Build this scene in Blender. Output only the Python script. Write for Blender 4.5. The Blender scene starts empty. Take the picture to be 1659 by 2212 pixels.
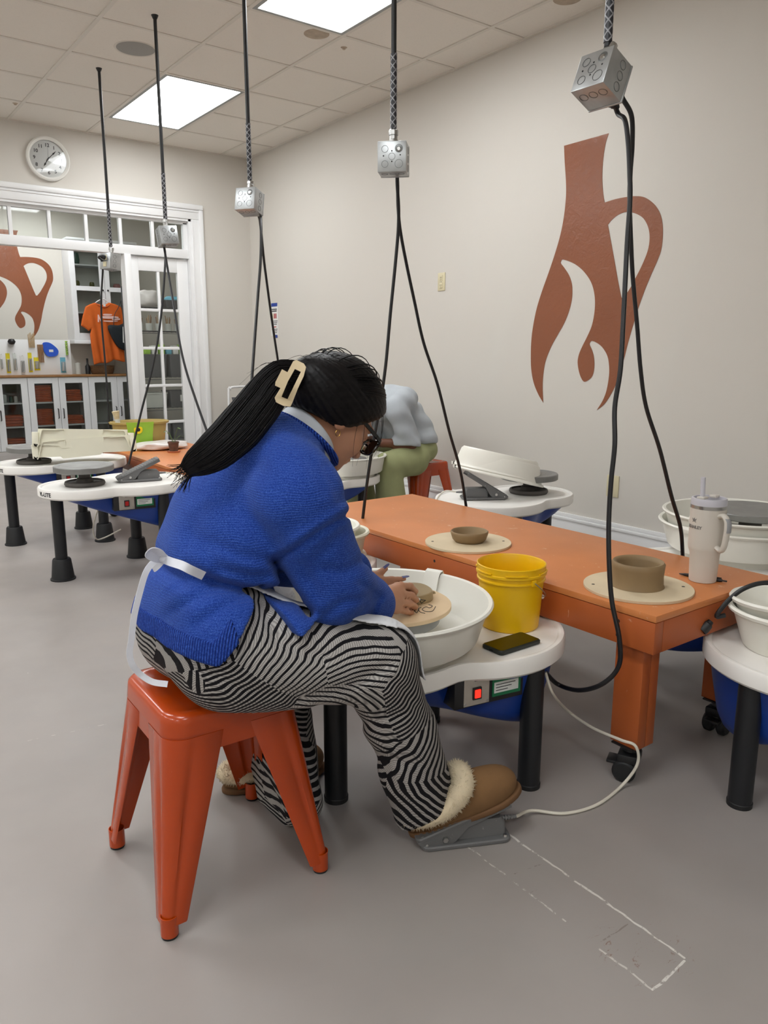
import bpy, bmesh, math, random
import numpy as np
from mathutils import Vector, Matrix
random.seed(7); rng = np.random.default_rng(7)
PI = math.pi
scn = bpy.context.scene
COL = scn.collection

# ------------------------------------------------------------------ camera
W_IMG, H_IMG, F_PX = 1659.0, 2212.0, 1656.5
YAW, PITCH, ROLL, CAM_H = 0.642852, 0.202368, 0.002007, 1.18
_f = Vector((math.sin(YAW)*math.cos(PITCH), math.cos(YAW)*math.cos(PITCH), -math.sin(PITCH)))
_r0 = Vector((math.cos(YAW), -math.sin(YAW), 0)); _u0 = _r0.cross(_f)
_r = math.cos(ROLL)*_r0 + math.sin(ROLL)*_u0
_u = math.cos(ROLL)*_u0 - math.sin(ROLL)*_r0
cam_data = bpy.data.cameras.new('camera'); cam = bpy.data.objects.new('camera', cam_data); COL.objects.link(cam)
cam_data.sensor_fit = 'VERTICAL'; cam_data.sensor_height = 24.0; cam_data.lens = 24.0*F_PX/H_IMG
cam_data.clip_start = 0.02; cam_data.clip_end = 60
m = Matrix((( _r.x, _u.x, -_f.x, 0), (_r.y, _u.y, -_f.y, 0), (_r.z, _u.z, -_f.z, CAM_H), (0, 0, 0, 1)))
cam.matrix_world = m
scn.camera = cam
EYE = Vector((0, 0, CAM_H))
def ray(px, py): return _f*F_PX + _r*(px-W_IMG/2) - _u*(py-H_IMG/2)
def at_z(px, py, z): d = ray(px, py); return EYE + d*((z-CAM_H)/d.z)
def at_y(px, py, y): d = ray(px, py); return EYE + d*(y/d.y)
def at_x(px, py, x): d = ray(px, py); return EYE + d*(x/d.x)
def at_d(px, py, dep): d = ray(px, py); return EYE + d*(dep/F_PX)
def depth(p): return (Vector(p)-EYE).dot(_f)

# ------------------------------------------------------------------ light and exposure
vs = scn.view_settings
vs.view_transform = 'Standard'; vs.look = 'None'; vs.gamma = 1.0; vs.use_curve_mapping = False
vs.exposure = 0.28
LAMP = 11.5               # strength of the ceiling panels
world = bpy.data.worlds.new('world'); scn.world = world; world.use_nodes = True
world.node_tree.nodes['Background'].inputs[0].default_value = (0.9, 0.92, 1, 1)
world.node_tree.nodes['Background'].inputs[1].default_value = 0.02

# room dimensions (metres; the camera stands at x = y = 0)
XR, YB, ZC = 3.672, 7.094, 3.008
XL, YF = -3.3, -2.75

# ------------------------------------------------------------------ materials
def srgb(r, g, b):
    c = [v/255.0 for v in (r, g, b)]
    return tuple((v/12.92 if v <= 0.04045 else ((v+0.055)/1.055)**2.4) for v in c)
class NT:
    def __init__(s, mat): s.t = mat.node_tree; s.n = s.t.nodes; s.l = s.t.links
    def node(s, typ, **kw):
        n = s.n.new(typ)
        for k, v in kw.items(): setattr(n, k, v)
        return n
    def put(s, sock, v):
        if isinstance(v, bpy.types.NodeSocket): s.l.new(v, sock)
        elif v is not None: sock.default_value = v
    def math(s, op, a, b=None, c=None, clamp=False):
        n = s.node('ShaderNodeMath', operation=op, use_clamp=clamp); s.put(n.inputs[0], a); s.put(n.inputs[1], b)
        if c is not None: s.put(n.inputs[2], c)
        return n.outputs[0]
    def vm(s, op, a, b=None, scale=None):
        n = s.node('ShaderNodeVectorMath', operation=op); s.put(n.inputs[0], a); s.put(n.inputs[1], b)
        if scale is not None: s.put(n.inputs['Scale'], scale)
        return n.outputs['Value'] if op in ('LENGTH', 'DOT_PRODUCT', 'DISTANCE') else n.outputs[0]
    def noise(s, scale, detail=3, vec=None, rough=0.5, dist=0):
        n = s.node('ShaderNodeTexNoise'); s.put(n.inputs['Vector'], vec); n.inputs['Scale'].default_value = scale
        n.inputs['Detail'].default_value = detail; n.inputs['Roughness'].default_value = rough; n.inputs['Distortion'].default_value = dist
        return n.outputs[0]
    def ramp(s, fac, stops):
        n = s.node('ShaderNodeValToRGB'); s.put(n.inputs[0], fac); e = n.color_ramp.elements
        while len(e) < len(stops): e.new(0.5)
        for i, (p, c) in enumerate(stops):
            e[i].position = p; e[i].color = (c, c, c, 1) if isinstance(c, (int, float)) else (*c[:3], 1)
        return n.outputs[0]
    def mix(s, fac, a, b):
        n = s.node('ShaderNodeMix', data_type='RGBA'); s.put(n.inputs[0], fac)
        s.put(n.inputs[6], (*a, 1) if isinstance(a, tuple) else a); s.put(n.inputs[7], (*b, 1) if isinstance(b, tuple) else b)
        return n.outputs[2]
    def bump(s, height, strength=0.3, dist=0.002):
        n = s.node('ShaderNodeBump'); n.inputs['Strength'].default_value = strength; n.inputs['Distance'].default_value = dist
        s.put(n.inputs['Height'], height); return n.outputs[0]
    def coord(s, k='Object'): return s.node('ShaderNodeTexCoord').outputs[k]
    def bsdf(s): return s.n['Principled BSDF']
def newmat(name, color=(0.8, 0.8, 0.8), rough=0.5, metal=0.0, spec=0.5, coat=0.0):
    mt = bpy.data.materials.new(name); mt.use_nodes = True
    b = mt.node_tree.nodes['Principled BSDF']
    b.inputs['Base Color'].default_value = (*color, 1); b.inputs['Roughness'].default_value = rough
    b.inputs['Metallic'].default_value = metal; b.inputs['Specular IOR Level'].default_value = spec
    b.inputs['Coat Weight'].default_value = coat
    return mt
def pmat(name, color, rough=0.5, metal=0.0, var=0.08, scale=6.0, bump=0.0, bscale=60.0, spec=0.5, coat=0.0, detail=4, bdist=0.002):
    """plain procedural material: the colour wanders a little, with optional fine relief"""
    mt = newmat(name, color, rough, metal, spec, coat); t = NT(mt); co = t.coord()
    nz = t.noise(scale, detail, co)
    lo = tuple(max(0, c*(1-var)) for c in color); hi = tuple(min(1, c*(1+var)) for c in color)
    t.put(t.bsdf().inputs['Base Color'], t.ramp(nz, [(0.3, lo), (0.7, hi)]))
    if bump: t.put(t.bsdf().inputs['Normal'], t.bump(t.noise(bscale, 3, co), bump, bdist))
    return mt
MAT = {}
def glass_mat(name, tint=(1, 1, 1), refl=0.08, alpha=0.0):
    mt = bpy.data.materials.new(name); mt.use_nodes = True; t = NT(mt); t.n.remove(t.bsdf())
    out = t.n['Material Output']; tr = t.node('ShaderNodeBsdfTransparent'); tr.inputs[0].default_value = (*tint, 1)
    gl = t.node('ShaderNodeBsdfGlossy'); gl.inputs['Roughness'].default_value = 0.03
    fr = t.node('ShaderNodeFresnel'); fr.inputs[0].default_value = 1.45
    ms = t.node('ShaderNodeMixShader'); t.l.new(fr.outputs[0], ms.inputs[0]); t.l.new(tr.outputs[0], ms.inputs[1]); t.l.new(gl.outputs[0], ms.inputs[2])
    o = ms.outputs[0]
    if alpha:
        df = t.node('ShaderNodeBsdfDiffuse'); df.inputs[0].default_value = (0.8, 0.8, 0.8, 1)
        m2 = t.node('ShaderNodeMixShader'); m2.inputs[0].default_value = alpha; t.l.new(o, m2.inputs[1]); t.l.new(df.outputs[0], m2.inputs[2]); o = m2.outputs[0]
    t.l.new(o, out.inputs[0]); return mt
def emit_mat(name, color, strength):
    mt = newmat(name, color, 0.4); b = mt.node_tree.nodes['Principled BSDF']
    b.inputs['Emission Color'].default_value = (*color, 1); b.inputs['Emission Strength'].default_value = strength
    return mt

# ------------------------------------------------------------------ mesh builder
def catmull(pts, per=8, closed=False):
    P = [Vector(p) for p in pts]; n = len(P); out = []
    rngi = range(n) if closed else range(n-1)
    for i in rngi:
        p1, p2 = P[i], P[(i+1) % n]
        p0 = P[(i-1) % n] if (closed or i > 0) else p1*2-p2
        p3 = P[(i+2) % n] if (closed or i+2 < n) else p2*2-p1
        for k in range(per):
            t = k/per; t2 = t*t; t3 = t2*t
            out.append(0.5*((2*p1)+(p2-p0)*t+(2*p0-5*p1+4*p2-p3)*t2+(3*p1-p0-3*p2+p3)*t3))
    if not closed: out.append(P[-1].copy())
    return out
class MB:
    def __init__(s): s.v = []; s.f = []
    def add(s, vs_, fs_, M=None):
        o = len(s.v)
        for p in vs_: s.v.append(tuple(M @ Vector(p)) if M is not None else tuple(p))
        for f in fs_: s.f.append(tuple(i+o for i in f))
        return s
    def box(s, x0, x1, y0, y1, z0, z1, bev=0.0, M=None):
        if bev <= 0:
            vs_ = [(x0,y0,z0),(x1,y0,z0),(x1,y1,z0),(x0,y1,z0),(x0,y0,z1),(x1,y0,z1),(x1,y1,z1),(x0,y1,z1)]
            return s.add(vs_, [(3,2,1,0),(4,5,6,7),(0,1,5,4),(1,2,6,5),(2,3,7,6),(3,0,4,7)], M)
        bm = bmesh.new(); bmesh.ops.create_cube(bm, size=1)
        for v in bm.verts: v.co = Vector(((x0+x1)/2+v.co.x*(x1-x0), (y0+y1)/2+v.co.y*(y1-y0), (z0+z1)/2+v.co.z*(z1-z0)))
        bmesh.ops.bevel(bm, geom=bm.edges[:], offset=bev, segments=2, affect='EDGES', profile=0.5)
        bm.verts.index_update(); s.add([v.co.copy() for v in bm.verts], [[v.index for v in f.verts] for f in bm.faces], M); bm.free(); return s
    def lathe(s, prof, n=32, c=(0, 0, 0), M=None, arc=(0, 2*PI), closed=False):
        full = abs(arc[1]-arc[0]-2*PI) < 1e-6; m_ = n if full else n+1; vs_ = []; fs_ = []; k = len(prof)
        for j in range(m_):
            a = arc[0]+(arc[1]-arc[0])*j/n
            for r_, z in prof: vs_.append((c[0]+r_*math.cos(a), c[1]+r_*math.sin(a), c[2]+z))
        for j in range(n):
            j2 = (j+1) % m_
            for i in range(k if closed else k-1):
                i2 = (i+1) % k
                fs_.append((j*k+i, j2*k+i, j2*k+i2, j*k+i2))
        if not closed and full:
            if prof[0][0] > 1e-6: fs_.append(tuple(j*k for j in range(n))[::-1])
            if prof[-1][0] > 1e-6: fs_.append(tuple(j*k+k-1 for j in range(n)))
        elif not full and closed:
            fs_.append(tuple(range(k))); fs_.append(tuple((m_-1)*k+i for i in range(k))[::-1])
        return s.add(vs_, fs_, M)
    def tube(s, pts, r=0.01, n=8, per=6, smooth=True, closed=False, caps=True, flat=None, up=None):
        """sweep a round (or flat: (half width, half thickness)) section along points; r may be a list"""
        P = catmull(pts, per, closed) if smooth and len(pts) > 2 else [Vector(p) for p in pts]
        N = len(P)
        if isinstance(r, (list, tuple)): R_ = np.interp(np.linspace(0, 1, N), np.linspace(0, 1, len(r)), r)
        else: R_ = np.full(N, r)
        T = []
        for i in range(N):
            a = P[(i-1) % N] if closed else P[max(i-1, 0)]; b = P[(i+1) % N] if closed else P[min(i+1, N-1)]
            d = (b-a); T.append(d.normalized() if d.length > 1e-9 else Vector((0, 0, 1)))
        u = Vector(up) if up is not None else (Vector((0, 0, 1)) if abs(T[0].z) < 0.9 else Vector((1, 0, 0)))
        u = (u-T[0]*u.dot(T[0])).normalized(); vs_ = []; fs_ = []
        for i in range(N):
            if i: u = (u-T[i]*u.dot(T[i])); u = u.normalized() if u.length > 1e-6 else T[i].orthogonal().normalized()
            w = T[i].cross(u)
            for j in range(n):
                a = 2*PI*j/n+ (PI/4 if n == 4 else 0)
                if flat: vs_.append(P[i]+w*(flat[0]*math.cos(a)*(1.414 if n == 4 else 1))+u*(flat[1]*math.sin(a)*(1.414 if n == 4 else 1)))
                else: vs_.append(P[i]+(w*math.cos(a)+u*math.sin(a))*R_[i])
        for i in range(N if closed else N-1):
            for j in range(n):
                i2 = (i+1) % N; fs_.append((i*n+j, i*n+(j+1) % n, i2*n+(j+1) % n, i2*n+j))
        if caps and not closed: fs_.append(tuple(range(n))[::-1]); fs_.append(tuple((N-1)*n+j for j in range(n)))
        return s.add(vs_, fs_)
    def cyl(s, p0, p1, r0, r1=None, n=20): return s.tube([p0, p1], [r0, r0 if r1 is None else r1], n, smooth=False)
    def rings(s, loops, cap0=True, cap1=True, closed_v=False):
        """loft closed loops of equal length"""
        n = len(loops[0]); vs_ = [p for L in loops for p in L]; fs_ = []; K = len(loops)
        for i in range(K if closed_v else K-1):
            i2 = (i+1) % K
            for j in range(n): fs_.append((i*n+j, i*n+(j+1) % n, i2*n+(j+1) % n, i2*n+j))
        if not closed_v:
            if cap0: fs_.append(tuple(range(n))[::-1])
            if cap1: fs_.append(tuple((K-1)*n+j for j in range(n)))
        return s.add(vs_, fs_)
    def prism(s, outline, z0, z1, bev=0.0, M=None):
        def inset(o, d):
            n = len(o); q = []
            for i in range(n):
                a, b, c = Vector(o[i-1]), Vector(o[i]), Vector(o[(i+1) % n])
                t = (c-a); t = t.normalized() if t.length > 1e-9 else Vector((1, 0)); q.append((b.x-t.y*d, b.y+t.x*d))
            return q
        if bev:
            L = [[(x, y, z0) for x, y in inset(outline, bev)], [(x, y, z0+bev) for x, y in outline], [(x, y, z1-bev) for x, y in outline], [(x, y, z1) for x, y in inset(outline, bev)]]
        else: L = [[(x, y, z0) for x, y in outline], [(x, y, z1) for x, y in outline]]
        if M is not None: L = [[M @ Vector(p) for p in l] for l in L]
        return s.rings(L)
    def obj(s, name, mat, parent=None, smooth=35, loc=None):
        me = bpy.data.meshes.new(name); me.from_pydata(s.v, [], s.f); me.validate(); me.update()
        bm = bmesh.new(); bm.from_mesh(me); bmesh.ops.recalc_face_normals(bm, faces=bm.faces); bm.to_mesh(me); bm.free()
        return link(name, me, mat, parent, smooth, loc)
def link(name, me, mat, parent=None, smooth=35, loc=None):
    me.materials.clear(); me.materials.append(MAT[mat] if isinstance(mat, str) else mat)
    if smooth:
        me.shade_smooth()
        if smooth < 180: me.set_sharp_from_angle(angle=math.radians(smooth))
    o = bpy.data.objects.new(name, me); COL.objects.link(o)
    if parent is not None: o.parent = parent
    if loc is not None: o.location = loc
    return o
def tag(o, label=None, cat=None, group=None, kind=None):
    if label: o['label'] = label
    if cat: o['category'] = cat
    if group: o['group'] = group
    if kind: o['kind'] = kind
    return o
def thing(name, label, cat, loc=(0, 0, 0), rz=0.0, group=None, rot=None):
    o = bpy.data.objects.new(name, None); COL.objects.link(o); o.empty_display_size = 0.1
    o.location = loc; o.rotation_euler = rot if rot is not None else (0, 0, rz)
    return tag(o, label, cat, group)
def copy_tree(o, parent=None):
    c = o.copy(); COL.objects.link(c); c.parent = parent
    for ch in list(o.children): copy_tree(ch, c)
    return c
def text_mesh(body, size, depth_=0.0008, align='CENTER', bold=0.0):
    cu = bpy.data.curves.new('txt', 'FONT'); cu.body = body; cu.size = size; cu.extrude = depth_; cu.align_x = align; cu.align_y = 'CENTER'; cu.offset = bold
    o = bpy.data.objects.new('txt', cu); COL.objects.link(o)
    me = bpy.data.meshes.new_from_object(o.evaluated_get(bpy.context.evaluated_depsgraph_get())); bpy.data.objects.remove(o); bpy.data.curves.remove(cu)
    return me
def text_obj(name, body, size, mat, M, parent=None, bold=0.0, depth_=0.0008):
    me = text_mesh(body, size, depth_, bold=bold); me.transform(M); return link(name, me, mat, parent, 0)
def bend_text(body, size, mat, name, parent, radius, z, a0, c=(0, 0), bold=0.0):
    """lettering wrapped on a vertical cylinder face of given radius, centred at angle a0, reading left to right from outside"""
    me = text_mesh(body, size, 0.0006, bold=bold)
    for v in me.vertices:
        a = a0+v.co.x/radius; r_ = radius+0.0004+v.co.z; v.co = Vector((c[0]+r_*math.cos(a), c[1]+r_*math.sin(a), z+v.co.y))
    return link(name, me, mat, parent, 0)
def shape2d(loops, depth_=0.001):
    """flat outline with holes -> thin mesh in the xy plane"""
    cu = bpy.data.curves.new('shp', 'CURVE'); cu.dimensions = '2D'; cu.fill_mode = 'BOTH'; cu.extrude = depth_
    for L in loops:
        sp = cu.splines.new('POLY'); sp.points.add(len(L)-1); sp.use_cyclic_u = True
        for p, q in zip(sp.points, L): p.co = (q[0], q[1], 0, 1)
    o = bpy.data.objects.new('shp', cu); COL.objects.link(o)
    me = bpy.data.meshes.new_from_object(o.evaluated_get(bpy.context.evaluated_depsgraph_get())); bpy.data.objects.remove(o); bpy.data.curves.remove(cu)
    return me
def mat_basis(o, x, y, z=None):
    x = Vector(x); y = Vector(y); z = x.cross(y) if z is None else Vector(z)
    return Matrix(((x.x, y.x, z.x, o[0]), (x.y, y.y, z.y, o[1]), (x.z, y.z, z.z, o[2]), (0, 0, 0, 1)))

# ------------------------------------------------------------------ smooth solids (surface nets on a distance field)
def smin(a, b, k): 
    h = np.clip(0.5+0.5*(b-a)/k, 0, 1); return b*(1-h)+a*h-k*h*(1-h)
def smax(a, b, k): return -smin(-a, -b, k)
def cone(P, a, b, ra, rb, sq=None):
    """tapered capsule"""
    a = np.array(a, float); b = np.array(b, float); ab = b-a; t = np.clip(((P-a)@ab)/(ab@ab), 0, 1)
    d = P-a-t[:, None]*ab
    if sq is not None: d = d*np.array(sq)
    return np.sqrt((d*d).sum(1))-(ra+(rb-ra)*t)
def ell(P, c, r, R=None):
    q = P-np.array(c, float)
    if R is not None: q = q@np.array(R)
    r = np.array(r, float); k0 = np.sqrt(((q/r)**2).sum(1)); k1 = np.sqrt(((q/(r*r))**2).sum(1)); return k0*(k0-1)/np.maximum(k1, 1e-9)
def plane(P, p, n): n = np.array(n, float); n /= np.linalg.norm(n); return (P-np.array(p, float))@n
def poly_cone(P, pts, rs, k=0.02):
    d = None
    for i in range(len(pts)-1):
        e = cone(P, pts[i], pts[i+1], rs[i], rs[i+1]); d = e if d is None else smin(d, e, k)
    return d
def near(P, c, r, fn):
    """evaluate a detailed field only inside a sphere; outside use the distance to the sphere"""
    e = np.sqrt(((P-np.array(c, float))**2).sum(1))-r; d = np.maximum(e, 0.03)+0.02; k = e < 0.03
    if k.any(): d[k] = fn(P[k])
    return d
def surfnet(fn, lo, hi, vox, blk=24):
    lo = np.array(lo, float); hi = np.array(hi, float); n = np.ceil((hi-lo)/vox).astype(int)+1
    F = np.empty(n, np.float32); half = 0.5*blk*vox*1.7321
    for i in range(0, n[0], blk):
        for j in range(0, n[1], blk):
            ks = np.arange(0, n[2], blk)
            C = np.stack([np.full(len(ks), lo[0]+vox*(i+blk/2)), np.full(len(ks), lo[1]+vox*(j+blk/2)), lo[2]+vox*(ks+blk/2)], 1)
            dc = fn(C); ie, je = min(i+blk, n[0]), min(j+blk, n[1])
            for k, d in zip(ks, dc):
                ke = min(k+blk, n[2])
                if abs(d) > half*1.35+0.01: F[i:ie, j:je, k:ke] = 1 if d > 0 else -1; continue
                G = np.stack(np.meshgrid(lo[0]+vox*np.arange(i, ie), lo[1]+vox*np.arange(j, je), lo[2]+vox*np.arange(k, ke), indexing='ij'), -1).reshape(-1, 3)
                F[i:ie, j:je, k:ke] = fn(G).reshape(ie-i, je-j, ke-k)
    F = F.astype(np.float64)
    S = F < 0
    c = [(i, j, k) for i in (0, 1) for j in (0, 1) for k in (0, 1)]
    sl = lambda o: tuple(slice(o[a], n[a]-1+o[a]) for a in range(3))
    cnt = sum(S[sl(o)].astype(np.int8) for o in c); act = (cnt > 0) & (cnt < 8)
    idx = -np.ones(act.shape, int); ids = np.argwhere(act); idx[act] = np.arange(len(ids))
    acc = np.zeros((len(ids), 3)); w = np.zeros(len(ids))
    I = ids.T
    for a in range(8):
        for b in range(a+1, 8):
            oa, ob = np.array(c[a]), np.array(c[b])
            if np.abs(oa-ob).sum() != 1: continue
            fa = F[I[0]+oa[0], I[1]+oa[1], I[2]+oa[2]]; fb = F[I[0]+ob[0], I[1]+ob[1], I[2]+ob[2]]
            cr = (fa < 0) != (fb < 0); t = np.where(cr, fa/np.where(cr, fa-fb, 1), 0)
            acc += np.where(cr[:, None], oa+t[:, None]*(ob-oa), 0); w += cr
    V = lo+vox*(ids+acc/np.maximum(w, 1)[:, None])
    Q = []
    for ax_ in range(3):
        u, v = [(1, 2), (2, 0), (0, 1)][ax_]
        s0 = [slice(1, n[i]-1) for i in range(3)]; s0[ax_] = slice(0, n[ax_]-1); s1 = list(s0); s1[ax_] = slice(1, n[ax_])
        A = S[tuple(s0)]; B_ = S[tuple(s1)]; e = np.argwhere(A != B_); fl = A[tuple(e.T)]
        off = np.ones(3, int); off[ax_] = 0; e = e+off
        def g(du, dv):
            q = e.copy(); q[:, u] -= du; q[:, v] -= dv; return idx[tuple(q.T)]
        q4 = np.stack([g(1, 1), g(0, 1), g(0, 0), g(1, 0)], 1); q4[~fl] = q4[~fl][:, ::-1]; Q.append(q4)
    Q = np.concatenate(Q); Q = Q[(Q >= 0).all(1)]
    return V, Q
def sdf_obj(name, fn, lo, hi, vox, mat, parent=None, relax=2, post=None, label=None):
    V, Q = surfnet(fn, lo, hi, vox)
    for _ in range(relax):
        E = np.concatenate([Q[:, [0, 1]], Q[:, [1, 2]], Q[:, [2, 3]], Q[:, [3, 0]]])
        s = np.zeros_like(V); k = np.zeros(len(V)); np.add.at(s, E[:, 0], V[E[:, 1]]); np.add.at(k, E[:, 0], 1); np.add.at(s, E[:, 1], V[E[:, 0]]); np.add.at(k, E[:, 1], 1)
        V = 0.5*V+0.5*s/np.maximum(k, 1)[:, None]
    if post is not None: V = post(V)
    me = bpy.data.meshes.new(name); me.from_pydata(V.tolist(), [], Q.tolist()); me.update()
    o = link(name, me, mat, parent, 180)
    if label: o['label'] = label
    return o
# ================================================================== materials of the room
def wall_mat(name, col):
    mt = newmat(name, col, 0.62, spec=0.35); t = NT(mt); co = t.coord()
    big = t.noise(0.8, 3, co); c = t.mix(t.math('MULTIPLY', big, 0.5), col, tuple(v*0.955 for v in col))
    sm = t.ramp(t.noise(3.5, 5, co, 0.6), [(0.62, 0.0), (0.78, 1.0)])
    c = t.mix(t.math('MULTIPLY', sm, 0.06), c, tuple(v*0.8 for v in col))
    t.put(t.bsdf().inputs['Base Color'], c)
    t.put(t.bsdf().inputs['Normal'], t.bump(t.noise(220, 3, co), 0.12, 0.001)); return mt
MAT['wall'] = wall_mat('wall_paint', srgb(214, 209, 201))
MAT['wall_shop'] = wall_mat('wall_paint_shop', srgb(210, 206, 197))
MAT['trim'] = pmat('white_trim_paint', srgb(236, 236, 236), 0.35, var=0.02, scale=3, bump=0.03, bscale=40)
MAT['cab_white'] = pmat('white_cabinet', srgb(232, 233, 234), 0.4, var=0.02, scale=3)
def floor_material():
    base = srgb(160, 153, 148); mt = newmat('painted_concrete', base, 0.42, spec=0.45); t = NT(mt); co = t.coord()
    big = t.noise(1.1, 5, co, 0.55); c = t.ramp(big, [(0.25, tuple(v*0.86 for v in base)), (0.5, base), (0.75, tuple(v*1.1 for v in base))])
    mid = t.ramp(t.noise(5.5, 6, co, 0.6, 0.4), [(0.5, 0.0), (0.72, 1.0)])
    c = t.mix(t.math('MULTIPLY', mid, 0.16), c, srgb(150, 148, 148))
    # pale specks of dried clay and paint
    v = t.node('ShaderNodeTexVoronoi'); t.put(v.inputs['Vector'], co); v.inputs['Scale'].default_value = 9.0
    sz = t.math('MULTIPLY', t.math('POWER', t.node('ShaderNodeSeparateColor').outputs[0], 1.0), 1.0)
    sep = t.node('ShaderNodeSeparateColor'); t.put(sep.inputs[0], v.outputs['Color'])
    rad = t.math('MULTIPLY', t.math('POWER', sep.outputs[0], 6.0), 0.034)
    spk = t.math('LESS_THAN', v.outputs['Distance'], rad)
    c = t.mix(t.math('MULTIPLY', spk, 0.75), c, srgb(226, 222, 214))
    v2 = t.node('ShaderNodeTexVoronoi'); t.put(v2.inputs['Vector'], t.vm('ADD', co, (3.3, 1.7, 0))); v2.inputs['Scale'].default_value = 3.5
    sep2 = t.node('ShaderNodeSeparateColor'); t.put(sep2.inputs[0], v2.outputs['Color'])
    spk2 = t.math('LESS_THAN', v2.outputs['Distance'], t.math('MULTIPLY', t.math('POWER', sep2.outputs[1], 7.0), 0.03))
    c = t.mix(t.math('MULTIPLY', spk2, 0.7), c, srgb(96, 88, 74))
    wob = t.vm('SCALE', t.vm('SUBTRACT', t.node('ShaderNodeTexNoise').outputs['Color'], (0.5, 0.5, 0.5)), scale=0.0)
    nz = t.node('ShaderNodeTexNoise'); t.put(nz.inputs['Vector'], co); nz.inputs['Scale'].default_value = 18.0
    cow = t.vm('ADD', co, t.vm('SCALE', t.vm('SUBTRACT', nz.outputs['Color'], (0.5, 0.5, 0.5)), scale=0.012))
    def seg(a, b, w, brk, thr):
        A = Vector((a[0], a[1], 0)); D = Vector((b[0]-a[0], b[1]-a[1], 0)); L2 = D.length_squared
        pa = t.vm('SUBTRACT', cow, tuple(A)); h = t.math('MULTIPLY', t.vm('DOT_PRODUCT', pa, tuple(D)), 1/L2, clamp=True)
        pr_ = t.vm('SCALE', tuple(D), scale=h) if False else None
        s_ = t.node('ShaderNodeVectorMath', operation='SCALE'); s_.inputs[0].default_value = tuple(D); t.put(s_.inputs['Scale'], h)
        d = t.vm('LENGTH', t.vm('SUBTRACT', pa, s_.outputs[0]))
        msk = t.math('LESS_THAN', d, w)
        return t.math('MULTIPLY', msk, t.ramp(t.noise(brk, 4, co, 0.7), [(thr, 0.0), (thr+0.08, 1.0)]))
    fl = lambda q: at_z(q[0], q[1], 0)
    lines = [((1093, 1798), (1478, 2068), 0.0030, 45, 0.40, 0.8), ((1010, 1828), (1222, 1990), 0.0024, 45, 0.46, 0.6), ((1296, 2050), (1412, 2138), 0.0024, 45, 0.42, 0.6),
             ((1412, 2138), (1478, 2075), 0.0026, 45, 0.4, 0.8), ((1110, 1888), (1178, 1864), 0.0018, 60, 0.45, -0.5), ((1140, 1932), (1190, 1908), 0.0016, 60, 0.45, -0.4), ((1296, 2036), (1372, 1988), 0.0018, 60, 0.42, -0.5),
             ((620, 1690), (690, 1655), 0.0014, 60, 0.4, -0.3), ((60, 1600), (250, 1560), 0.0014, 30, 0.5, 0.5)]
    for a, b, w, brk, thr, amt in lines:
        mk = seg(fl(a), fl(b), w, brk, thr)
        c = t.mix(t.math('MULTIPLY', mk, abs(amt)), c, srgb(228, 224, 217) if amt > 0 else srgb(105, 92, 82))
    # worn brown scratches in the patch beside the pedal
    pc = fl((1390, 2055)); dd = t.vm('LENGTH', t.vm('MULTIPLY', t.vm('SUBTRACT', co, (pc.x, pc.y, 0)), (1, 1, 0)))
    inn = t.ramp(dd, [(0.07, 1.0), (0.115, 0.0)])
    scr = t.ramp(t.noise(26, 5, t.vm('MULTIPLY', co, (1, 2.2, 1)), 0.7, 1.5), [(0.60, 0.0), (0.66, 1.0)])
    c = t.mix(t.math('MULTIPLY', t.math('MULTIPLY', inn, scr), 0.65), c, srgb(120, 82, 62))
    yl = t.ramp(t.noise(7, 6, t.vm('ADD', co, (9, 4, 0)), 0.7), [(0.70, 0.0), (0.76, 1.0)])
    c = t.mix(t.math('MULTIPLY', yl, 0.18), c, srgb(200, 178, 120))
    t.put(t.bsdf().inputs['Base Color'], c)
    t.put(t.bsdf().inputs['Roughness'], t.ramp(t.noise(4, 5, co), [(0.3, 0.34), (0.7, 0.52)]))
    t.put(t.bsdf().inputs['Normal'], t.bump(t.noise(2.6, 6, co, 0.6), 0.08, 0.01)); return mt
MAT['floor'] = floor_material()
def tile_material():
    base = srgb(230, 224, 215); mt = newmat('mineral_fibre_tile', base, 0.85, spec=0.2); t = NT(mt); co = t.coord()
    pin = t.ramp(t.noise(95, 4, co, 0.8), [(0.30, 0.0), (0.42, 1.0)]); c = t.mix(pin, tuple(v*0.88 for v in base), base)
    t.put(t.bsdf().inputs['Base Color'], c); t.put(t.bsdf().inputs['Normal'], t.bump(pin, 0.25, 0.002)); return mt
MAT['tile'] = tile_material()
MAT['tee'] = pmat('ceiling_tee_enamel', srgb(216, 210, 200), 0.5, var=0.03, scale=2)
MAT['lightframe'] = pmat('light_frame', srgb(150, 152, 150), 0.4, var=0.03)
def panel_material():
    mt = newmat('light_diffuser', (0.9, 0.92, 0.9), 0.5); t = NT(mt); co = t.coord('Object')
    sp = t.node('ShaderNodeSeparateXYZ'); t.put(sp.inputs[0], co)
    w = t.math('COSINE', t.math('MULTIPLY', sp.outputs[0], 24.0)); st = t.math('MULTIPLY', t.math('ADD', t.math('MULTIPLY', w, 0.10), 1.0), LAMP)
    t.bsdf().inputs['Emission Color'].default_value = (0.955, 0.985, 1.0, 1); t.put(t.bsdf().inputs['Emission Strength'], st); return mt
MAT['diffuser'] = panel_material()
MAT['pane'] = glass_mat('window_glass', (0.93, 0.95, 0.94))
MAT['decal'] = None
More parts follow.
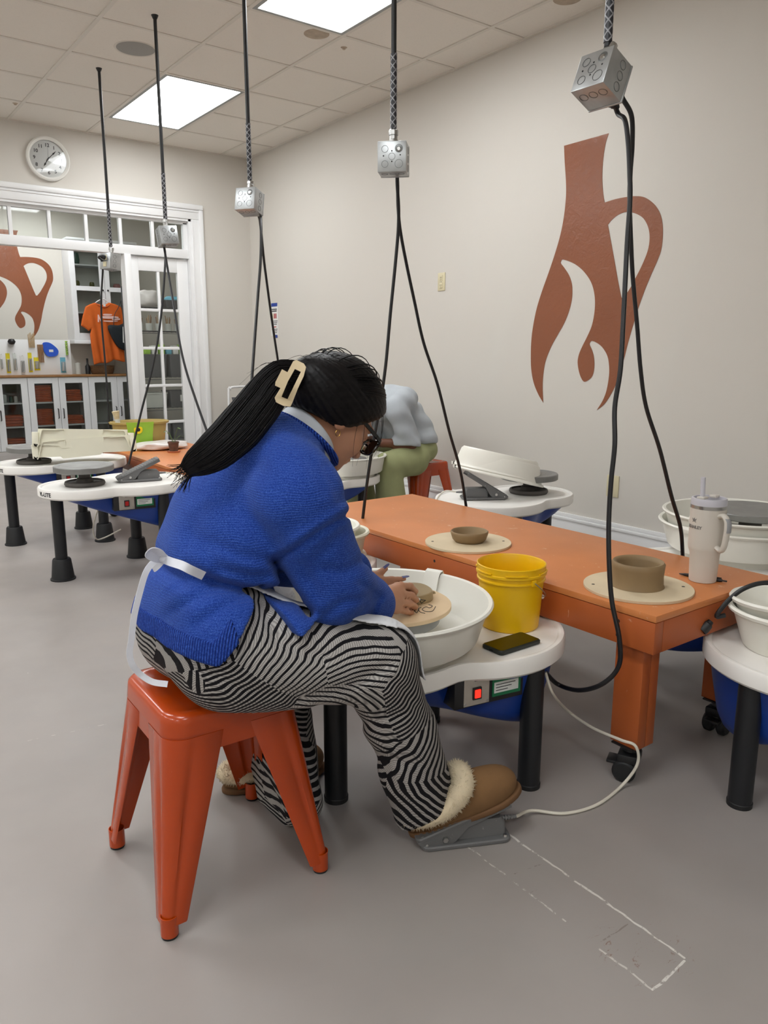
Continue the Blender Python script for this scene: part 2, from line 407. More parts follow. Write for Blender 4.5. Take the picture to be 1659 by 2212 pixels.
def decal_material():
    base = srgb(140, 84, 57); mt = newmat('brown_wall_vinyl', base, 0.24, spec=0.5); t = NT(mt); co = t.coord()
    t.put(t.bsdf().inputs['Base Color'], t.ramp(t.noise(2.5, 3, co), [(0.3, tuple(v*0.95 for v in base)), (0.7, tuple(v*1.05 for v in base))]))
    n1 = t.noise(22, 4, co, 0.6, 0.6); t.put(t.bsdf().inputs['Normal'], t.bump(n1, 0.35, 0.006)); return mt
MAT['decal'] = decal_material()

# ================================================================== the room
YS = 10.72; XS0, XS1 = 0.3, 4.4; WT = 0.13          # room behind the back wall; wall thickness
def struct(name, mb, mat, parent=None, smooth=30):
    o = mb.obj(name, mat, parent, smooth)
    if parent is None: o['kind'] = 'structure'
    return o
struct('floor', MB().box(XL-0.1, XR+0.1+0.7, YF-0.1, YS+0.1, -0.12, 0.0), 'floor')
struct('wall_right', MB().box(XR, XR+0.12, YF-0.1, YB+0.0, 0, ZC+0.15), 'wall')
struct('wall_left', MB().box(XL-0.12, XL, YF-0.1, YB+WT, 0, ZC+0.15), 'wall')
struct('wall_front', MB().box(XL, XR, YF-0.12, YF, 0, ZC+0.15), 'wall')
OX0, OX1, OZ = 0.15, 3.06, 2.41
wb = MB(); wb.box(XL, OX0, YB, YB+WT, 0, ZC+0.15); wb.box(OX1, XR+0.12, YB, YB+WT, 0, ZC+0.15); wb.box(OX0, OX1, YB, YB+WT, OZ, ZC+0.15)
struct('wall_back', wb, 'wall')
struct('wall_shop_back', MB().box(XS0, XS1, YS, YS+0.1, 0, 3.1), 'wall_shop')
struct('wall_shop_right', MB().box(XS1, XS1+0.1, YB+WT, YS, 0, 3.1), 'wall_shop')
struct('wall_shop_left', MB().box(XS0-0.1, XS0, YB+WT, YS, 0, 3.1), 'wall_shop')
struct('ceiling_shop', MB().box(XS0-0.1, XS1+0.1, YB+WT, YS+0.1, 3.0, 3.1), 'tile')
# baseboards
bb = MB(); bb.box(XR-0.016, XR, YF, YB, 0, 0.185, 0.002); bb.box(XR-0.022, XR, YF, YB, 0.185, 0.205, 0.004); bb.box(XR-0.012, XR, YF, YB, 0.205, 0.229, 0.004)
bb.box(XR-0.028, XR, YF, YB, 0, 0.018, 0.006)
struct('baseboard_right', bb, 'trim')
bb = MB(); bb.box(3.18, XR-0.016, YB-0.016, YB, 0, 0.19, 0.002); bb.box(3.18, XR-0.016, YB-0.012, YB, 0.19, 0.229, 0.004)
struct('baseboard_back', bb, 'trim')
# casing of the wide opening
tc = MB()
tc.box(3.06, 3.155, YB-0.0215, YB, 0, 2.404, 0.003); tc.box(3.135, 3.175, YB-0.036, YB, 0, 2.489, 0.006); tc.box(3.0605, 3.075, YB-0.03, YB, 0, 2.404, 0.003)
struct('trim_1', tc, 'trim')
tc = MB()
tc.box(-0.4, 3.155, YB-0.022, YB, 2.405, 2.505, 0.003); tc.box(-0.4, 3.177, YB-0.038, YB, 2.49, 2.535, 0.008); tc.box(-0.4, 3.165, YB-0.03, YB, 2.468, 2.478, 0.003)
struct('trim_2', tc, 'trim')
tc = MB(); tc.box(3.035, 3.06, YB-0.01, YB+WT, 0, OZ); tc.box(OX0, 3.06, YB-0.01, YB+WT, 2.385, OZ)
struct('trim_3', tc, 'trim')
tc = MB(); tc.box(OX0, OX0+0.025, YB-0.01, YB+WT, 0, 2.384); tc.box(OX0-0.10, OX0, YB-0.022, YB, 0, 2.404, 0.003)
struct('trim_5', tc, 'trim')
# transom: rails, muntins, panes
tr = MB(); tr.box(OX0, 3.035, YB+0.01, YB+0.10, 2.055, 2.135, 0.003); tr.box(OX0, 3.035, YB+0.03, YB+0.08, 2.36, 2.39, 0.002); tr.box(3.0, 3.035, YB+0.03, YB+0.08, 2.13, 2.37)
tw = struct('window_1', tr, 'trim')
mx = [at_y(px, py, YB+0.03).x for px, py in ((21.5, 465), (107, 478), (187, 490), (261, 500), (331, 510))]
xm = [mx[0]-0.325, mx[0]-0.65, mx[0]-0.975]+mx
xs = sorted(xm)
for x in xs: MB().box(x-0.014, x+0.014, YB+0.035, YB+0.075, 2.13, 2.365, 0.003).obj('muntin', 'trim', tw)
edges = [0.17]+xs+[3.01]
for a, b in zip(edges[:-1], edges[1:]): MB().box(a+0.008, b-0.008, YB+0.053, YB+0.057, 2.13, 2.365).obj('pane', 'pane', tw, 0)
# glazed door leaf beside the opening
struct('trim_4', MB().box(2.425, 2.485, YB-0.002, YB+WT-0.01, 0, 2.056, 0.004), 'trim')
d0, d1 = 2.487, 3.033; yd0, yd1 = YB+0.045, YB+0.085
dm = MB(); dm.box(d0, d0+0.075, yd0, yd1, 0.008, 2.045, 0.002); dm.box(d1-0.105, d1, yd0, yd1, 0.008, 2.045, 0.002); dm.box(d0+0.075, d1-0.105, yd0, yd1, 1.925, 2.045, 0.002); dm.box(d0+0.075, d1-0.105, yd0, yd1, 0.008, 0.20, 0.002)
door = struct('door_1', dm, 'trim')
gx0, gx1 = d0+0.075, d1-0.105; rows = [1.925-(1.925-0.20)*i/5 for i in range(6)]; xmid = (gx0+gx1)/2
MB().box(xmid-0.013, xmid+0.013, yd0+0.004, yd1-0.004, 0.20, 1.925, 0.004).obj('muntin', 'trim', door)
for z in rows[1:-1]: MB().box(gx0, gx1, yd0+0.003, yd1-0.003, z-0.013, z+0.013, 0.004).obj('muntin', 'trim', door)
for i in range(5):
    for a, b in ((gx0, xmid-0.013), (xmid+0.013, gx1)):
        MB().box(a, b, yd0+0.018, yd0+0.022, rows[i+1], rows[i]).obj('pane', 'pane', door, 0)

# ------------------------------------------------------------------ suspended ceiling
TS = 0.6096; GX0 = 2.171; GY0 = 4.735
ceil = struct('ceiling', MB().box(XL, XR, YF, YB, ZC+0.03, ZC+0.13), 'tile')
gxs = [GX0+TS*k for k in range(-9, 3)]; gys = [GY0+TS*k for k in range(-12, 4)]
cx = [XL]+[g for g in gxs if XL+0.05 < g < XR-0.05]+[XR]; cy = [YF]+[g for g in gys if YF+0.05 < g < YB-0.05]+[YB]
lights = []
for ix in (2.171, 2.171-4*TS, 2.171-8*TS):
    for iy in (GY0+TS, GY0-3*TS, GY0-7*TS, GY0-11*TS):
        if iy > YF and ix > XL and not (ix > 2 and iy < 2): lights.append((ix, iy))
def lit(x, y): return any(a-0.05 < x < a+TS+0.05 and b-0.05 < y < b+2*TS+0.05 for a, b in lights)
full = None
for a, b in zip(cx[:-1], cx[1:]):
    for c, d in zip(cy[:-1], cy[1:]):
        mxx, myy = (a+b)/2, (c+d)/2
        if lit(mxx, myy): continue
        if abs(b-a-TS) < 1e-3 and abs(d-c-TS) < 1e-3:
            if full is None:
                full = MB().box(-TS/2+0.004, TS/2-0.004, -TS/2+0.004, TS/2-0.004, ZC+0.006, ZC+0.02, 0.0).obj('ceiling_tile', 'tile', ceil, 0, (mxx, myy, 0))
            else:
                o = bpy.data.objects.new('ceiling_tile', full.data); COL.objects.link(o); o.parent = ceil; o.location = (mxx, myy, 0)
        else: MB().box(a+0.003, b-0.003, c+0.003, d-0.003, ZC+0.006, ZC+0.02).obj('ceiling_tile', 'tile', ceil, 0)
for x in cx[1:-1]: MB().box(x-0.012, x+0.012, YF, YB, ZC, ZC+0.012, 0.001).obj('ceiling_tee', 'tee', ceil, 0)
for c, d in zip(cx[:-1], cx[1:]):
    for y in cy[1:-1]:
        if any(a-0.05 < (c+d)/2 < a+TS+0.05 and b+0.1 < y < b+2*TS-0.1 for a, b in lights): continue
        MB().box(c+0.012, d-0.012, y-0.012, y+0.012, ZC+0.001, ZC+0.012, 0.001).obj('ceiling_tee', 'tee', ceil, 0)
wm = MB(); wm.box(XR-0.022, XR, YF, YB, ZC-0.002, ZC+0.012); wm.box(XL, XR-0.022, YB-0.022, YB, ZC-0.002, ZC+0.012); wm.obj('wall_angle', 'tee', ceil, 0)
light0 = None
lab = {0: 'lit rectangular ceiling panel nearest the back wall with the clock', 1: 'lit rectangular ceiling panel above the middle of the orange tables'}
for i, (a, b) in enumerate(lights):
    if light0 is None:
        light0 = L = thing('ceiling_light', lab[0], 'ceiling light', (a+TS/2, b+TS, ZC), 0, 'ceiling light panels')
        f = MB(); w, l = TS/2-0.013, TS-0.013
        for x0, x1, y0, y1 in ((-w, w, -l, -l+0.022), (-w, w, l-0.022, l), (-w, -w+0.022, -l+0.022, l-0.022), (w-0.022, w, -l+0.022, l-0.022)): f.box(x0, x1, y0, y1, 0.0, 0.014, 0.001)
        f.obj('light_frame', 'lightframe', L, 0)
        MB().box(-w+0.022, w-0.022, -l+0.022, l-0.022, 0.006, 0.010).obj('diffuser', 'diffuser', L, 0)
    else:
        L = copy_tree(light0); L.location = (a+TS/2, b+TS, ZC); L['label'] = lab.get(i, 'lit rectangular ceiling panel over the near half of the room')
for k, yy in enumerate((8.0, 9.7)):
    L = copy_tree(light0); L.location = (2.4, yy, 2.985); L['label'] = 'lit rectangular ceiling panel in the shop room behind the glazed partition'
# round ceiling fittings
MAT['speaker'] = pmat('grey_speaker_grille', srgb(150, 148, 143), 0.6, var=0.05, scale=200, bump=0.6, bscale=500)
MAT['stain'] = pmat('stained_tile', srgb(178, 163, 145), 0.85, var=0.12, scale=25)
sp = thing('ceiling_speaker', 'round grey flush ceiling speaker beside a hanging cable', 'speaker', (1.878, 5.055, ZC+0.006))
MB().lathe([(0.0, -0.004), (0.110, -0.004), (0.114, -0.003), (0.114, 0.0)], 48).obj('grille', 'speaker', sp)
MB().lathe([(0.114, -0.002), (0.124, -0.005), (0.127, 0.0), (0.114, 0.0)], 48, closed=True).obj('trim_ring', 'tee', sp)
for (x, y, r_, nm, lb) in ((2.647, 4.20, 0.075, 'ceiling_patch', 'pale brown round stain patch on the ceiling beside a lit panel'), (3.46, 3.02, 0.075, 'ceiling_patch', 'brown round water stained patch by the right wall ceiling edge')):
    o = MB().lathe([(0.0, -0.002), (r_-0.004, -0.002), (r_, 0.0)], 40, c=(x, y, ZC+0.006)).obj(nm, 'stain'); tag(o, lb, 'ceiling patch')
for k, (px, py) in enumerate(((743, 105), (33, 225))):
    q = at_z(px, py, ZC); o = MB().lathe([(0, -0.012), (0.008, -0.012), (0.012, -0.004), (0.02, 0.0)], 16, c=(q.x, q.y, ZC+0.006)).obj('sprinkler_cap', 'stain')
    tag(o, ('small round sprinkler cap in the tile near the second lit panel', 'small round sprinkler cap in the tile above the wall clock')[k], 'sprinkler')

# ------------------------------------------------------------------ brown vase decals
def crop(pts): return [at_x(x/3.5118+1120, y/3.5118+270, XR) for x, y in pts]
OUT = [(347,158),(686,63),(660,150),(642,280),(637,400),(643,510),(655,588),(740,562),(830,545),(900,540),(960,550),(1020,590),(1060,640),(1085,700),(1096,780),(1093,880),(1080,960),(1050,1040),(1010,1130),(960,1250),(910,1390),(870,1520),(830,1660),(800,1780),(770,1880),(730,1990),(680,2080),(640,2130),(595,2163),
 (640,2090),(670,2010),(688,1900),(688,1820),(675,1750),(640,1690),(600,1655),(560,1638),(545,1650),(542,1668),(560,1710),(573,1760),(577,1820),(570,1880),(550,1920),(505,1948),(480,1925),(460,1870),(450,1800),(460,1740),(485,1680),(520,1610),(555,1530),(575,1440),(582,1350),(575,1270),(555,1200),(520,1140),(470,1085),(410,1045),(340,1021),(325,1035),(325,1052),(350,1085),(385,1140),(405,1200),(410,1260),(405,1330),(385,1410),(350,1500),(300,1590),(250,1680),(210,1780),(192,1870),(184,1980),(189,2107),
 (150,2040),(115,1950),(98,1850),(95,1740),(100,1620),(115,1510),(140,1390),(180,1260),(230,1120),(280,970),(320,830),(345,700),(358,590),(363,500),(360,400),(352,280)]
HOLE = [(680,757),(710,720),(760,680),(820,660),(880,668),(940,700),(975,750),(993,810),(995,880),(980,960),(940,1060),(890,1160),(850,1235),(800,1310),(782,1310),(760,1200),(735,1060),(710,920)]
SHARP = {(347,158),(686,63),(655,588),(595,2163),(189,2107),(680,757),(790,1310),(800,1310),(782,1310)}
def smoothed(pix):
    W3 = crop(pix); n = len(W3); res = []
    for i in range(n):
        p1, p2 = W3[i], W3[(i+1) % n]
        p0 = W3[i-1] if pix[i] not in SHARP else p1*2-p2
        p3 = W3[(i+2) % n] if pix[(i+1) % n] not in SHARP else p2*2-p1
        for k in range(4):
            t = k/4; res.append(0.5*((2*p1)+(p2-p0)*t+(2*p0-5*p1+4*p2-p3)*t*t+(3*p1-p0-3*p2+p3)*t*t*t))
    return [(-p.y, p.z) for p in res]
loops = [smoothed(OUT), smoothed(HOLE)]
me = shape2d(loops, 0.0008)
me.transform(mat_basis((XR-0.0012, 0, 0), (0, -1, 0), (0, 0, 1), (-1, 0, 0)))
tag(link('wall_decal', me, 'decal', None, 0), 'large brown vinyl vase with handle and flame shapes on the right wall', 'wall decal')
me2 = shape2d(loops, 0.0008)       # the same vinyl in the shop room, seen through the opening
p_ref = (-crop([(1096, 780)])[0].y, crop([(1096, 780)])[0].z); q_ref = (2.727, 2.205); sc2 = 0.90
for v in me2.vertices: v.co = Vector((q_ref[0]+(v.co.x-p_ref[0])*sc2*1.08, YS-0.0015-v.co.z, q_ref[1]+(v.co.y-p_ref[1])*sc2*0.98)) if True else v.co
tag(link('wall_decal', me2, 'decal', None, 0), 'brown vinyl vase on the shop wall behind the hanging tools panel', 'wall decal')

# ------------------------------------------------------------------ wall fittings
MAT['ivory'] = pmat('ivory_plastic', srgb(216, 206, 172), 0.4, var=0.03)
MAT['dark'] = pmat('black_plastic', srgb(28, 28, 30), 0.45, var=0.15)
MAT['steel'] = pmat('bright_steel', srgb(190, 190, 188), 0.28, 1.0, var=0.06)
def wall_plate(yc, zc, w, h, holes, label):
    t_ = thing('wall_outlet' if holes else 'blank_wall_plate', label, 'outlet', (XR, yc, zc))
    MB().box(-0.006, 0, -w/2, w/2, -h/2, h/2, 0.002).obj('cover_plate', 'ivory', t_)
    if holes:
        for dz in (-0.026, 0.026):
            r_ = MB().box(-0.009, -0.005, -0.016, 0.016, dz-0.018, dz+0.018, 0.002).obj('receptacle', 'ivory', t_)
            for dy in (-0.006, 0.006): MB().box(-0.0096, -0.008, dy-0.001, dy+0.001, dz-0.002, dz+0.007).obj('slot', 'dark', r_, 0)
            MB().cyl((-0.0096, 0, dz-0.009), (-0.008, 0, dz-0.009), 0.002, n=10).obj('slot', 'dark', r_, 0)
        MB().cyl((-0.0075, 0, 0), (-0.005, 0, 0), 0.003, n=10).obj('screw', 'steel', t_)
    else:
        for dz in (-0.03, 0.03): MB().cyl((-0.0075, 0, dz), (-0.005, 0, dz), 0.0028, n=10).obj('screw', 'steel', t_)
wall_plate(4.232, 1.681, 0.075, 0.122, True, 'ivory double wall outlet high on the right wall')
wall_plate(2.70, 0.440, 0.082, 0.125, False, 'ivory blank plate low on the right wall above the baseboard')
# clock
MAT['clock_white'] = pmat('clock_plastic', srgb(232, 230, 224), 0.35, var=0.02)
MAT['clock_face'] = pmat('clock_paper', srgb(242, 242, 238), 0.5, var=0.015)
MAT['ink'] = pmat('black_ink', srgb(25, 25, 27), 0.5, var=0.1)
MAT['glass'] = glass_mat('clear_glass', (0.98, 0.98, 0.98))
R = 0.172
ck = thing('wall_clock', 'round white wall clock with black numerals above the glazed partition', 'clock', (1.838, YB, 2.752), rot=(PI/2, 0, 0))
MB().lathe([(R-0.030, 0.012), (R-0.028, 0.030), (R-0.012, 0.042), (R-0.002, 0.036), (R, 0.012), (R-0.006, 0.0), (R-0.03, 0.0)], 64, closed=True).obj('rim', 'clock_white', ck)
MB().lathe([(0, 0.0), (R-0.026, 0.0), (R-0.026, 0.014), (0, 0.014)], 64).obj('face', 'clock_face', ck)
rr = 0.106
for k in range(1, 13):
    a = PI/2-k*PI/6
    text_obj('numeral', str(k), 0.037, 'ink', Matrix.Translation((rr*math.cos(a), rr*math.sin(a), 0.0148)), ck, 0.0006)
for k in range(60):
    pass
def hand(name, ang, L, w, z, tail):
    a = math.radians(ang); M_ = Matrix.Translation((0, 0, z)) @ Matrix.Rotation(-a, 4, 'Z')
    MB().prism([(-w, -tail), (w, -tail), (w*0.8, L*0.55), (w*2.2, L*0.62), (0, L), (-w*2.2, L*0.62), (-w*0.8, L*0.55)], 0, 0.001, M=M_).obj(name, 'ink', ck, 0)
hand('hour_hand', 212, 0.072, 0.0035, 0.017, 0.018); hand('minute_hand', 44, 0.098, 0.003, 0.019, 0.02)
MB().prism([(-0.0008, -0.02), (0.0008, -0.02), (0.0004, 0.095), (-0.0004, 0.095)], 0.021, 0.0216, M=Matrix.Rotation(math.radians(-2), 4, 'Z')).obj('second_hand', 'ink', ck, 0)
MB().lathe([(0, 0.024), (0.006, 0.024), (0.007, 0.016)], 20).obj('hub', 'ink', ck)
MB().lathe([(0, 0.0335), (0.07, 0.032), (R-0.029, 0.027)], 48).obj('crystal', 'glass', ck)
# notice with blue tape
MAT['paper'] = pmat('white_paper', srgb(228, 227, 224), 0.7, var=0.01)
MAT['tape'] = pmat('blue_painter_tape', srgb(28, 62, 150), 0.6, var=0.06)
MAT['red_print'] = pmat('red_print', srgb(176, 60, 60), 0.6, var=0.05)
nt = thing('wall_notice', 'white printed notice held by blue tape near the room corner', 'notice', (XR-0.001, 6.645, 1.50))
MB().box(-0.001, 0, -0.075, 0.075, -0.145, 0.14).obj('sheet', 'paper', nt, 0)
MB().box(-0.002, -0.0008, -0.06, 0.055, 0.125, 0.157).obj('tape', 'tape', nt, 0); MB().box(-0.002, -0.0008, -0.05, 0.03, -0.165, -0.137).obj('tape', 'tape', nt, 0)
TM = lambda y, z: mat_basis((-0.0016, y, z), (0, -1, 0), (0, 0, 1), (-1, 0, 0))
def strip(y0, y1, z, h, mat): MB().box(-0.0018, -0.0008, y0, y1, z, z+h).obj('print_line', mat, nt, 0)
strip(-0.05, 0.05, 0.095, 0.009, 'ink'); strip(-0.045, 0.045, 0.078, 0.010, 'ink')
for k, y in enumerate((-0.04, -0.012, 0.018)): strip(y, y+0.02, 0.015, 0.045, 'red_print' if k < 2 else 'ivory')
for k, z in enumerate((-0.012, -0.027, -0.042)): strip(-0.06+0.008*k, 0.06-0.006*k, z, 0.006, 'ink')
strip(-0.03, 0.02, -0.068, 0.009, 'red_print')
for k, z in enumerate((-0.088, -0.103, -0.118)): strip(-0.055+0.007*k, 0.055-0.009*k, z, 0.006, 'ink')
# ================================================================== workshop things
MAT['wheel_white'] = pmat('wheel_table_plastic', srgb(244, 241, 236), 0.45, var=0.03, scale=7, bump=0.05, bscale=150)
MAT['pan_white'] = pmat('white_pan_plastic', srgb(240, 238, 228), 0.28, var=0.025, scale=5)
MAT['pan_cream'] = pmat('cream_pan_plastic', srgb(238, 235, 214), 0.32, var=0.03, scale=5)
MAT['head_grey'] = pmat('cast_wheel_head', srgb(140, 140, 138), 0.45, 0.55, var=0.10, scale=14, bump=0.08, bscale=120)
MAT['collar'] = pmat('drain_collar', srgb(88, 84, 80), 0.6, 0.2, var=0.15, scale=20)
MAT['blue'] = pmat('blue_housing', srgb(22, 62, 150), 0.38, var=0.06, scale=4)
def worn(name, base, chip, rough, amt, sc=30, spec=0.5, thr=0.70, coat=0.0, bump=0.05):
    mt = newmat(name, base, rough, spec=spec, coat=coat); t = NT(mt); co = t.coord()
    c = t.ramp(t.noise(3.5, 4, co), [(0.3, tuple(v*0.9 for v in base)), (0.7, tuple(min(1, v*1.08) for v in base))])
    m1 = t.ramp(t.noise(sc, 5, co, 0.7), [(thr, 0.0), (thr+0.05, 1.0)])
    m2 = t.ramp(t.noise(sc*2.5, 3, t.vm('MULTIPLY', co, (1, 1, 0.3))), [(thr+0.03, 0.0), (thr+0.07, 1.0)])
    c = t.mix(t.math('MULTIPLY', t.math('MAXIMUM', m1, m2), amt), c, chip)
    t.put(t.bsdf().inputs['Base Color'], c); t.put(t.bsdf().inputs['Normal'], t.bump(t.noise(120, 3, co), bump, 0.002)); return mt
MAT['leg_black'] = worn('black_leg_tube', srgb(24, 26, 30), srgb(190, 186, 178), 0.42, 0.7, 22, thr=0.73)
MAT['rubber'] = worn('black_rubber', srgb(26, 27, 29), srgb(110, 106, 100), 0.6, 0.5, 18)
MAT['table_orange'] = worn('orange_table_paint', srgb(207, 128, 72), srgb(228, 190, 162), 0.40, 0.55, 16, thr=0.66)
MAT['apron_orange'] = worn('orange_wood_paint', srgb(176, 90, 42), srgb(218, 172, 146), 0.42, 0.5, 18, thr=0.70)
MAT['stool_orange'] = worn('orange_enamel', srgb(180, 64, 5), srgb(222, 156, 118), 0.24, 0.3, 60, thr=0.72, coat=0.2, bump=0.015)
MAT['stool_inner'] = pmat('orange_enamel_inside', srgb(176, 62, 26), 0.3, var=0.1)
MAT['pedal'] = worn('grey_pedal_casting', srgb(104, 104, 104), srgb(182, 180, 176), 0.48, 0.5, 40, thr=0.66)
MAT['pedal_light'] = pmat('grey_pedal_plastic', srgb(128, 128, 128), 0.5, var=0.1, scale=20)
MAT['wire_white'] = pmat('white_cable', srgb(226, 220, 205), 0.45, var=0.03)
MAT['wire_black'] = pmat('black_cable', srgb(20, 20, 23), 0.42, var=0.1, scale=30)
MAT['plate'] = pmat('brushed_plate', srgb(192, 186, 176), 0.35, 0.6, var=0.07, scale=40)
MAT['green'] = pmat('green_label', srgb(20, 116, 74), 0.45, var=0.05)
MAT['label_white'] = pmat('label_white', srgb(222, 226, 222), 0.5, var=0.05, scale=40)
MAT['red_off'] = pmat('red_switch', srgb(168, 30, 28), 0.3, var=0.03)
MAT['red_lit'] = emit_mat('lit_red_switch', (1.0, 0.03, 0.015), 0.9)
MAT['galv'] = pmat('galvanised_steel', srgb(184, 187, 188), 0.36, 0.75, var=0.10, scale=26, detail=6)
MAT['galv_dark'] = pmat('galvanised_edge', srgb(120, 122, 122), 0.4, 0.8, var=0.1)
MAT['hole'] = pmat('dark_hole', srgb(18, 18, 18), 0.8)
MAT['bat'] = pmat('plywood_bat', srgb(214, 196, 164), 0.7, var=0.06, scale=9, bump=0.05, bscale=90)
MAT['bat_wheel'] = pmat('birch_bat', srgb(228, 200, 160), 0.65, var=0.06, scale=5, bump=0.05, bscale=90)
MAT['clay'] = pmat('wet_clay', srgb(140, 116, 82), 0.62, var=0.07, scale=12, bump=0.15, bscale=45)
MAT['clay2'] = pmat('leather_clay', srgb(160, 138, 100), 0.6, var=0.06, scale=14, bump=0.12, bscale=60)
MAT['yellow'] = pmat('yellow_bucket_plastic', srgb(240, 190, 10), 0.34, var=0.03, scale=3)
MAT['phone'] = pmat('phone_case', srgb(34, 40, 36), 0.5, var=0.1)
MAT['screen'] = pmat('dark_phone_screen', srgb(36, 32, 8), 0.12, var=0.05)
MAT['tumbler'] = pmat('cream_powder_coat', srgb(208, 201, 191), 0.5, var=0.02, bump=0.06, bscale=400)
MAT['lid'] = newmat('translucent_lid', srgb(226, 224, 232), 0.3); MAT['lid'].node_tree.nodes['Principled BSDF'].inputs['Transmission Weight'].default_value = 0.35
MAT['grip'] = pmat('grey_grip', srgb(150, 150, 152), 0.6, var=0.04)
MAT['logo_grey'] = pmat('grey_logo', srgb(120, 116, 112), 0.5)

# ------------------------------------------------------------------ pottery wheels
def peanut(n=96):
    """plan of the wheel table: head lobe r .235 at the origin, work lobe r .283 at x = .28, blended"""
    pts = []
    def d(x, y):
        a = math.hypot(x, y)-0.235; b = math.hypot(x-0.285, y)-0.283; k = 0.045
        h = max(0, min(1, 0.5+0.5*(b-a)/k)); return b*(1-h)+a*h-k*h*(1-h)
    for i in range(n):
        a = 2*PI*i/n; lo, hi = 0, 0.6
        for _ in range(30):
            mid = (lo+hi)/2
            if d(0.13+mid*math.cos(a), mid*math.sin(a)) < 0: lo = mid
            else: hi = mid
        pts.append((0.13+lo*math.cos(a), lo*math.sin(a)))
    return pts
PEA = peanut()
def inset(o, dd):
    n = len(o); q = []
    for i in range(n):
        a, b, c = Vector(o[i-1]), Vector(o[i]), Vector(o[(i+1) % n]); t = (c-a).normalized(); q.append((b.x-t.y*dd, b.y+t.x*dd))
    return q
def make_wheel(label, loc, rz, h, boots=False, head=True, lit=False, lettering=True):
    w = thing('pottery_wheel', label, 'pottery wheel', loc, rz, 'pottery wheels')
    L = [[(x, y, z) for x, y in inset(PEA, i)] for i, z in ((0.008, h-0.052), (0.0, h-0.044), (0.0, h-0.008), (0.004, h-0.001), (0.012, h), (0.018, h-0.002), (0.022, h-0.007))]
    MB().rings(L).obj('table_top', 'wheel_white', w, 40)
    # blue belly, deepest under the motor lobe
    hull = []
    for f_, s_ in ((0.0, 0.016), (0.35, 0.020), (0.8, 0.030), (0.95, 0.042), (1.0, 0.065)):
        ring = []
        for x, y in inset(PEA, s_):
            x = max(x, -0.12) if x < 0 else x; x = min(x, 0.52)
            u_ = min(1, max(0, (x+0.12)/0.50)); dz = 0.03+0.195*(u_**0.9) - 0.02*min(1, abs(y)/0.25)
            ring.append((x*(1-0.05*f_)+0.008*f_, y*(0.93-0.12*f_), h-0.050-dz*f_))
        hull.append(ring)
    MB().rings(hull).obj('housing', 'blue', w, 40)
    for lx, ly in ((-0.15, 0.0), (0.335, 0.232), (0.335, -0.232)):
        lg = MB().cyl((lx, ly, 0.004), (lx, ly, h-0.052), 0.031, n=24).obj('leg', 'leg_black', w)
        if boots: MB().lathe([(0.0, 0.0), (0.064, 0.0), (0.064, 0.008), (0.058, 0.010), (0.047, 0.108), (0.043, 0.115), (0.0, 0.115)], 28, c=(lx, ly, 0)).obj('rubber_boot', 'rubber', lg)
        else: MB().lathe([(0.0, 0.0), (0.0325, 0.0), (0.033, 0.012), (0.0315, 0.014), (0.0, 0.014)], 24, c=(lx, ly, 0)).obj('foot_cap', 'rubber', lg)
    MB().lathe([(0.0, h-0.007), (0.098, h-0.007), (0.104, h+0.004), (0.100, h+0.016), (0.092, h+0.018), (0.086, h+0.010), (0.045, h+0.012), (0.040, h+0.03), (0.030, h+0.036), (0.030, h+0.072), (0.0, h+0.072)], 40).obj('drain_collar', 'collar', w)
    if head:
        MB().lathe([(0.0, h+0.070), (0.148, h+0.070), (0.152, h+0.073), (0.152, h+0.098), (0.149, h+0.1015), (0.12, h+0.101), (0.119, h+0.1003), (0.09, h+0.1003), (0.089, h+0.101), (0.0, h+0.101)], 64).obj('wheel_head', 'head_grey', w)
    # control plate and label on the right-hand side
    y0 = -0.226; t_ = Matrix.Translation((0.150, y0, h-0.074)) @ Matrix.Rotation(math.radians(-6), 4, 'Z')
    MB().box(-0.075, 0.14, -0.002, 0.06, -0.050, 0.044, 0.002, t_).obj('control_box', 'dark', w)
    pl = MB().box(-0.048, 0.030, -0.0045, -0.001, -0.046, 0.044, 0.001, t_).obj('switch_plate', 'plate', w, 0)
    MB().box(-0.022, 0.004, -0.009, -0.003, -0.030, 0.003, 0.001, t_).obj('switch_bezel', 'dark', pl, 0)
    MB().box(-0.018, 0.000, -0.012, -0.006, -0.025, -0.002, 0.002, t_).obj('rocker_switch', 'red_lit' if lit else 'red_off', pl, 0)
    MB().box(-0.017, 0.002, -0.006, -0.003, 0.020, 0.031, 0.001, t_).obj('direction_switch', 'dark', pl, 0)
    for sx, sz in ((-0.043, -0.040), (0.025, -0.040)): MB().cyl(t_ @ Vector((sx, -0.0055, sz)), t_ @ Vector((sx, -0.003, sz)), 0.004, n=10).obj('screw', 'steel', pl)
    lb = MB().box(0.040, 0.130, -0.0045, -0.001, -0.036, 0.042, 0.001, t_).obj('rating_label', 'green', w, 0)
    MB().box(0.045, 0.122, -0.0052, -0.004, -0.026, 0.004, 0, t_).obj('white_field', 'label_white', lb, 0)
    for k in range(3): MB().box(0.050, 0.112-0.012*k, -0.0056, -0.005, -0.004-0.008*k, -0.002-0.008*k, 0, t_).obj('print_line', 'ink', lb, 0)
    MB().box(0.066, 0.098, -0.0052, -0.004, 0.018, 0.028, 0, t_).obj('print_line', 'label_white', lb, 0)
    if lettering: bend_text('VL-LITE', 0.030, 'ink', 'rim_lettering', w, 0.2352, h-0.026, math.radians(198), bold=0.0005)
    return w
WA, WB, WC, WD, WE, WF, WG, WH = (1.175, 1.572), (1.144, 4.19), (1.112, 5.17), (2.67, 4.00), (3.05, 2.78), (2.84, 1.50), (2.11, 0.58), (1.17, 2.46)
HA = 0.412
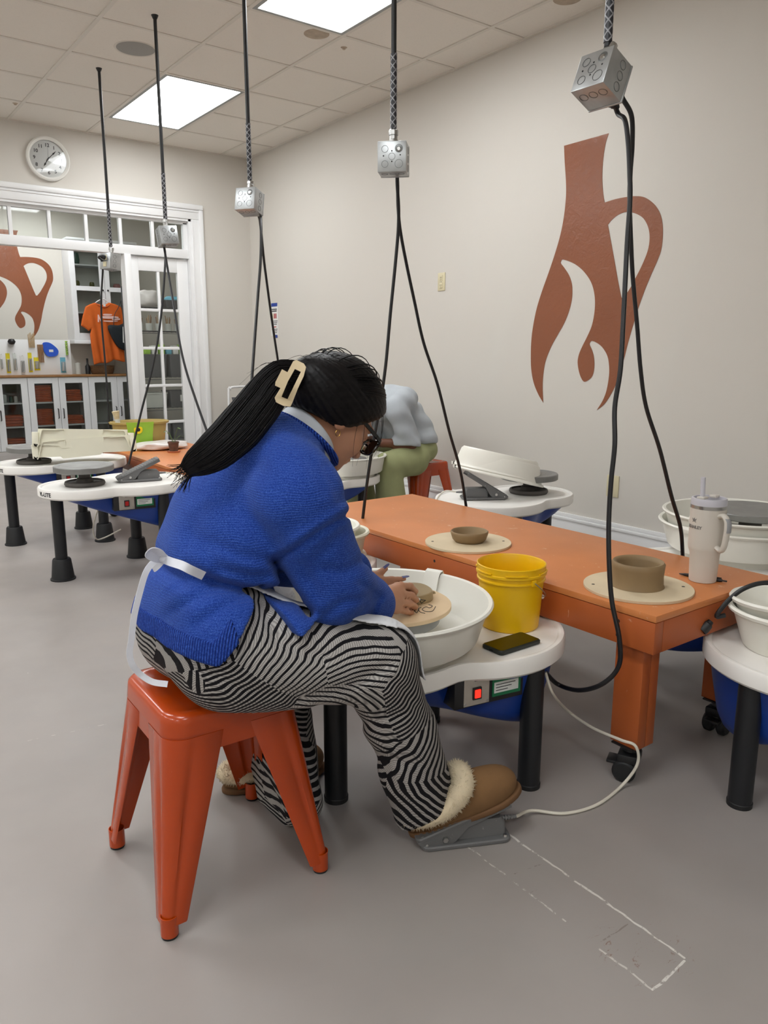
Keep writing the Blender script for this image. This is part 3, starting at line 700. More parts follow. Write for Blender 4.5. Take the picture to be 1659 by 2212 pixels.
make_wheel('pottery wheel with lit red switch that the person in blue works at', (*WA, 0), math.radians(-4), HA, lit=True, lettering=False)
make_wheel('pottery wheel on rubber boots with a grey pedal on its top', (*WB, 0), 0, 0.502, True)
make_wheel('pottery wheel on rubber boots carrying upturned cream splash pan halves', (*WC, 0), 0, 0.512, True)
make_wheel('pottery wheel in front of the seated person in green trousers', (*WD, 0), PI, 0.44, lettering=False)
make_wheel('pottery wheel by the right wall with pedal and upturned pan on it', (*WE, 0), PI, 0.462, lettering=False)
make_wheel('pottery wheel behind the tumbler end of the orange table', (*WF, 0), PI, 0.42, head=False, lettering=False)
make_wheel('pottery wheel at the short end of the orange table with nested bowls', (*WG, 0), PI/2, 0.402, lettering=False)
make_wheel('pottery wheel half hidden behind the person in blue carrying nested buckets', (*WH, 0), 0, 0.412, lettering=False)
# small marks printed on the rim of the wheel by the wall
def pan_profile(rb=0.255, rt=0.286, hh=0.104, th=0.004, hub=0.11):
    return [(hub, 0.030), (hub, 0.0), (rb-0.008, 0.0), (rb, 0.008), (rt-0.006, hh-0.014), (rt+0.004, hh-0.010), (rt+0.008, hh-0.003), (rt+0.004, hh+0.002), (rt-0.006, hh), (rt-0.009-th*0.5, hh-0.012), (rb-th-0.003, 0.012), (rb-0.016, th+0.001), (hub+th, th+0.001), (hub+th, 0.030)]
def half_pan(name, label, cat, M, mat, group=None, arc=(0, PI), lip=True, **kw):
    t_ = thing(name, label, cat, group=group); t_.matrix_world = M
    MB().lathe(pan_profile(**kw), 48, arc=arc, closed=True).obj('pan_shell', mat, t_, 40)
    if lip:     # the overlapping flange where two halves join
        pr_ = pan_profile(**kw); rt = kw.get('rt', 0.286); rb = kw.get('rb', 0.255); hh = kw.get('hh', 0.104)
        for a in arc:
            e = 0.045*(1 if a == arc[0] else -1)*(-1)
            p2 = [(rb-0.10, 0.006), (rb-0.012, 0.006), (rb-0.005, 0.012), (rt-0.012, hh-0.010), (rt-0.004, hh+0.005), (rt+0.010, hh+0.002), (rt+0.014, hh-0.012), (rt+0.010, hh-0.013), (rt+0.004, hh-0.006)]
            p2 = p2+[(r_-0.0035, z+0.0035) for r_, z in p2[:5][::-1]][::1]
            MB().lathe(p2, 4, arc=(min(a, a+e), max(a, a+e)), closed=True).obj('joint_flange', mat, t_, 40)
    return t_
def full_pan(label, loc, mat='pan_white', seam=math.radians(60), group='splash pans', **kw):
    t_ = thing('splash_pan', label, 'splash pan', loc, 0, group)
    MB().lathe(pan_profile(**kw), 72, closed=True).obj('pan_shell', mat, t_, 40)
    rt = kw.get('rt', 0.286); rb = kw.get('rb', 0.255); hh = kw.get('hh', 0.104)
    p2 = [(rb-0.085, 0.0055), (rb-0.016, 0.0055), (rb-0.008, 0.012), (rt-0.016, hh-0.014), (rt-0.009, hh+0.003), (rt+0.006, hh+0.006), (rt+0.012, hh-0.004), (rt+0.009, hh-0.016)]
    p2 = p2+[(r_-0.003, z+0.003) if i < 4 else (r_+0.0025, z+0.0035) for i, (r_, z) in list(enumerate(p2))[::-1]]
    MB().lathe([(0.17, -0.033), (0.20, -0.033), (0.205, 0.001), (0.165, 0.001)], 48, closed=True).obj('foot_ring', mat, t_, 40)
    for s_ in (seam, seam+PI): MB().lathe(p2, 8, arc=(s_-0.07, s_+0.11), closed=True).obj('joint_flange', mat, t_, 40)
    return t_
full_pan('white splash pan around the bat the person in blue works on', (*WA, HA+0.026), seam=math.radians(20))
full_pan('white splash pan in front of the person in green trousers', (*WD, 0.460), 'pan_white', math.radians(100), rb=0.25, rt=0.27)
full_pan('white splash pan behind the cream tumbler, lower of two nested', (*WF, 0.446), 'pan_white', math.radians(170))
full_pan('white splash pan behind the cream tumbler, upper of two nested', (*WF, 0.446+0.040), 'pan_white', math.radians(176), rb=0.246, rt=0.274, hub=0.12)
# loose head lying on the nested pans
lh = thing('loose_wheel_head', 'grey round wheel head standing above nested white pans', 'wheel head', (WF[0]+0.05, WF[1]-0.02, 0.417))
MB().lathe([(0, 0.155), (0.165, 0.155), (0.17, 0.158), (0.17, 0.178), (0.167, 0.181), (0, 0.181)], 56).obj('disc', 'head_grey', lh)
MB().lathe([(0, 0.002), (0.045, 0.002), (0.04, 0.155), (0, 0.155)], 24).obj('hub', 'collar', lh)
# upturned halves: on the far left wheel and on the wheel by the wall
def upside(loc, rz, tilt, ax='X', ax2=0.0):
    return Matrix.Translation(loc) @ Matrix.Rotation(rz, 4, 'Z') @ Matrix.Rotation(tilt, 4, ax) @ Matrix.Rotation(ax2, 4, 'Y') @ Matrix.Rotation(PI, 4, 'X')
LO_ = half_pan('splash_pan_half', 'cream upturned splash pan half on the far left wheel, lower of two', 'splash pan', upside((1.365, 4.94, 0.668), math.radians(166), math.radians(4), 'X', math.radians(2)), 'pan_cream', 'upturned pan halves', rb=0.25, rt=0.285)
UP_ = half_pan('splash_pan_half', 'cream upturned splash pan half on the far left wheel, upper of two', 'splash pan', upside((1.37, 4.95, 0.722), math.radians(170), math.radians(5), 'X', math.radians(-3)), 'pan_cream', 'upturned pan halves', rb=0.25, rt=0.275)
half_pan('splash_pan_half', 'white upturned splash pan half leaning on the pedal by the wall', 'splash pan', upside((2.925, 2.92, 0.648), math.radians(6), math.radians(4), 'X', math.radians(14)), 'pan_white', 'upturned pan halves', rb=0.25, rt=0.285)
half_pan('splash_pan_half', 'white upturned splash pan half nested over another on the wall wheel', 'splash pan', upside((2.92, 2.925, 0.670), math.radians(4), math.radians(4), 'X', math.radians(13)), 'pan_white', 'upturned pan halves', rb=0.245, rt=0.276)

for H_, r_ in ((LO_, 0.27), (UP_, 0.262)):      # straight front walls of the halves, with ragged lower edge
    MB().prism([(-r_, 0.0), (r_, 0.0), (r_, 0.10), (r_*0.55, 0.105), (r_*0.5, 0.118), (-r_*0.3, 0.112), (-r_*0.38, 0.100), (-r_, 0.104)], -0.003, 0.003, 0, Matrix.Translation((0, 0.012, 0)) @ Matrix.Rotation(PI/2, 4, 'X')).obj('front_wall', 'pan_cream', H_, 0)
    for sx in (-1, 1): MB().box(*sorted((sx*r_, sx*(r_+0.035))), -0.012, 0.004, 0.02, 0.104, 0.002).obj('end_flange', 'pan_cream', H_)
# ------------------------------------------------------------------ pedals
def make_pedal(label, loc, rz, ang, name='foot_pedal'):
    """long axis +x (toe end), base 0.23 x 0.095, plate hinged near the heel"""
    p = thing(name, label, 'foot pedal', loc, rz, 'foot pedals')
    def rrect(l0, l1, w, r_, n=6):
        o = []
        for cx_, cy_, a0 in ((l1-r_, w-r_, 0), (l0+r_, w-r_, PI/2), (l0+r_, -w+r_, PI), (l1-r_, -w+r_, 1.5*PI)):
            for k in range(n+1): a = a0+PI/2*k/n; o.append((cx_+r_*math.cos(a), cy_+r_*math.sin(a)))
        return o
    MB().prism(rrect(-0.115, 0.115, 0.055, 0.022), 0.0, 0.012, 0.003).obj('base_plate', 'pedal', p)
    hb = [[(x, y, z) for x, y in rrect(-0.02+i, 0.105-i, 0.036-i*0.5, 0.008)] for i, z in ((0, 0.010), (0.003, 0.045), (0.012, 0.056))]
    MB().rings(hb).obj('gear_box', 'pedal', p, 40)
    T = Matrix.Translation((-0.055, 0, 0.034)) @ Matrix.Rotation(-ang, 4, 'Y')
    pl = MB().prism(rrect(-0.070, 0.180, 0.047, 0.016), 0.006, 0.018, 0.003, T).obj('treadle', 'pedal', p)
    for k in range(16): MB().box(-0.056+k*0.0145, -0.050+k*0.0145, -0.041, 0.041, 0.0175, 0.0200, 0, T).obj('tread_rib', 'pedal', pl, 0)
    for s_ in (-1, 1):
        sk = MB().prism([(-0.068, 0.008), (-0.055, -0.014), (-0.01, -0.030), (0.02, -0.026), (0.06, -0.004), (0.178, -0.002), (0.178, 0.012), (-0.068, 0.012)], -0.002, 0.002, 0, T @ Matrix.Translation((0, s_*0.044, 0)) @ Matrix.Rotation(PI/2, 4, 'X')).obj('treadle_skirt', 'pedal', pl, 0)
    MB().cyl((-0.055, -0.053, 0.026), (-0.055, 0.053, 0.026), 0.007, n=6).obj('hinge_bolt', 'steel', p)
    for sx in (-0.1, 0.1):
        for sy in (-0.042, 0.042): MB().cyl((sx, sy, 0.011), (sx, sy, 0.017), 0.006, 0.004, n=10).obj('corner_screw', 'steel', p)
    bt = MB()
    for k in range(5): bt.lathe([(0.0, 0.0), (0.0075-k*0.0006, 0.0), (0.0075-k*0.0006, 0.004), (0.0, 0.004)], 12, M=Matrix.Translation((0.105+k*0.0075, 0, 0.034)) @ Matrix.Rotation(PI/2, 4, 'Y'))
    bt.cyl((0.10, 0, 0.034), (0.143, 0, 0.034), 0.004, n=10); bt.obj('strain_relief', 'pedal_light', p)
    return p
pa, pb = at_z(905, 1812, 0), at_z(1090, 1792, 0)
PED = Vector((1.190, 1.262, 0)); PED_RZ = math.atan2(-0.095, 0.195); PED_ANG = math.radians(19.5)
make_pedal('grey foot pedal on the floor under the fluffy tan slipper', PED, PED_RZ, PED_ANG)
make_pedal('grey foot pedal resting on top of the wheel on rubber boots', (1.43, 4.16, 0.4975), math.radians(-12), math.radians(24))
make_pedal('grey foot pedal under the upturned pan on the wall side wheel', (2.735, 2.80, 0.4575), math.radians(150), math.radians(31))
def cord(name, label, pts, r_, mat, cat='cord', group=None, n=8, per=8):
    o = MB().tube(pts, r_, n, per).obj(name, mat); return tag(o, label, cat, group)
e0 = PED+Vector((math.cos(PED_RZ)*0.145, math.sin(PED_RZ)*0.145, 0.034))
cp = [e0]+[at_z(x, y, z) for x, y, z in ((1150, 1751, 0.012), (1220, 1757, 0.006), (1290, 1738, 0.006), (1345, 1695, 0.012), (1377, 1650, 0.075), (1373, 1612, 0.128), (1340, 1598, 0.135), (1280, 1572, 0.12), (1230, 1538, 0.13))]+[at_x(1195, 1500, 1.57), at_x(1178, 1452, 1.545)]
cord('pedal_cord', 'thin white cable from the floor pedal looping past the table caster', cp, 0.0042, 'wire_white')
c0 = Vector((1.43+0.14*math.cos(math.radians(-12)), 4.16+0.14*math.sin(math.radians(-12)), 0.4975+0.036))
cord('pedal_cord', 'thin white cable hanging from the pedal on the booted wheel', [c0, c0+Vector((0.045, -0.03, -0.012)), (1.605, 3.98, 0.505), (1.68, 3.90, 0.44), (1.70, 3.90, 0.33), (1.68, 3.95, 0.22)], 0.004, 'wire_white')
c1 = Vector((2.735+0.143*math.cos(math.radians(146)), 2.80+0.143*math.sin(math.radians(146)), 0.4575+0.034))
cord('pedal_cord', 'thin white cable hanging from the pedal beside the wall wheel', [c1, c1+Vector((-0.05, 0.03, 0.004)), (2.505, 2.90, 0.46), (2.478, 2.88, 0.40), (2.475, 2.87, 0.30)], 0.004, 'wire_white')
cord('wheel_cord', 'loop of pale cable hanging under the booted wheels', [(1.25, 4.30, 0.375), (1.235, 4.42, 0.22), (1.26, 4.48, 0.13), (1.31, 4.50, 0.12), (1.40, 4.45, 0.17)], 0.004, 'wire_white')

# ------------------------------------------------------------------ orange tables on casters
def make_table(label, x0, x1, y0, y1, h=0.52):
    t_ = thing('work_table', label, 'table', ((x0+x1)/2, (y0+y1)/2, 0), 0, 'orange work tables')
    hx, hy = (x1-x0)/2, (y1-y0)/2
    MB().box(-hx, hx, -hy, hy, h-0.019, h, 0.0022).obj('table_top', 'table_orange', t_)
    for s_ in (-1, 1):
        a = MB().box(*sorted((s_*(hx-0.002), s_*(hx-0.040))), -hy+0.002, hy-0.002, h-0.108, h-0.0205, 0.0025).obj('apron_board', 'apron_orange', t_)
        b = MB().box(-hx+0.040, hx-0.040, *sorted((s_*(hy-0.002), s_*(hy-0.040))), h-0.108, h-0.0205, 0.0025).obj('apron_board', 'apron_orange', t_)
        for q in (-0.9, 0.9, 0.0):
            for zz in (h-0.045, h-0.085): MB().lathe([(0.0, 0.0003), (0.004, 0.0003), (0.0055, 0.0)], 10, M=mat_basis((s_*(hx-0.002), q*(hy-0.03), zz), (0, s_, 0), (0, 0, 1), (s_, 0, 0))).obj('screw_hole', 'hole', a)
    for sx in (-1, 1):
        for sy in (-1, 1):
            cx_, cy_ = sx*(hx-0.072), sy*(hy-0.095)
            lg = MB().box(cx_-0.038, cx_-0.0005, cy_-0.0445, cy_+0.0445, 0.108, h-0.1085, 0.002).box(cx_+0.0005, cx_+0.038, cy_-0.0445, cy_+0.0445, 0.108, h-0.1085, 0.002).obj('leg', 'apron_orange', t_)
            cs = MB().box(cx_-0.045, cx_+0.045, cy_-0.035, cy_+0.035, 0.103, 0.108, 0.001).cyl((cx_, cy_, 0.103), (cx_, cy_, 0.080), 0.020, 0.026).obj('caster', 'dark', lg)
            a = 0.6*sx+0.5*sy; M_ = Matrix.Translation((cx_-0.012, cy_-0.006, 0)) @ Matrix.Rotation(a, 4, 'Z')
            MB().box(-0.030, 0.030, -0.034, 0.034, 0.058, 0.084, 0.006, M_).obj('caster_fork', 'dark', lg)
            for yy in (-0.022, 0.022):
                MB().lathe([(0, -0.0145), (0.026, -0.0145), (0.0325, -0.008), (0.0325, 0.008), (0.026, 0.0145), (0, 0.0145)], 24, M=M_ @ Matrix.Translation((-0.010, yy, 0.0325)) @ Matrix.Rotation(PI/2, 4, 'X')).obj('caster_wheel', 'rubber', lg)
            MB().box(-0.060, -0.026, -0.024, 0.024, 0.046, 0.056, 0.003, M_).obj('brake_lever', 'dark', lg)
    return t_
make_table('orange wooden caster table with clay pots and a tumbler on it', 1.690, 2.300, 1.085, 2.845)
make_table('orange wooden caster table under the bagged clay and green tub', 1.690, 2.300, 4.02, 5.78)

# ------------------------------------------------------------------ metal stools
def make_stool(label, loc, rz):
    s_ = thing('metal_stool', label, 'stool', loc, rz, 'orange metal stools')
    h = 0.457
    def rr(w, r_, z, n=7):
        o = []
        for sx, sy, a0 in ((1, 1, 0), (-1, 1, PI/2), (-1, -1, PI), (1, -1, 1.5*PI)):
            for k in range(n+1): a = a0+PI/2*k/n; o.append((sx*(w-r_)+r_*math.cos(a), sy*(w-r_)+r_*math.sin(a), z))
        return o
    MB().rings([rr(0.148, 0.045, h-0.045), rr(0.153, 0.05, h-0.045), rr(0.151, 0.05, h-0.02), rr(0.149, 0.049, h-0.008), rr(0.143, 0.045, h-0.0015), rr(0.135, 0.04, h), rr(0.124, 0.035, h-0.001), rr(0.112, 0.03, h-0.006), rr(0.09, 0.025, h-0.0075)]).obj('seat', 'stool_orange', s_, 50)
    MB().rings([rr(0.1525, 0.047, h-0.088), rr(0.1505, 0.047, h-0.043), rr(0.147, 0.044, h-0.043), rr(0.149, 0.044, h-0.088)], closed_v=True).obj('apron', 'stool_orange', s_, 50)
    def section(t, th):
        """L-shaped folded sheet, corner at the outside; t = 0 top, 1 bottom"""
        c = 0.152+(0.197-0.152)*t; arm = 0.088*(1-t)+0.036*t; r_ = 0.045*(1-t)+0.016*t; o = []
        rib = 0.004*math.sin(PI*min(1, max(0, (t-0.05)/0.9)))
        o.append((c-r_-arm+r_*0.3, c)); o.append((c-r_-0.6*(arm-r_)*0.8, c)); o.append((c-r_-0.35*(arm-r_), c-rib)); o.append((c-r_-0.12*(arm-r_), c-rib)); 
        for k in range(7): a = PI/2-PI/2*k/6; o.append((c-r_+r_*math.cos(a), c-r_+r_*math.sin(a)))
        o.append((c-rib, c-r_-0.12*(arm-r_))); o.append((c-rib, c-r_-0.35*(arm-r_))); o.append((c, c-r_-0.6*(arm-r_)*0.8)); o.append((c, c-r_-arm+r_*0.3))
        n = len(o); i2 = []
        for (x, y) in o[::-1]: i2.append((x-th, y-th))
        # rolled edges
        return o+i2
    for q in range(4):
        R_ = Matrix.Rotation(q*PI/2, 4, 'Z'); loops = []
        for k in range(9):
            t = k/8; z = h-0.05-(h-0.05-0.030)*t
            loops.append([R_ @ Vector((x, y, z)) for x, y in section(t, 0.0035)])
        lg = MB().rings(loops).obj('leg', 'stool_orange', s_, 50)
        c = 0.1805; p = R_ @ Vector((c, c, 0))
        MB().lathe([(0.0185, 0.006), (0.0185, 0.050), (0.0165, 0.050), (0.0165, 0.006)], 20, c=p, closed=True).obj('foot_ferrule', 'stool_orange', lg)
        MB().lathe([(0, 0.0), (0.0165, 0.0), (0.0178, 0.003), (0.0172, 0.012), (0, 0.034)], 20, c=p).obj('rubber_foot', 'rubber', lg)
    for a in (PI/4, -PI/4):
        M_ = Matrix.Rotation(a, 4, 'Z'); MB().box(-0.19, 0.19, -0.007, 0.007, h-0.093, h-0.088, 0, M_).obj('cross_brace', 'dark', s_, 0)
    return s_
STOOL = (0.659, 1.545); make_stool('glossy orange metal stool under the person in the blue sweater', (*STOOL, 0), math.radians(-1.5))
STOOL2 = (3.385, 4.10); make_stool('orange metal stool under the person in green trousers', (*STOOL2, 0), math.radians(2))

# ------------------------------------------------------------------ ware on the table
def make_bat(label, c, r_, mat, z0, th=0.0085, holes=0.254, a0=0.0):
    b = thing('throwing_bat', label, 'bat', (c[0], c[1], z0), a0, 'round bats')
    MB().lathe([(0, 0), (r_-0.001, 0), (r_, 0.001), (r_, th-0.001), (r_-0.001, th), (0, th)], 72).obj('board', mat, b)
    for s_ in (-1, 1): MB().lathe([(0, th+0.0004), (0.0042, th+0.0004), (0.005, th)], 12, c=(s_*holes/2, 0, 0)).obj('pin_hole', 'hole', b)
    return b
b1 = at_z(1011, 1171, 0.525); b2 = at_z(1378, 1267, 0.525)
BR = 0.153
make_bat('round bat with the shallow clay dish on the orange table', b1, BR, 'bat', 0.52, a0=math.radians(-35))
make_bat('round bat with the straight sided clay ring pot on the orange table', b2, BR, 'bat', 0.52, a0=math.radians(-42))
dz = 0.529
o = MB().lathe([(0, 0.0), (0.050, 0.0), (0.060, 0.010), (0.066, 0.028), (0.0675, 0.036), (0.064, 0.039), (0.059, 0.036), (0.056, 0.020), (0.048, 0.010), (0, 0.008)], 56, c=(b1.x+0.002, b1.y-0.004, dz)).obj('clay_dish', 'clay', None, 60); tag(o, 'shallow unfired brown clay dish on the left bat', 'clay pot')
o['label'] = 'shallow unfired brown clay dish with sloping sides on a bat'
o = MB().lathe([(0, 0.0), (0.076, 0.0), (0.073, 0.008), (0.0715, 0.03), (0.0735, 0.055), (0.0745, 0.066), (0.070, 0.072), (0.062, 0.070), (0.058, 0.060), (0.056, 0.012), (0, 0.010)], 64, c=(b2.x+0.0, b2.y+0.004, dz)).obj('clay_pot', 'clay', None, 60)
tag(o, 'thick walled unfired clay ring pot with straight sides on a bat', 'clay pot')
# tumbler
tb = at_z(1521, 1257, 0.52); tp = thing('tumbler', 'tall cream tumbler with handle, clear lid and straw', 'tumbler', (tb.x+0.01, tb.y+0.012, 0.52), 0)
MB().lathe([(0, 0), (0.0365, 0), (0.0385, 0.002), (0.042, 0.085), (0.0475, 0.100), (0.0490, 0.108), (0.0500, 0.222), (0, 0.222)], 48).obj('body', 'tumbler', tp, 30)
MB().lathe([(0.0502, 0.222), (0.0502, 0.232), (0.0470, 0.232), (0.0470, 0.222)], 48, closed=True).obj('steel_band', 'steel', tp)
MB().lathe([(0, 0.236), (0.040, 0.236), (0.043, 0.252), (0.0480, 0.2525), (0.0500, 0.246), (0.0500, 0.231), (0, 0.231)], 48).obj('lid', 'lid', tp, 30)
ha = math.radians(250)      # handle points to the right and a little towards the camera side
hd = Vector((math.cos(ha), math.sin(ha), 0)); hp = lambda r_, z: hd*r_+Vector((0, 0, z))
hn = MB().tube([hp(0.049, 0.205), hp(0.066, 0.209), hp(0.080, 0.197), hp(0.083, 0.175), hp(0.081, 0.150), hp(0.076, 0.122), hp(0.066, 0.108), hp(0.047, 0.112)], 0.0095, 12, 8, flat=(0.0095, 0.0075)).obj('handle', 'tumbler', tp)
MB().tube([hp(0.074, 0.2075), hp(0.0875, 0.197), hp(0.0905, 0.178), hp(0.0895, 0.165)], 0.007, 10, 6, flat=(0.0080, 0.003)).obj('grip_pad', 'grip', hn)
MB().cyl((-0.016, 0.012, 0.235), (-0.019, 0.014, 0.312), 0.0068, n=16).obj('straw', 'lid', tp)
MB().box(0.012, 0.036, -0.012, 0.010, 0.250, 0.258, 0.003).obj('lid_tab', 'tumbler', tp); MB().box(-0.034, -0.005, -0.002, 0.022, 0.249, 0.256, 0.003).obj('straw_tab', 'tumbler', tp)
la = math.radians(164)
bend_text('STANLEY', 0.0125, 'logo_grey', 'name_print', tp, 0.0495, 0.168, la, bold=0.0004)
me = shape2d([[(-0.007, 0.0), (-0.004, 0.004), (-0.009, 0.012), (-0.003, 0.009), (0, 0.014), (0.003, 0.009), (0.009, 0.012), (0.004, 0.004), (0.007, 0.0), (0.0, 0.003)]], 0.0006)
for v in me.vertices:
    a = la+v.co.x/0.0495; r_ = 0.0500+v.co.z; v.co = Vector((r_*math.cos(a), r_*math.sin(a), 0.182+v.co.y))
link('emblem', me, 'logo_grey', tp, 0)
# pen behind the tumbler
pA, pB = at_z(1467, 1239, 0.525), at_z(1571, 1256, 0.525)
pd = (pB-pA); pn = thing('pen', 'black click pen lying behind the tumbler', 'pen', (pA+pB)/2, math.atan2(pd.y, pd.x))
Lp = pd.length/2
MB().lathe([(0, -Lp), (0.0012, -Lp), (0.0045, -Lp+0.018), (0.0055, -Lp+0.03), (0.0055, Lp-0.02), (0.0045, Lp-0.014), (0, Lp-0.014)], 14, M=Matrix.Rotation(PI/2, 4, 'Y')).obj('barrel', 'dark', pn)
MB().lathe([(0, Lp-0.015), (0.0025, Lp-0.015), (0.0025, Lp-0.001), (0, Lp)], 10, M=Matrix.Rotation(PI/2, 4, 'Y')).obj('push_button', 'dark', pn)
MB().box(Lp-0.055, Lp-0.016, -0.0015, 0.0015, 0.006, 0.0085, 0.0005).obj('clip', 'dark', pn)
# yellow bucket
bk = thing('yellow_bucket', 'yellow plastic bucket with wire bail on the wheel table', 'bucket', (1.578, 1.492, HA-0.007))
MB().lathe([(0, 0.0), (0.080, 0.0), (0.084, 0.004), (0.0935, 0.142), (0.0985, 0.144), (0.0985, 0.148), (0.0955, 0.150), (0.0965, 0.160), (0.1010, 0.162), (0.1010, 0.168), (0.0985, 0.170), (0.0985, 0.184), (0.0995, 0.188), (0.0970, 0.190), (0.0945, 0.186), (0.0925, 0.150), (0.0795, 0.006), (0, 0.005)], 64).obj('shell', 'yellow', bk, 40)
for a0 in (math.radians(215), math.radians(275), math.radians(335), math.radians(35), math.radians(95), math.radians(155)):
    MB().lathe([(0.099, 0.170), (0.1032, 0.171), (0.1032, 0.174), (0.099, 0.175)], 10, arc=(a0, a0+0.62), closed=True).obj('rim_tab', 'yellow', bk, 30)
ba = math.radians(263)
for s_ in (0, PI):
    q = Vector((math.cos(ba+s_), math.sin(ba+s_), 0)); MB().box(-0.004, 0.007, -0.007, 0.007, 0.142, 0.160, 0.002, Matrix.Translation(q*0.097) @ Matrix.Rotation(ba+s_, 4, 'Z')).obj('bail_ear', 'yellow', bk)
ax_ = Vector((math.cos(ba), math.sin(ba), 0)); sd = Vector((-math.sin(ba), math.cos(ba), 0))
bp = []
for k in range(13):
    th = PI*k/12; bp.append(ax_*(0.104*math.cos(th))+sd*(0.104*math.sin(th)*0.94)+Vector((0, 0, 0.152-0.075*math.sin(th))))
bl = MB().tube(bp, 0.0016, 6, 2).obj('bail_wire', 'steel', bk)
mid = bp[6]; MB().cyl(mid-ax_*0.03, mid+ax_*0.03, 0.0065, n=14).obj('bail_grip', 'pan_white', bl)
# phone
pq = [at_z(x, y, HA) for x, y in ((1037, 1396), (1077, 1414), (1172, 1385), (1131, 1366))]
pc = sum(pq, Vector())/4; px_ = ((pq[3]-pq[0])+(pq[2]-pq[1])); pz = math.atan2(px_.y, px_.x)
ph = thing('smartphone', 'dark smartphone in a case lying beside the yellow bucket', 'phone', (pc.x, pc.y, HA-0.0065), pz)
def rr2(hx, hy, r_, n=6):
    o = []
    for sx, sy, a0 in ((1, 1, 0), (-1, 1, PI/2), (-1, -1, PI), (1, -1, 1.5*PI)):
        for k in range(n+1): a = a0+PI/2*k/n; o.append((sx*(hx-r_)+r_*math.cos(a), sy*(hy-r_)+r_*math.sin(a)))
    return o
MB().prism(rr2(0.078, 0.039, 0.012), 0, 0.0125, 0.003).obj('case', 'phone', ph)
MB().prism(rr2(0.0735, 0.0345, 0.008), 0.0122, 0.0130).obj('screen', 'screen', ph, 0)
MB().box(-0.0795, -0.077, -0.006, 0.006, 0.004, 0.008, 0.001).obj('charging_port', 'hole', ph, 0)
# bat, clay slab on the wheel the woman uses
HZ = HA+0.101
wb_ = make_bat('birch bat with handwritten letters on the working wheel', (WA[0]+0.022, WA[1]+0.006), 0.170, 'bat_wheel', HZ, 0.011, 0.254, math.radians(25))
BATZ = HZ+0.011
bc = Vector((WA[0]+0.022, WA[1]+0.006, BATZ))
# hand lettering S C U, upside down towards the far side, wobbling strokes
pen = []
def stroke(pts):
    for a in pts: pass
    return MB().tube([at_z(x, y, BATZ+0.0006) for x, y in pts], 0.0009, 5, 5)
for pts in ([(941, 1310), (934, 1320), (920, 1321), (912, 1316), (920, 1311), (928, 1313), (934, 1309), (926, 1306)], [(918, 1325), (908, 1322), (904, 1315), (910, 1312)], [(905, 1315), (900, 1324), (893, 1316), (890, 1325)]):
    stroke(pts).obj('pencil_letter', 'ink', wb_, 0, ) .location = (-bc.x, -bc.y, 0)
for ch in wb_.children:
    if ch.name.startswith('pencil_letter'):
        ch.data.transform(Matrix.Translation((-bc.x, -bc.y, -HZ))); ch.location = (0, 0, 0); ch.data.transform(Matrix.Rotation(-math.radians(25), 4, 'Z'))
sc = at_z(882, 1276, BATZ+0.02)
SLAB = Vector((sc.x, sc.y, BATZ))
sl = thing('clay_slab', 'thick round trimmed clay slab on the birch bat', 'clay', SLAB)
lp = []
for z, k in ((0.0, 1.0), (0.003, 1.02), (0.019, 1.0), (0.0225, 0.985), (0.024, 0.95)):
    lp.append([(0.068*k*math.cos(a)*(1+0.02*math.sin(3*a)), 0.068*k*math.sin(a)*(1+0.015*math.sin(5*a+1)), z+0.0008*math.sin(4*a)) for a in [2*PI*i/48 for i in range(48)]])
MB().rings(lp).obj('disc', 'clay2', sl, 28)
for k, (px, py) in enumerate(((934, 1281), (924, 1295))):
    q = at_z(px, py, BATZ)-SLAB; MB().lathe([(0, 0.006), (0.006, 0.005), (0.010, 0.0)], 10, c=(q.x, q.y, 0)).obj('clay_crumb', 'clay2', sl)
# nested bowls on the near right wheel, nested buckets on the hidden wheel
def bucket(name, label, loc, rb, rt, hh, mat, group, rot=(0, 0, 0)):
    t_ = thing(name, label, 'bucket', loc, 0, group, rot=rot)
    MB().lathe([(0, 0), (rb-0.006, 0), (rb, 0.006), (rt-0.008, hh-0.016), (rt+0.004, hh-0.014), (rt+0.007, hh-0.006), (rt+0.003, hh), (rt-0.008, hh-0.003), (rb-0.005, 0.010), (rb-0.012, 0.005), (0, 0.004)], 64).obj('shell', mat, t_, 40)
    return t_
bucket('plastic_bowl', 'white plastic bowl on the end wheel, lower of two nested', (2.07, 0.925, 0.395), 0.112, 0.152, 0.118, 'pan_white', 'nested bowls')
bucket('plastic_bowl', 'white plastic bowl on the end wheel, upper of two nested', (2.073, 0.922, 0.418), 0.108, 0.149, 0.120, 'pan_white', 'nested bowls', (math.radians(-3), math.radians(2), 0))
bucket('plastic_bucket', 'white plastic bucket beside the orange table, lowest of three nested', (1.505, 2.325, 0.405), 0.105, 0.118, 0.055, 'pan_white', 'nested buckets')
bucket('plastic_bucket', 'white plastic bucket beside the orange table, middle of three nested', (1.505, 2.325, 0.415), 0.102, 0.130, 0.130, 'pan_cream', 'nested buckets')
bucket('plastic_bucket', 'white plastic bucket beside the orange table, topmost of three nested', (1.485, 2.335, 0.424), 0.090, 0.118, 0.145, 'pan_white', 'nested buckets', (math.radians(2), math.radians(-2), 0))

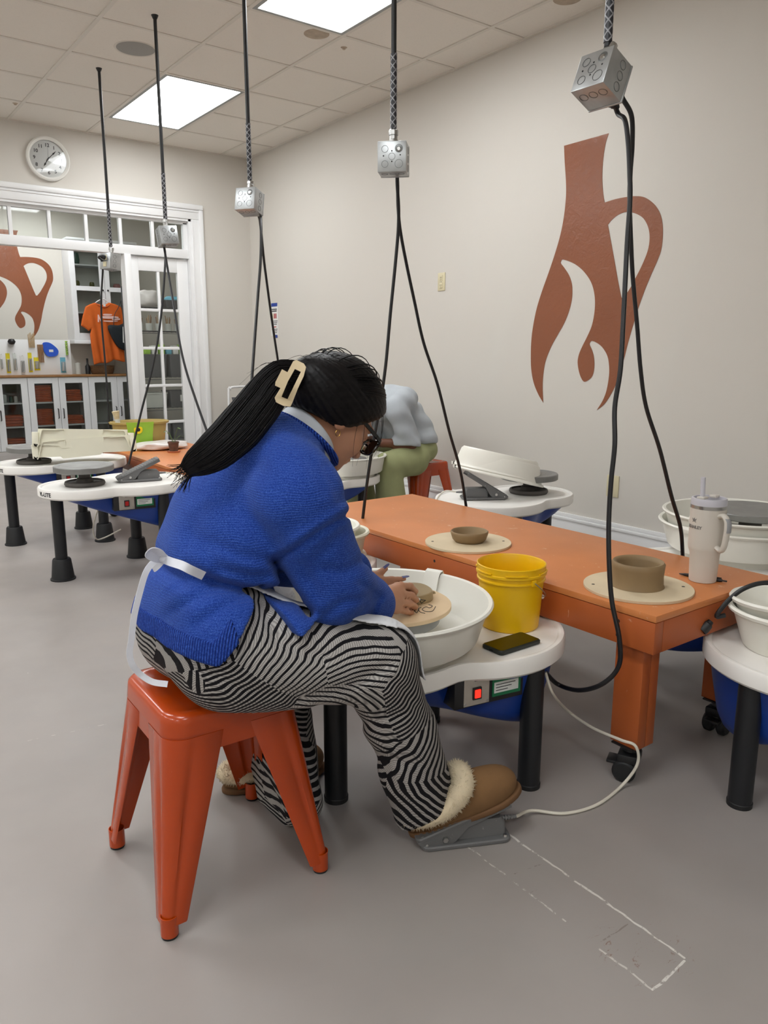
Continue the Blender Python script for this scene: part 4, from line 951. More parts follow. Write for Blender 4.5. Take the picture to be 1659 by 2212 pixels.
# ------------------------------------------------------------------ drop boxes with cords
MAT['braid'] = newmat('braided_grip', srgb(40, 40, 46), 0.4)
def braid_mat():
    mt = MAT['braid']; t = NT(mt); co = t.coord('Object'); sp = t.node('ShaderNodeSeparateXYZ'); t.put(sp.inputs[0], co)
    ang = t.math('ARCTAN2', sp.outputs[1], sp.outputs[0]); zz = t.math('MULTIPLY', sp.outputs[2], 240.0)
    l1 = t.math('GREATER_THAN', t.math('SINE', t.math('ADD', t.math('MULTIPLY', ang, 3.0), zz)), 0.82); l2 = t.math('GREATER_THAN', t.math('SINE', t.math('SUBTRACT', t.math('MULTIPLY', ang, 3.0), zz)), 0.82)
    t.put(t.bsdf().inputs['Base Color'], t.mix(t.math('MAXIMUM', l1, l2), srgb(34, 34, 40), srgb(150, 150, 154)))
braid_mat()
def knock(mb, M_, r_): mb.lathe([(r_-0.0008, 0.0), (r_-0.0006, 0.0008), (r_+0.0006, 0.0008), (r_+0.0008, 0.0)], 20, M=M_, closed=True)
def make_drop(label, y, ztop, rz, tilt=0.0, tilt2=0.0):
    b = thing('hanging_outlet_box', label, 'outlet box', (1.8, y, ztop), 0, 'hanging outlet boxes')
    sway = 0.0
    MB().tube([(0, 0, 0.03), (0, 0, 0.35), (0, 0, ZC-ztop+0.006)], 0.0095, 12, smooth=False).obj('drop_cable', 'wire_black', b)
    MB().lathe([(0.0, ZC-ztop-0.012), (0.012, ZC-ztop-0.012), (0.020, ZC-ztop+0.006), (0, ZC-ztop+0.006)], 16).obj('ceiling_bushing', 'dark', b)
    MB().cyl((0, 0, 0.04), (0, 0, 0.29), 0.0115, n=14).obj('braided_grip', 'braid', b)
    T = Matrix.Rotation(rz, 4, 'Z') @ Matrix.Rotation(tilt, 4, 'Y') @ Matrix.Rotation(tilt2, 4, 'X')
    MB().lathe([(0, -0.004), (0.017, -0.004), (0.017, 0.008), (0.0145, 0.010), (0.0145, 0.022), (0.0175, 0.024), (0.0175, 0.040), (0.0125, 0.044), (0, 0.044)], 12, M=T).obj('cable_connector', 'steel', b, 30)
    s_ = 0.0515; D = 0.043; G = T @ Matrix.Translation((0, 0, -s_-0.004))
    bx = MB().box(-D, D, -s_, s_, -s_, s_, 0.0025, G).obj('junction_box', 'galv', b, 30)
    kb = MB(); F = G @ mat_basis((-D-0.0002, 0, 0), (0, -1, 0), (0, 0, 1), (-1, 0, 0))
    for qx, qy in ((-0.025, 0.025), (0.025, -0.025), (-0.025, -0.025), (0.0, 0.0)): knock(kb, F @ Matrix.Translation((qx, qy, 0)), 0.0115 if (qx, qy) != (0.025, -0.025) else 0.0140)
    for sy in (-1, 1):
        F2 = G @ mat_basis((0, sy*(s_+0.0002), 0), (-sy, 0, 0), (0, 0, 1), (0, sy, 0))
        for qy in (-0.03, 0, 0.03): knock(kb, F2 @ Matrix.Translation((-0.010*sy, qy, 0)), 0.0115)
    F3 = G @ mat_basis((0, 0, -s_-0.0002), (1, 0, 0), (0, -1, 0), (0, 0, -1))
    for qy in (-0.03, 0, 0.03): knock(kb, F3 @ Matrix.Translation((-0.010, qy, 0)), 0.0115)
    kb.obj('knockout_rings', 'galv_dark', bx, 30)
    MB().lathe([(0, 0.0004), (0.0125, 0.0006), (0.014, 0.0)], 24, M=F @ Matrix.Translation((0.025, 0.026, 0))).obj('open_knockout', 'galv_dark', bx)
    MB().lathe([(0, 0.004), (0.006, 0.004), (0.0085, 0.0)], 16, M=F @ Matrix.Translation((0.025, 0.024, 0.0005))).obj('clamp_screw', 'steel', bx)
    hb = MB()
    for qx, qy in ((0, 0.018), (-0.030, 0.002), (0.030, 0.004), (0.0, -0.017)): hb.lathe([(0, 0.0006), (0.0022, 0.0006), (0.0026, 0.0)], 10, M=F @ Matrix.Translation((qx, qy, 0)))
    hb.obj('screw_holes', 'hole', bx, 0)
    cv = MB().box(D, D+0.006, -s_-0.001, s_+0.001, -s_-0.001, s_+0.001, 0.002, G).obj('outlet_cover', 'galv', b, 30)
    for zz in (-0.022, 0.022): MB().box(D+0.005, D+0.010, -0.017, 0.017, zz-0.017, zz+0.017, 0.003, G).obj('receptacle', 'ivory', cv)
    ports = [(b.matrix_basis @ (G @ Vector((D+0.008, 0, zz)))) for zz in (-0.022, 0.022)]
    ports = [Vector((1.8, y, ztop))+(G @ Vector((D+0.008, 0, zz))) for zz in (-0.022, 0.022)]
    nrm = (G.to_3x3() @ Vector((1, 0, 0))).normalized()
    return ports, nrm
def power_cord(label, port, nrm, pixels, end, r_=0.0065, xs=None):
    """pixels give directions; the depth runs evenly from the box to the end point"""
    t_ = thing('power_cord', label, 'cord', port, 0, 'black power cords')
    d0, d1 = depth(port), depth(end); n = len(pixels); pts = [port+nrm*0.03, port+nrm*0.05+Vector((0, 0, -0.012))]
    for k, (x, y) in enumerate(pixels): f_ = (k+1)/(n+1); pts.append(at_x(x, y, float(np.interp(y, *xs))) if xs else at_d(x, y, d0+(d1-d0)*f_))
    pts.append(Vector(end)); pts = [p-port for p in pts]
    MB().tube(pts, r_, 10, 8).obj('cable', 'wire_black', t_)
    z = nrm; x = z.orthogonal().normalized(); y = z.cross(x); M_ = mat_basis((0, 0, 0), x, y, z)
    MB().lathe([(0, 0), (0.015, 0), (0.016, 0.004), (0.0155, 0.018), (0.012, 0.022), (0.0125, 0.028), (0.009, 0.032), (0.0095, 0.037), (0.0065, 0.044), (0, 0.044)], 14, M=M_).obj('plug', 'dark', t_, 30)
    return t_
pt, nr = make_drop('galvanised outlet box hanging nearest the back wall, plug facing out', 5.528, 1.853, math.radians(200), math.radians(-6))
power_cord('black power cord dropping from the farthest hanging box into the green tub', pt[1], nr, [(222, 572), (219, 640), (220, 700), (226, 770), (232, 850)], at_y(236, 925, 5.60))
pt, nr = make_drop('galvanised outlet box hanging in front of the transom', 4.525, 1.906, math.radians(82), math.radians(8), math.radians(-5))
power_cord('black power cord from the transom box curving to the booted wheel', pt[0], nr, [(357, 560), (352, 640), (343, 720), (328, 800), (305, 890)], at_y(278, 1003, 4.50))
power_cord('black power cord from the transom box running towards the blue sweater', pt[1], nr, [(359, 562), (367, 610), (377, 670), (388, 740), (402, 800), (425, 870)], at_y(450, 940, 3.7))
pt, nr = make_drop('galvanised outlet box hanging before the room corner', 3.463, 1.940, math.radians(34), math.radians(12), math.radians(0))
power_cord('black power cord from the corner box, nearer the notice', pt[0], nr, [(563, 490), (570, 560), (579, 630), (590, 710)], at_y(602, 790, 3.9))
power_cord('black power cord from the corner box hanging straight down', pt[1], nr, [(564, 490), (563, 560), (557, 640), (549, 750)], at_y(542, 850, 3.0))
pt, nr = make_drop('galvanised outlet box hanging between the decal and the room corner', 2.351, 1.925, math.radians(45))
power_cord('black power cord from the middle box passing behind the dark haired head', pt[0], nr, [(858, 400), (861, 450), (860, 500), (853, 580), (843, 680), (833, 790), (820, 880), (803, 975), (792, 1050)], at_z(783, 1125, 0.51))
power_cord('black power cord from the middle box to the wall side wheel', pt[1], nr, [(859, 400), (860, 450), (865, 500), (878, 570), (895, 650), (915, 740), (945, 830), (970, 930), (995, 1020)], at_x(1010, 1115, 2.36))
pt, nr = make_drop('tilted galvanised outlet box hanging before the brown vase decal', 1.427, 1.944, math.radians(2), math.radians(22))
power_cord('black power cord from the tilted box looping to the working wheel', pt[0], nr, [(1350, 260), (1357, 310), (1360, 370), (1361, 430), (1355, 520), (1351, 600), (1346, 700), (1340, 800), (1328, 880), (1328, 960), (1320, 1040), (1315, 1130), (1316, 1220), (1322, 1300), (1338, 1380), (1336, 1440), (1300, 1478), (1250, 1491), (1205, 1478)], at_x(1176, 1450, 1.56), xs=([260, 900, 1250, 1440, 1500], [1.84, 1.72, 1.655, 1.655, 1.62]))
power_cord('black power cord from the tilted box running behind the tumbler', pt[1], nr, [(1364, 250), (1366, 310), (1362, 370), (1360, 430), (1363, 520), (1367, 600), (1376, 700), (1384, 800), (1396, 880), (1425, 970), (1450, 1070), (1470, 1140)], at_x(1475, 1205, 2.36))
# plug lying at the table end with its cord arching over the near wheel
q0 = Vector((1.965, 1.068, 0.468)); q1 = at_z(1535, 1340, 0.47)
lc = thing('loose_power_cord', 'black plug and cord arching over the end wheel beside nested bowls', 'cord', q0)
def rel(*P): return [Vector(p)-q0 for p in P]
MB().tube(rel(q0+Vector((-0.005, -0.02, 0.01)), at_d(1548, 1330, depth(q0)-0.02), at_d(1575, 1296, depth(q0)-0.03), at_d(1610, 1270, depth(q0)-0.04), at_d(1659, 1259, depth(q0)-0.05), at_d(1720, 1275, depth(q0)-0.06), at_d(1760, 1330, depth(q0)-0.06)), 0.0065, 10, 8).obj('cable', 'wire_black', lc)
dv = (at_d(1510, 1368, depth(q0))-at_d(1540, 1338, depth(q0))).normalized(); x_ = dv.orthogonal().normalized()
MB().lathe([(0, 0), (0.008, 0), (0.010, 0.008), (0.014, 0.012), (0.016, 0.030), (0.015, 0.038), (0, 0.038)], 14, M=mat_basis(at_d(1536, 1342, depth(q0))-q0, x_, dv.cross(x_), dv)).obj('plug', 'dark', lc, 30)
# ================================================================== the shop room seen through the opening, and things on the far table
MAT['oak'] = pmat('oak_counter', srgb(150, 108, 66), 0.5, var=0.15, scale=12)
MAT['cab_inner'] = pmat('cabinet_inside', srgb(120, 110, 100), 0.7, var=0.05)
MAT['cab_inner2'] = pmat('cabinet_inside_pale', srgb(216, 213, 205), 0.7, var=0.05)
MAT['apron_cloth'] = pmat('orange_folded_cloth', srgb(190, 84, 38), 0.85, var=0.15, scale=25, bump=0.3, bscale=90)
MAT['shirt'] = pmat('orange_cotton', srgb(206, 96, 26), 0.85, var=0.08, scale=8, bump=0.2, bscale=120)
MAT['tote'] = pmat('black_canvas', srgb(22, 30, 36), 0.8, var=0.15, scale=30)
MAT['pottery_green'] = pmat('green_glaze', srgb(60, 84, 72), 0.25, var=0.15)
MAT['pottery_olive'] = pmat('olive_glaze', srgb(104, 100, 52), 0.3, var=0.15)
MAT['pottery_pink'] = pmat('pink_glaze', srgb(186, 120, 116), 0.3, var=0.1)
MAT['card_yellow'] = pmat('yellow_card', srgb(232, 214, 40), 0.5, var=0.05)
MAT['bluerib'] = pmat('blue_rib_plastic', srgb(44, 92, 206), 0.35, var=0.05)
MAT['cyan'] = pmat('cyan_pack', srgb(110, 178, 200), 0.45, var=0.1)
MAT['lime'] = pmat('lime_plastic', srgb(150, 196, 60), 0.45, var=0.08)
MAT['clearbag'] = glass_mat('clear_bag', (0.96, 0.96, 0.95), alpha=0.25)
MAT['woodtool'] = pmat('wood_tools', srgb(188, 160, 122), 0.6, var=0.15, scale=30)
MAT['wicker'] = pmat('brown_wicker', srgb(104, 76, 50), 0.7, var=0.3, scale=60, bump=0.6, bscale=90)
MAT['bin_grey'] = pmat('dark_grey_bin', srgb(84, 84, 86), 0.5, var=0.08)
MAT['bin_light'] = pmat('pale_bin', srgb(196, 198, 192), 0.4, var=0.06)
MAT['tan'] = pmat('tan_tub', srgb(176, 152, 84), 0.5, var=0.08)
MAT['eye_yellow'] = pmat('eye_yellow', srgb(246, 214, 30), 0.4)
MAT['bag'] = pmat('plastic_wrapped_clay', srgb(222, 216, 212), 0.3, var=0.1, scale=14, bump=0.5, bscale=30, bdist=0.006)
MAT['terracotta'] = pmat('terracotta', srgb(186, 110, 74), 0.7, var=0.1)
MAT['plantpot'] = pmat('brown_pot', srgb(92, 66, 54), 0.6, var=0.25, scale=40)
MAT['leaf'] = pmat('leaf_green', srgb(92, 120, 60), 0.5, var=0.2)
MAT['bristle'] = pmat('pale_bristle', srgb(212, 196, 160), 0.8, var=0.1, scale=60)
CF = 10.30
def glass_cabinet(label, x0, x1, y0, y1, z0, z1, cols, shelves, mat_in, rails=(), knobs='bar', name='glass_cabinet', crown=False, kick=0.06):
    c = thing(name, label, 'cabinet', ((x0+x1)/2, (y0+y1)/2, z0), 0, 'glass door cabinets'); ox, oy, oz = (x0+x1)/2, (y0+y1)/2, z0
    hx, hy, H_ = (x1-x0)/2, (y1-y0)/2, z1-z0; fy = -hy
    b = MB(); b.box(-hx, -hx+0.018, fy+0.02, hy, 0, H_); b.box(hx-0.018, hx, fy+0.02, hy, 0, H_); b.box(-hx+0.018, hx-0.018, fy+0.02, hy, 0, 0.03+kick*0.3); b.box(-hx+0.018, hx-0.018, fy+0.02, hy, H_-0.018, H_)
    b.obj('carcass', 'cab_white', c, 0)
    MB().box(-hx+0.018, hx-0.018, hy-0.008, hy-0.002, 0.03, H_-0.018).obj('back_panel', mat_in, c, 0)
    for z in shelves: MB().box(-hx+0.018, hx-0.018, fy+0.03, hy-0.008, z-oz-0.009, z-oz+0.009).obj('shelf', 'cab_white', c, 0)
    w = (x1-x0)/cols
    for k in range(cols):
        a, e = -hx+k*w+0.002, -hx+(k+1)*w-0.002; st = 0.075 if not crown else 0.062
        d = MB(); d.box(a, a+st, fy, fy+0.018, 0.004, H_-0.004, 0.001); d.box(e-st, e, fy, fy+0.018, 0.004, H_-0.004, 0.001); d.box(a+st, e-st, fy, fy+0.018, H_-0.075, H_-0.004, 0.001); d.box(a+st, e-st, fy, fy+0.018, 0.004, 0.085, 0.001)
        for rz_ in rails: d.box(a+st, e-st, fy, fy+0.018, rz_-oz-0.028, rz_-oz+0.028, 0.001)
        dr = d.obj('door', 'cab_white', c, 0)
        MB().box(a+st, e-st, fy+0.008, fy+0.011, 0.085, H_-0.075).obj('pane', 'pane', dr, 0)
        xk = (e-0.03) if k % 2 == 0 else (a+0.03)
        if knobs == 'bar': MB().tube([(xk, fy-0.001, H_*0.56), (xk, fy-0.026, H_*0.555), (xk, fy-0.026, H_*0.43), (xk, fy-0.001, H_*0.425)], 0.006, 8, smooth=False).obj('handle', 'dark', dr)
        else: MB().lathe([(0, 0.022), (0.010, 0.020), (0.012, 0.014), (0.005, 0.008), (0.006, 0.0)], 14, M=mat_basis((xk, fy, 1.985-oz), (1, 0, 0), (0, 0, 1), (0, -1, 0))).obj('knob', 'dark', dr)
    if crown:
        MB().box(-hx-0.02, hx+0.02, fy-0.02, hy, H_, H_+0.03, 0.006).obj('crown_moulding', 'cab_white', c); MB().box(-hx-0.012, hx+0.012, fy-0.012, hy, -0.05, 0.0, 0.004).obj('light_rail', 'cab_white', c)
    return c
xs_ = (1.49, 2.22, 2.951, 3.68)
labs = ('white glass door base cabinet with loose orange cloth on lower shelves', 'white glass door base cabinet filled with stacks of folded orange aprons', 'white glass door base cabinet with nearly empty grey shelves')
for k in range(3): glass_cabinet(labs[k], xs_[k]+0.001, xs_[k+1]-0.001, CF, 10.70, 0.0, 0.895, 2, (0.29, 0.58), 'cab_inner' if k < 2 else 'cab_inner2')
o = MB().box(0.9, 3.70, CF-0.02, 10.70, 0.896, 0.922, 0.003).obj('counter_top', 'oak'); tag(o, 'long oak counter top over the white base cabinets', 'counter')
glass_cabinet('white glazed wall cabinet with small pots behind the orange shirt', 2.855, 3.70, 10.40, 10.715, 1.36, 2.58, 2, (1.70, 2.02, 2.29), 'cab_inner2', (2.0,), 'knob', 'wall_cabinet', True)
def cloth_stack(label, x, y, z, w, n, h=0.02, grp='folded orange aprons'):
    s_ = thing('folded_apron_stack', label, 'cloth', (x, y, z), 0, grp)
    for k in range(n):
        dx, dy = random.uniform(-0.008, 0.008), random.uniform(-0.01, 0.01)
        MB().box(-w/2+dx, w/2+dx, -0.09+dy, 0.09+dy, k*h+0.0005, (k+1)*h-0.001, h*0.38).obj('folded_apron', 'apron_cloth', s_, 60)
yy = CF+0.15
cloth_stack('tall neat stack of folded orange aprons on a top cabinet shelf', 2.41, yy, 0.589, 0.20, 9, 0.023); cloth_stack('short stack of folded orange aprons on a top cabinet shelf', 2.775, yy, 0.589, 0.19, 6, 0.024)
cloth_stack('slumped tall stack of orange aprons on a middle cabinet shelf', 2.41, yy, 0.299, 0.19, 9, 0.022); cloth_stack('low rumpled stack of orange aprons on a middle cabinet shelf', 2.775, yy, 0.299, 0.21, 4, 0.027)
cloth_stack('loose pile of orange cloth on the middle shelf under glass jars', 2.03, yy, 0.299, 0.24, 4, 0.034); cloth_stack('flat pile of orange cloth on the bottom cabinet shelf', 2.05, yy, 0.05, 0.24, 3, 0.032)
for k, (x, m_, r_) in enumerate(((1.97, 'bin_light', 0.03), (2.05, 'pottery_green', 0.026), (2.10, 'bin_light', 0.022))):
    o = MB().lathe([(0, 0), (r_, 0), (r_, 0.06+0.02*(k == 0)), (r_*0.8, 0.075+0.02*(k == 0)), (0, 0.08+0.02*(k == 0))], 20, c=(x, yy, 0.589)).obj('glass_jar', m_); tag(o, ('pale tall jar on the top shelf above loose orange cloth', 'dark green jar on the top shelf above loose orange cloth', 'small pale jar on the top shelf above loose orange cloth')[k], 'jar')
# pots in the wall cabinet
for x, z, r_, h_, m_, lb in ((2.965, 2.299, 0.050, 0.14, 'pottery_green', 'dark green vase on the top shelf of the wall cabinet'), (2.96, 2.029, 0.038, 0.07, 'pottery_olive', 'wide olive cup on the cabinet shelf beside the door frame edge'), (3.15, 2.029, 0.032, 0.06, 'pottery_olive', 'small olive cup left of the cabinet knobs'), (3.34, 2.029, 0.030, 0.055, 'pottery_olive', 'small olive cup right of the cabinet knobs'), (3.47, 2.029, 0.048, 0.055, 'pottery_pink', 'pink glazed bowl on the wall cabinet shelf')):
    o = MB().lathe([(0, 0), (r_*0.85, 0), (r_, h_*0.4), (r_*0.9, h_*0.8), (r_*0.75, h_), (r_*0.65, h_), (r_*0.8, h_*0.7), (r_*0.8, 0.01), (0, 0.008)], 24, c=(x, 10.52, z)).obj('glazed_pot', m_, None, 60); tag(o, lb, 'pottery')
# shirt on a hanger
sh = thing('tee_shirt', 'orange tee shirt on a white hanger with pale printing', 'shirt', (3.223, 10.355, 1.82))
TP = np.array([[(lambda v: (v.x-3.223, v.z-1.82))(at_y(px, py, 10.355))] for px, py in ((204, 653.7), (211, 657), (220.6, 658.5), (229, 657), (234.4, 653.7), (247, 657), (259.7, 663), (266, 676), (272, 700), (273, 713), (263, 714), (262, 706), (266, 745), (269, 782.4), (257, 780), (245, 776.5), (237, 782), (229, 784.6), (214, 784), (201.8, 788), (197, 755), (193.5, 723), (196.5, 709), (191.5, 715), (182, 708), (174, 703.6), (178, 682), (183.7, 662.4), (194, 657))])[:, 0]
def poly2d(X, Zv, V):
    d = np.full(len(X), 1e9); s_ = np.ones(len(X)); n = len(V)
    for i in range(n):
        a, b = V[i], V[i-1]; e = b-a; w = np.stack([X-a[0], Zv-a[1]], 1); t = np.clip((w@e)/(e@e), 0, 1); q = w-t[:, None]*e; d = np.minimum(d, (q*q).sum(1))
        c1 = Zv >= a[1]; c2 = Zv < b[1]; c3 = e[0]*w[:, 1] > e[1]*w[:, 0]; f_ = (c1 & c2 & c3) | (~c1 & ~c2 & ~c3); s_ = np.where(f_, -s_, s_)
    return s_*np.sqrt(d)
def tee_sdf(P):
    X, Y, Zv = P[:, 0], P[:, 1], P[:, 2]; amp = np.clip(-Zv*1.6, 0, 1)
    fy = -0.018+0.012*amp*np.sin(40*X+3*Zv)+0.006*amp*np.sin(75*X+9*Zv); return smax(poly2d(X, Zv, TP), np.abs(Y-fy)-0.020, 0.016)
sdf_obj('cloth', tee_sdf, (-0.36, -0.075, -0.84), (0.36, 0.035, 0.05), 0.0085, 'shirt', sh, 1)
MB().tube([(-0.105, -0.030, -0.002), (-0.07, -0.042, -0.030), (0.0, -0.044, -0.050), (0.05, -0.042, -0.035), (0.085, -0.030, -0.002)], 0.006, 8).obj('neck_rib', 'apron_cloth', sh)
SM = lambda x, z: mat_basis((x, -0.0520, z), (1, 0, 0), (0, 0, 1), (0, -1, 0))
MAT['print'] = pmat('pale_print', srgb(240, 200, 190), 0.7)

for x0, x1, z0, h_ in ((-0.02, 0.085, -0.150, 0.016), (-0.035, 0.16, -0.188, 0.026), (0.09, 0.185, -0.205, 0.02), (-0.02, 0.15, -0.228, 0.012)):
    MB().prism([(p.x, p.y) for p in catmull([(x0, z0, 0), ((x0+x1)/2, z0-0.004, 0), (x1, z0+0.003, 0), (x1, z0+h_, 0), ((x0*2+x1)/3, z0+h_*1.15, 0), (x0, z0+h_*0.9, 0)], 3, True)], 0, 0.001, 0, SM(0, 0)).obj('chest_print', 'print', sh, 0)
MB().prism([(-0.098, -0.235), (-0.092, -0.145), (-0.078, -0.145), (-0.060, -0.205), (-0.058, -0.165), (-0.044, -0.160), (-0.046, -0.232), (-0.060, -0.236), (-0.078, -0.19), (-0.082, -0.240)], 0, 0.001, 0, SM(0, 0)).obj('chest_emblem', 'print', sh, 0)
MB().box(-0.012, 0.018, -0.047, -0.044, -0.040, -0.012, 0).obj('neck_label', 'paper', sh, 0)
MB().tube([(-0.10, -0.012, 0.0), (-0.06, -0.012, 0.03), (0.0, -0.012, 0.055), (0.05, -0.012, 0.03), (0.09, -0.012, 0.0)], 0.006, 8).tube([(0, -0.012, 0.055), (0, -0.012, 0.10), (0.012, -0.008, 0.13), (0.0, 0.0, 0.15), (-0.01, 0.012, 0.14)], 0.003, 6).obj('hanger', 'trim', sh)
# tote bag over the shirt
tb_ = thing('tote_bag', 'black canvas tote bag hanging over the orange shirt', 'bag', (3.39, 10.275, 1.50))
to = [(p.x, p.y) for p in catmull([(-0.15, 0.03, 0), (0.0, 0.05, 0), (0.14, 0.11, 0), (0.16, -0.02, 0), (0.15, -0.26, 0), (0.05, -0.275, 0), (-0.06, -0.20, 0)], 5, True)][::-1]
MB().rings([[(x*f_, -d_, y*f_) for x, y in to] for f_, d_ in ((1.0, -0.008), (1.0, 0.004), (0.93, 0.018), (0.6, 0.026), (0.05, 0.028))]).obj('cloth_body', 'tote', tb_, 70)
MB().tube([(-0.08, -0.005, 0.03), (-0.055, -0.008, 0.18), (0.0, -0.006, 0.27), (0.05, 0.03, 0.36)], 0.01, 6, flat=(0.012, 0.003)).tube([(0.06, -0.005, 0.06), (0.05, -0.004, 0.20), (0.05, 0.03, 0.36)], 0.01, 6, flat=(0.012, 0.003)).obj('strap', 'tote', tb_)
me = shape2d([[(0.02, -0.17), (0.15, -0.215), (0.16, 0.02), (0.03, 0.03)], [(0.036, -0.155), (0.138, -0.19), (0.146, 0.005), (0.045, 0.013)]], 0.0006); me.transform(mat_basis((0, -0.031, 0), (1, 0, 0), (0, 0, 1), (0, -1, 0))); link('printed_frame', me, 'label_white', tb_, 0)
# white tool panel leaning on the counter with hanging packs
o = MB().box(1.60, 2.805, 10.46, 10.478, 0.923, 1.355, 0.002).obj('display_panel', 'trim'); tag(o, 'white upright display panel on the counter hung with tools', 'panel')
def pack(label, px0, px1, py0, py1, card, bag=True, extra=None):
    a, b = at_y(px0, py0, 10.44), at_y(px1, py1, 10.44); w, h_ = b.x-a.x, a.z-b.z
    p = thing('tool_pack', label, 'tool pack', ((a.x+b.x)/2, 10.458, b.z), 0, 'tool packs on the panel')
    MB().box(-w/2, w/2, -0.006, -0.001, 0, h_, 0.001).obj('card', card, p, 0)
    if bag: MB().box(-w*0.42, w*0.42, -0.026, -0.006, 0.02, h_*0.72, 0.006).obj('blister', 'clearbag', p, 0)
    if extra: MB().tube([(-w*0.1, -0.014, h_*0.12), (0, -0.014, h_*0.5), (w*0.08, -0.014, h_*0.66)], w*0.14, 8).obj('tool', extra, p)
    MB().tube([(0, 0.0, h_-0.006), (0, -0.03, h_-0.004), (0, -0.034, h_+0.004)], 0.002, 6, smooth=False).obj('peg_hook', 'steel', p)
pack('narrow yellow tool card at the counter side of the panel', 12, 25, 763, 806, 'card_yellow', True, 'ink'); pack('yellow and white card with a pale tool', 27, 39, 763, 803, 'label_white', True, 'woodtool'); pack('white card with a dark header in a blister', 43, 56, 768, 808, 'paper', True, 'ink')
pack('narrow yellow tool card beside the dark header card', 60, 72, 762, 804, 'card_yellow', True, 'ink'); pack('short yellow header bag with a wire tool', 73, 88, 772, 800, 'card_yellow', True, 'steel'); pack('cyan and white sponge pack at the end of the panel', 130, 144, 772, 805, 'cyan', True, 'paper')
pack('pale card pack partly hidden behind the frame', 0, 8, 765, 800, 'paper', True, 'steel')
q = at_y(25, 738, 10.42); bs = thing('black_sponge', 'black round sponge in a bag on the panel', 'sponge', q); MB().lathe([(0, -0.035), (0.03, -0.03), (0.046, 0.0), (0.03, 0.03), (0, 0.035)], 24).obj('ball', 'dark', bs, 60)
q0_ = [at_y(x, y, 10.44) for x, y in ((92, 742), (105, 740), (118, 748), (126, 758), (122, 768), (105, 770), (96, 760))]
qc = sum(q0_, Vector())/7; rb_ = thing('blue_rib', 'blue kidney shaped plastic rib hanging on the panel', 'tool', qc)
MB().prism([(p.x, p.z) for p in catmull([(v.x-qc.x, 0, v.z-qc.z) for v in q0_], 4, True)], -0.004, 0.004, 0.001, Matrix.Rotation(PI/2, 4, 'X')).obj('rib', 'bluerib', rb_); MB().box(-0.02, 0.03, -0.0065, -0.004, -0.03, 0.0).obj('price_label', 'paper', rb_, 0)
q = at_y(68, 735, 10.44); wt = thing('wood_tool_bundle', 'bundle of pale wooden tools hanging on the panel', 'tool bundle', q)
for k in range(6): MB().cyl((k*0.012-0.03, 0.004*(k % 2), -0.09), (k*0.014-0.036, 0, 0.07+0.012*(k % 3)), 0.005, n=8).obj('wooden_tool', 'woodtool', wt)
q = at_y(88, 755, 10.44); wt = thing('brown_tool_bundle', 'bundle of brown wooden knives hanging on the panel', 'tool bundle', q)
for k in range(4): MB().cyl((k*0.018-0.03, 0, -0.16), (k*0.018-0.03, 0, 0.06), 0.006, 0.008, 8).obj('wooden_knife', 'oak', wt)
q = at_y(144, 752, 10.44); lt = thing('lime_tool', 'lime green ridged tool hanging at the panel end', 'tool', q)
for k in range(7): MB().lathe([(0, -0.01), (0.016, -0.006), (0.016, 0.006), (0, 0.01)], 12, c=(0, 0, 0.08-k*0.026)).obj('ridge', 'lime', lt)
# on the counter below the wall cabinet
bk_ = thing('wicker_basket', 'brown wicker basket on the counter below the shirt', 'basket', (3.20, 10.50, 0.923))
MB().lathe([(0, 0), (0.13, 0), (0.15, 0.05), (0.155, 0.11), (0.148, 0.11), (0.14, 0.05), (0.12, 0.01), (0, 0.01)], 32).obj('basket_body', 'wicker', bk_, 50)
for k in range(5): MB().lathe([(0.134+0.005*k, -0.008), (0.144+0.004*k, 0.0), (0.134+0.005*k, 0.008)], 32, c=(0, 0, 0.02+0.02*k), closed=True).obj('weave_band', 'wicker', bk_)
o = MB().lathe([(0, 0), (0.03, 0), (0.032, 0.10), (0.012, 0.13), (0.012, 0.20), (0, 0.2)], 18, c=(3.02, 10.52, 0.923)).obj('dark_bottle', 'dark'); tag(o, 'small dark bottle on the counter beside the basket', 'bottle')
o = MB().lathe([(0, 0), (0.035, 0), (0.036, 0.14), (0, 0.15)], 18, c=(2.90, 10.53, 0.923)).obj('paper_roll', 'bin_light'); tag(o, 'pale upright roll on the counter beside the dark bottle', 'roll')
# wire shelving behind the glazed door
su = thing('storage_rack', 'dark wire storage rack seen through the glazed door', 'shelf', (3.72, 9.62, 0))
MAT['wire'] = pmat('grey_wire', srgb(88, 90, 92), 0.4, 0.6, var=0.1)
for sx in (-0.42, 0.42):
    for sy in (-0.2, 0.2): MB().cyl((sx, sy, 0), (sx, sy, 2.0), 0.013, n=12).obj('post', 'wire', su)
rack_z = (0.12, 0.52, 0.90, 1.46, 1.74)
for z in rack_z:
    sm_ = MB()
    for k in range(9): sm_.cyl((-0.42, -0.2+0.05*k, z), (0.42, -0.2+0.05*k, z), 0.003, n=6)
    for k in range(15): sm_.cyl((-0.42+0.06*k, -0.2, z-0.004), (-0.42+0.06*k, 0.2, z-0.004), 0.003, n=6)
    sm_.tube([(-0.42, -0.2, z-0.03), (0.42, -0.2, z-0.03)], 0.004, 6, smooth=False); sm_.obj('wire_shelf', 'wire', su)

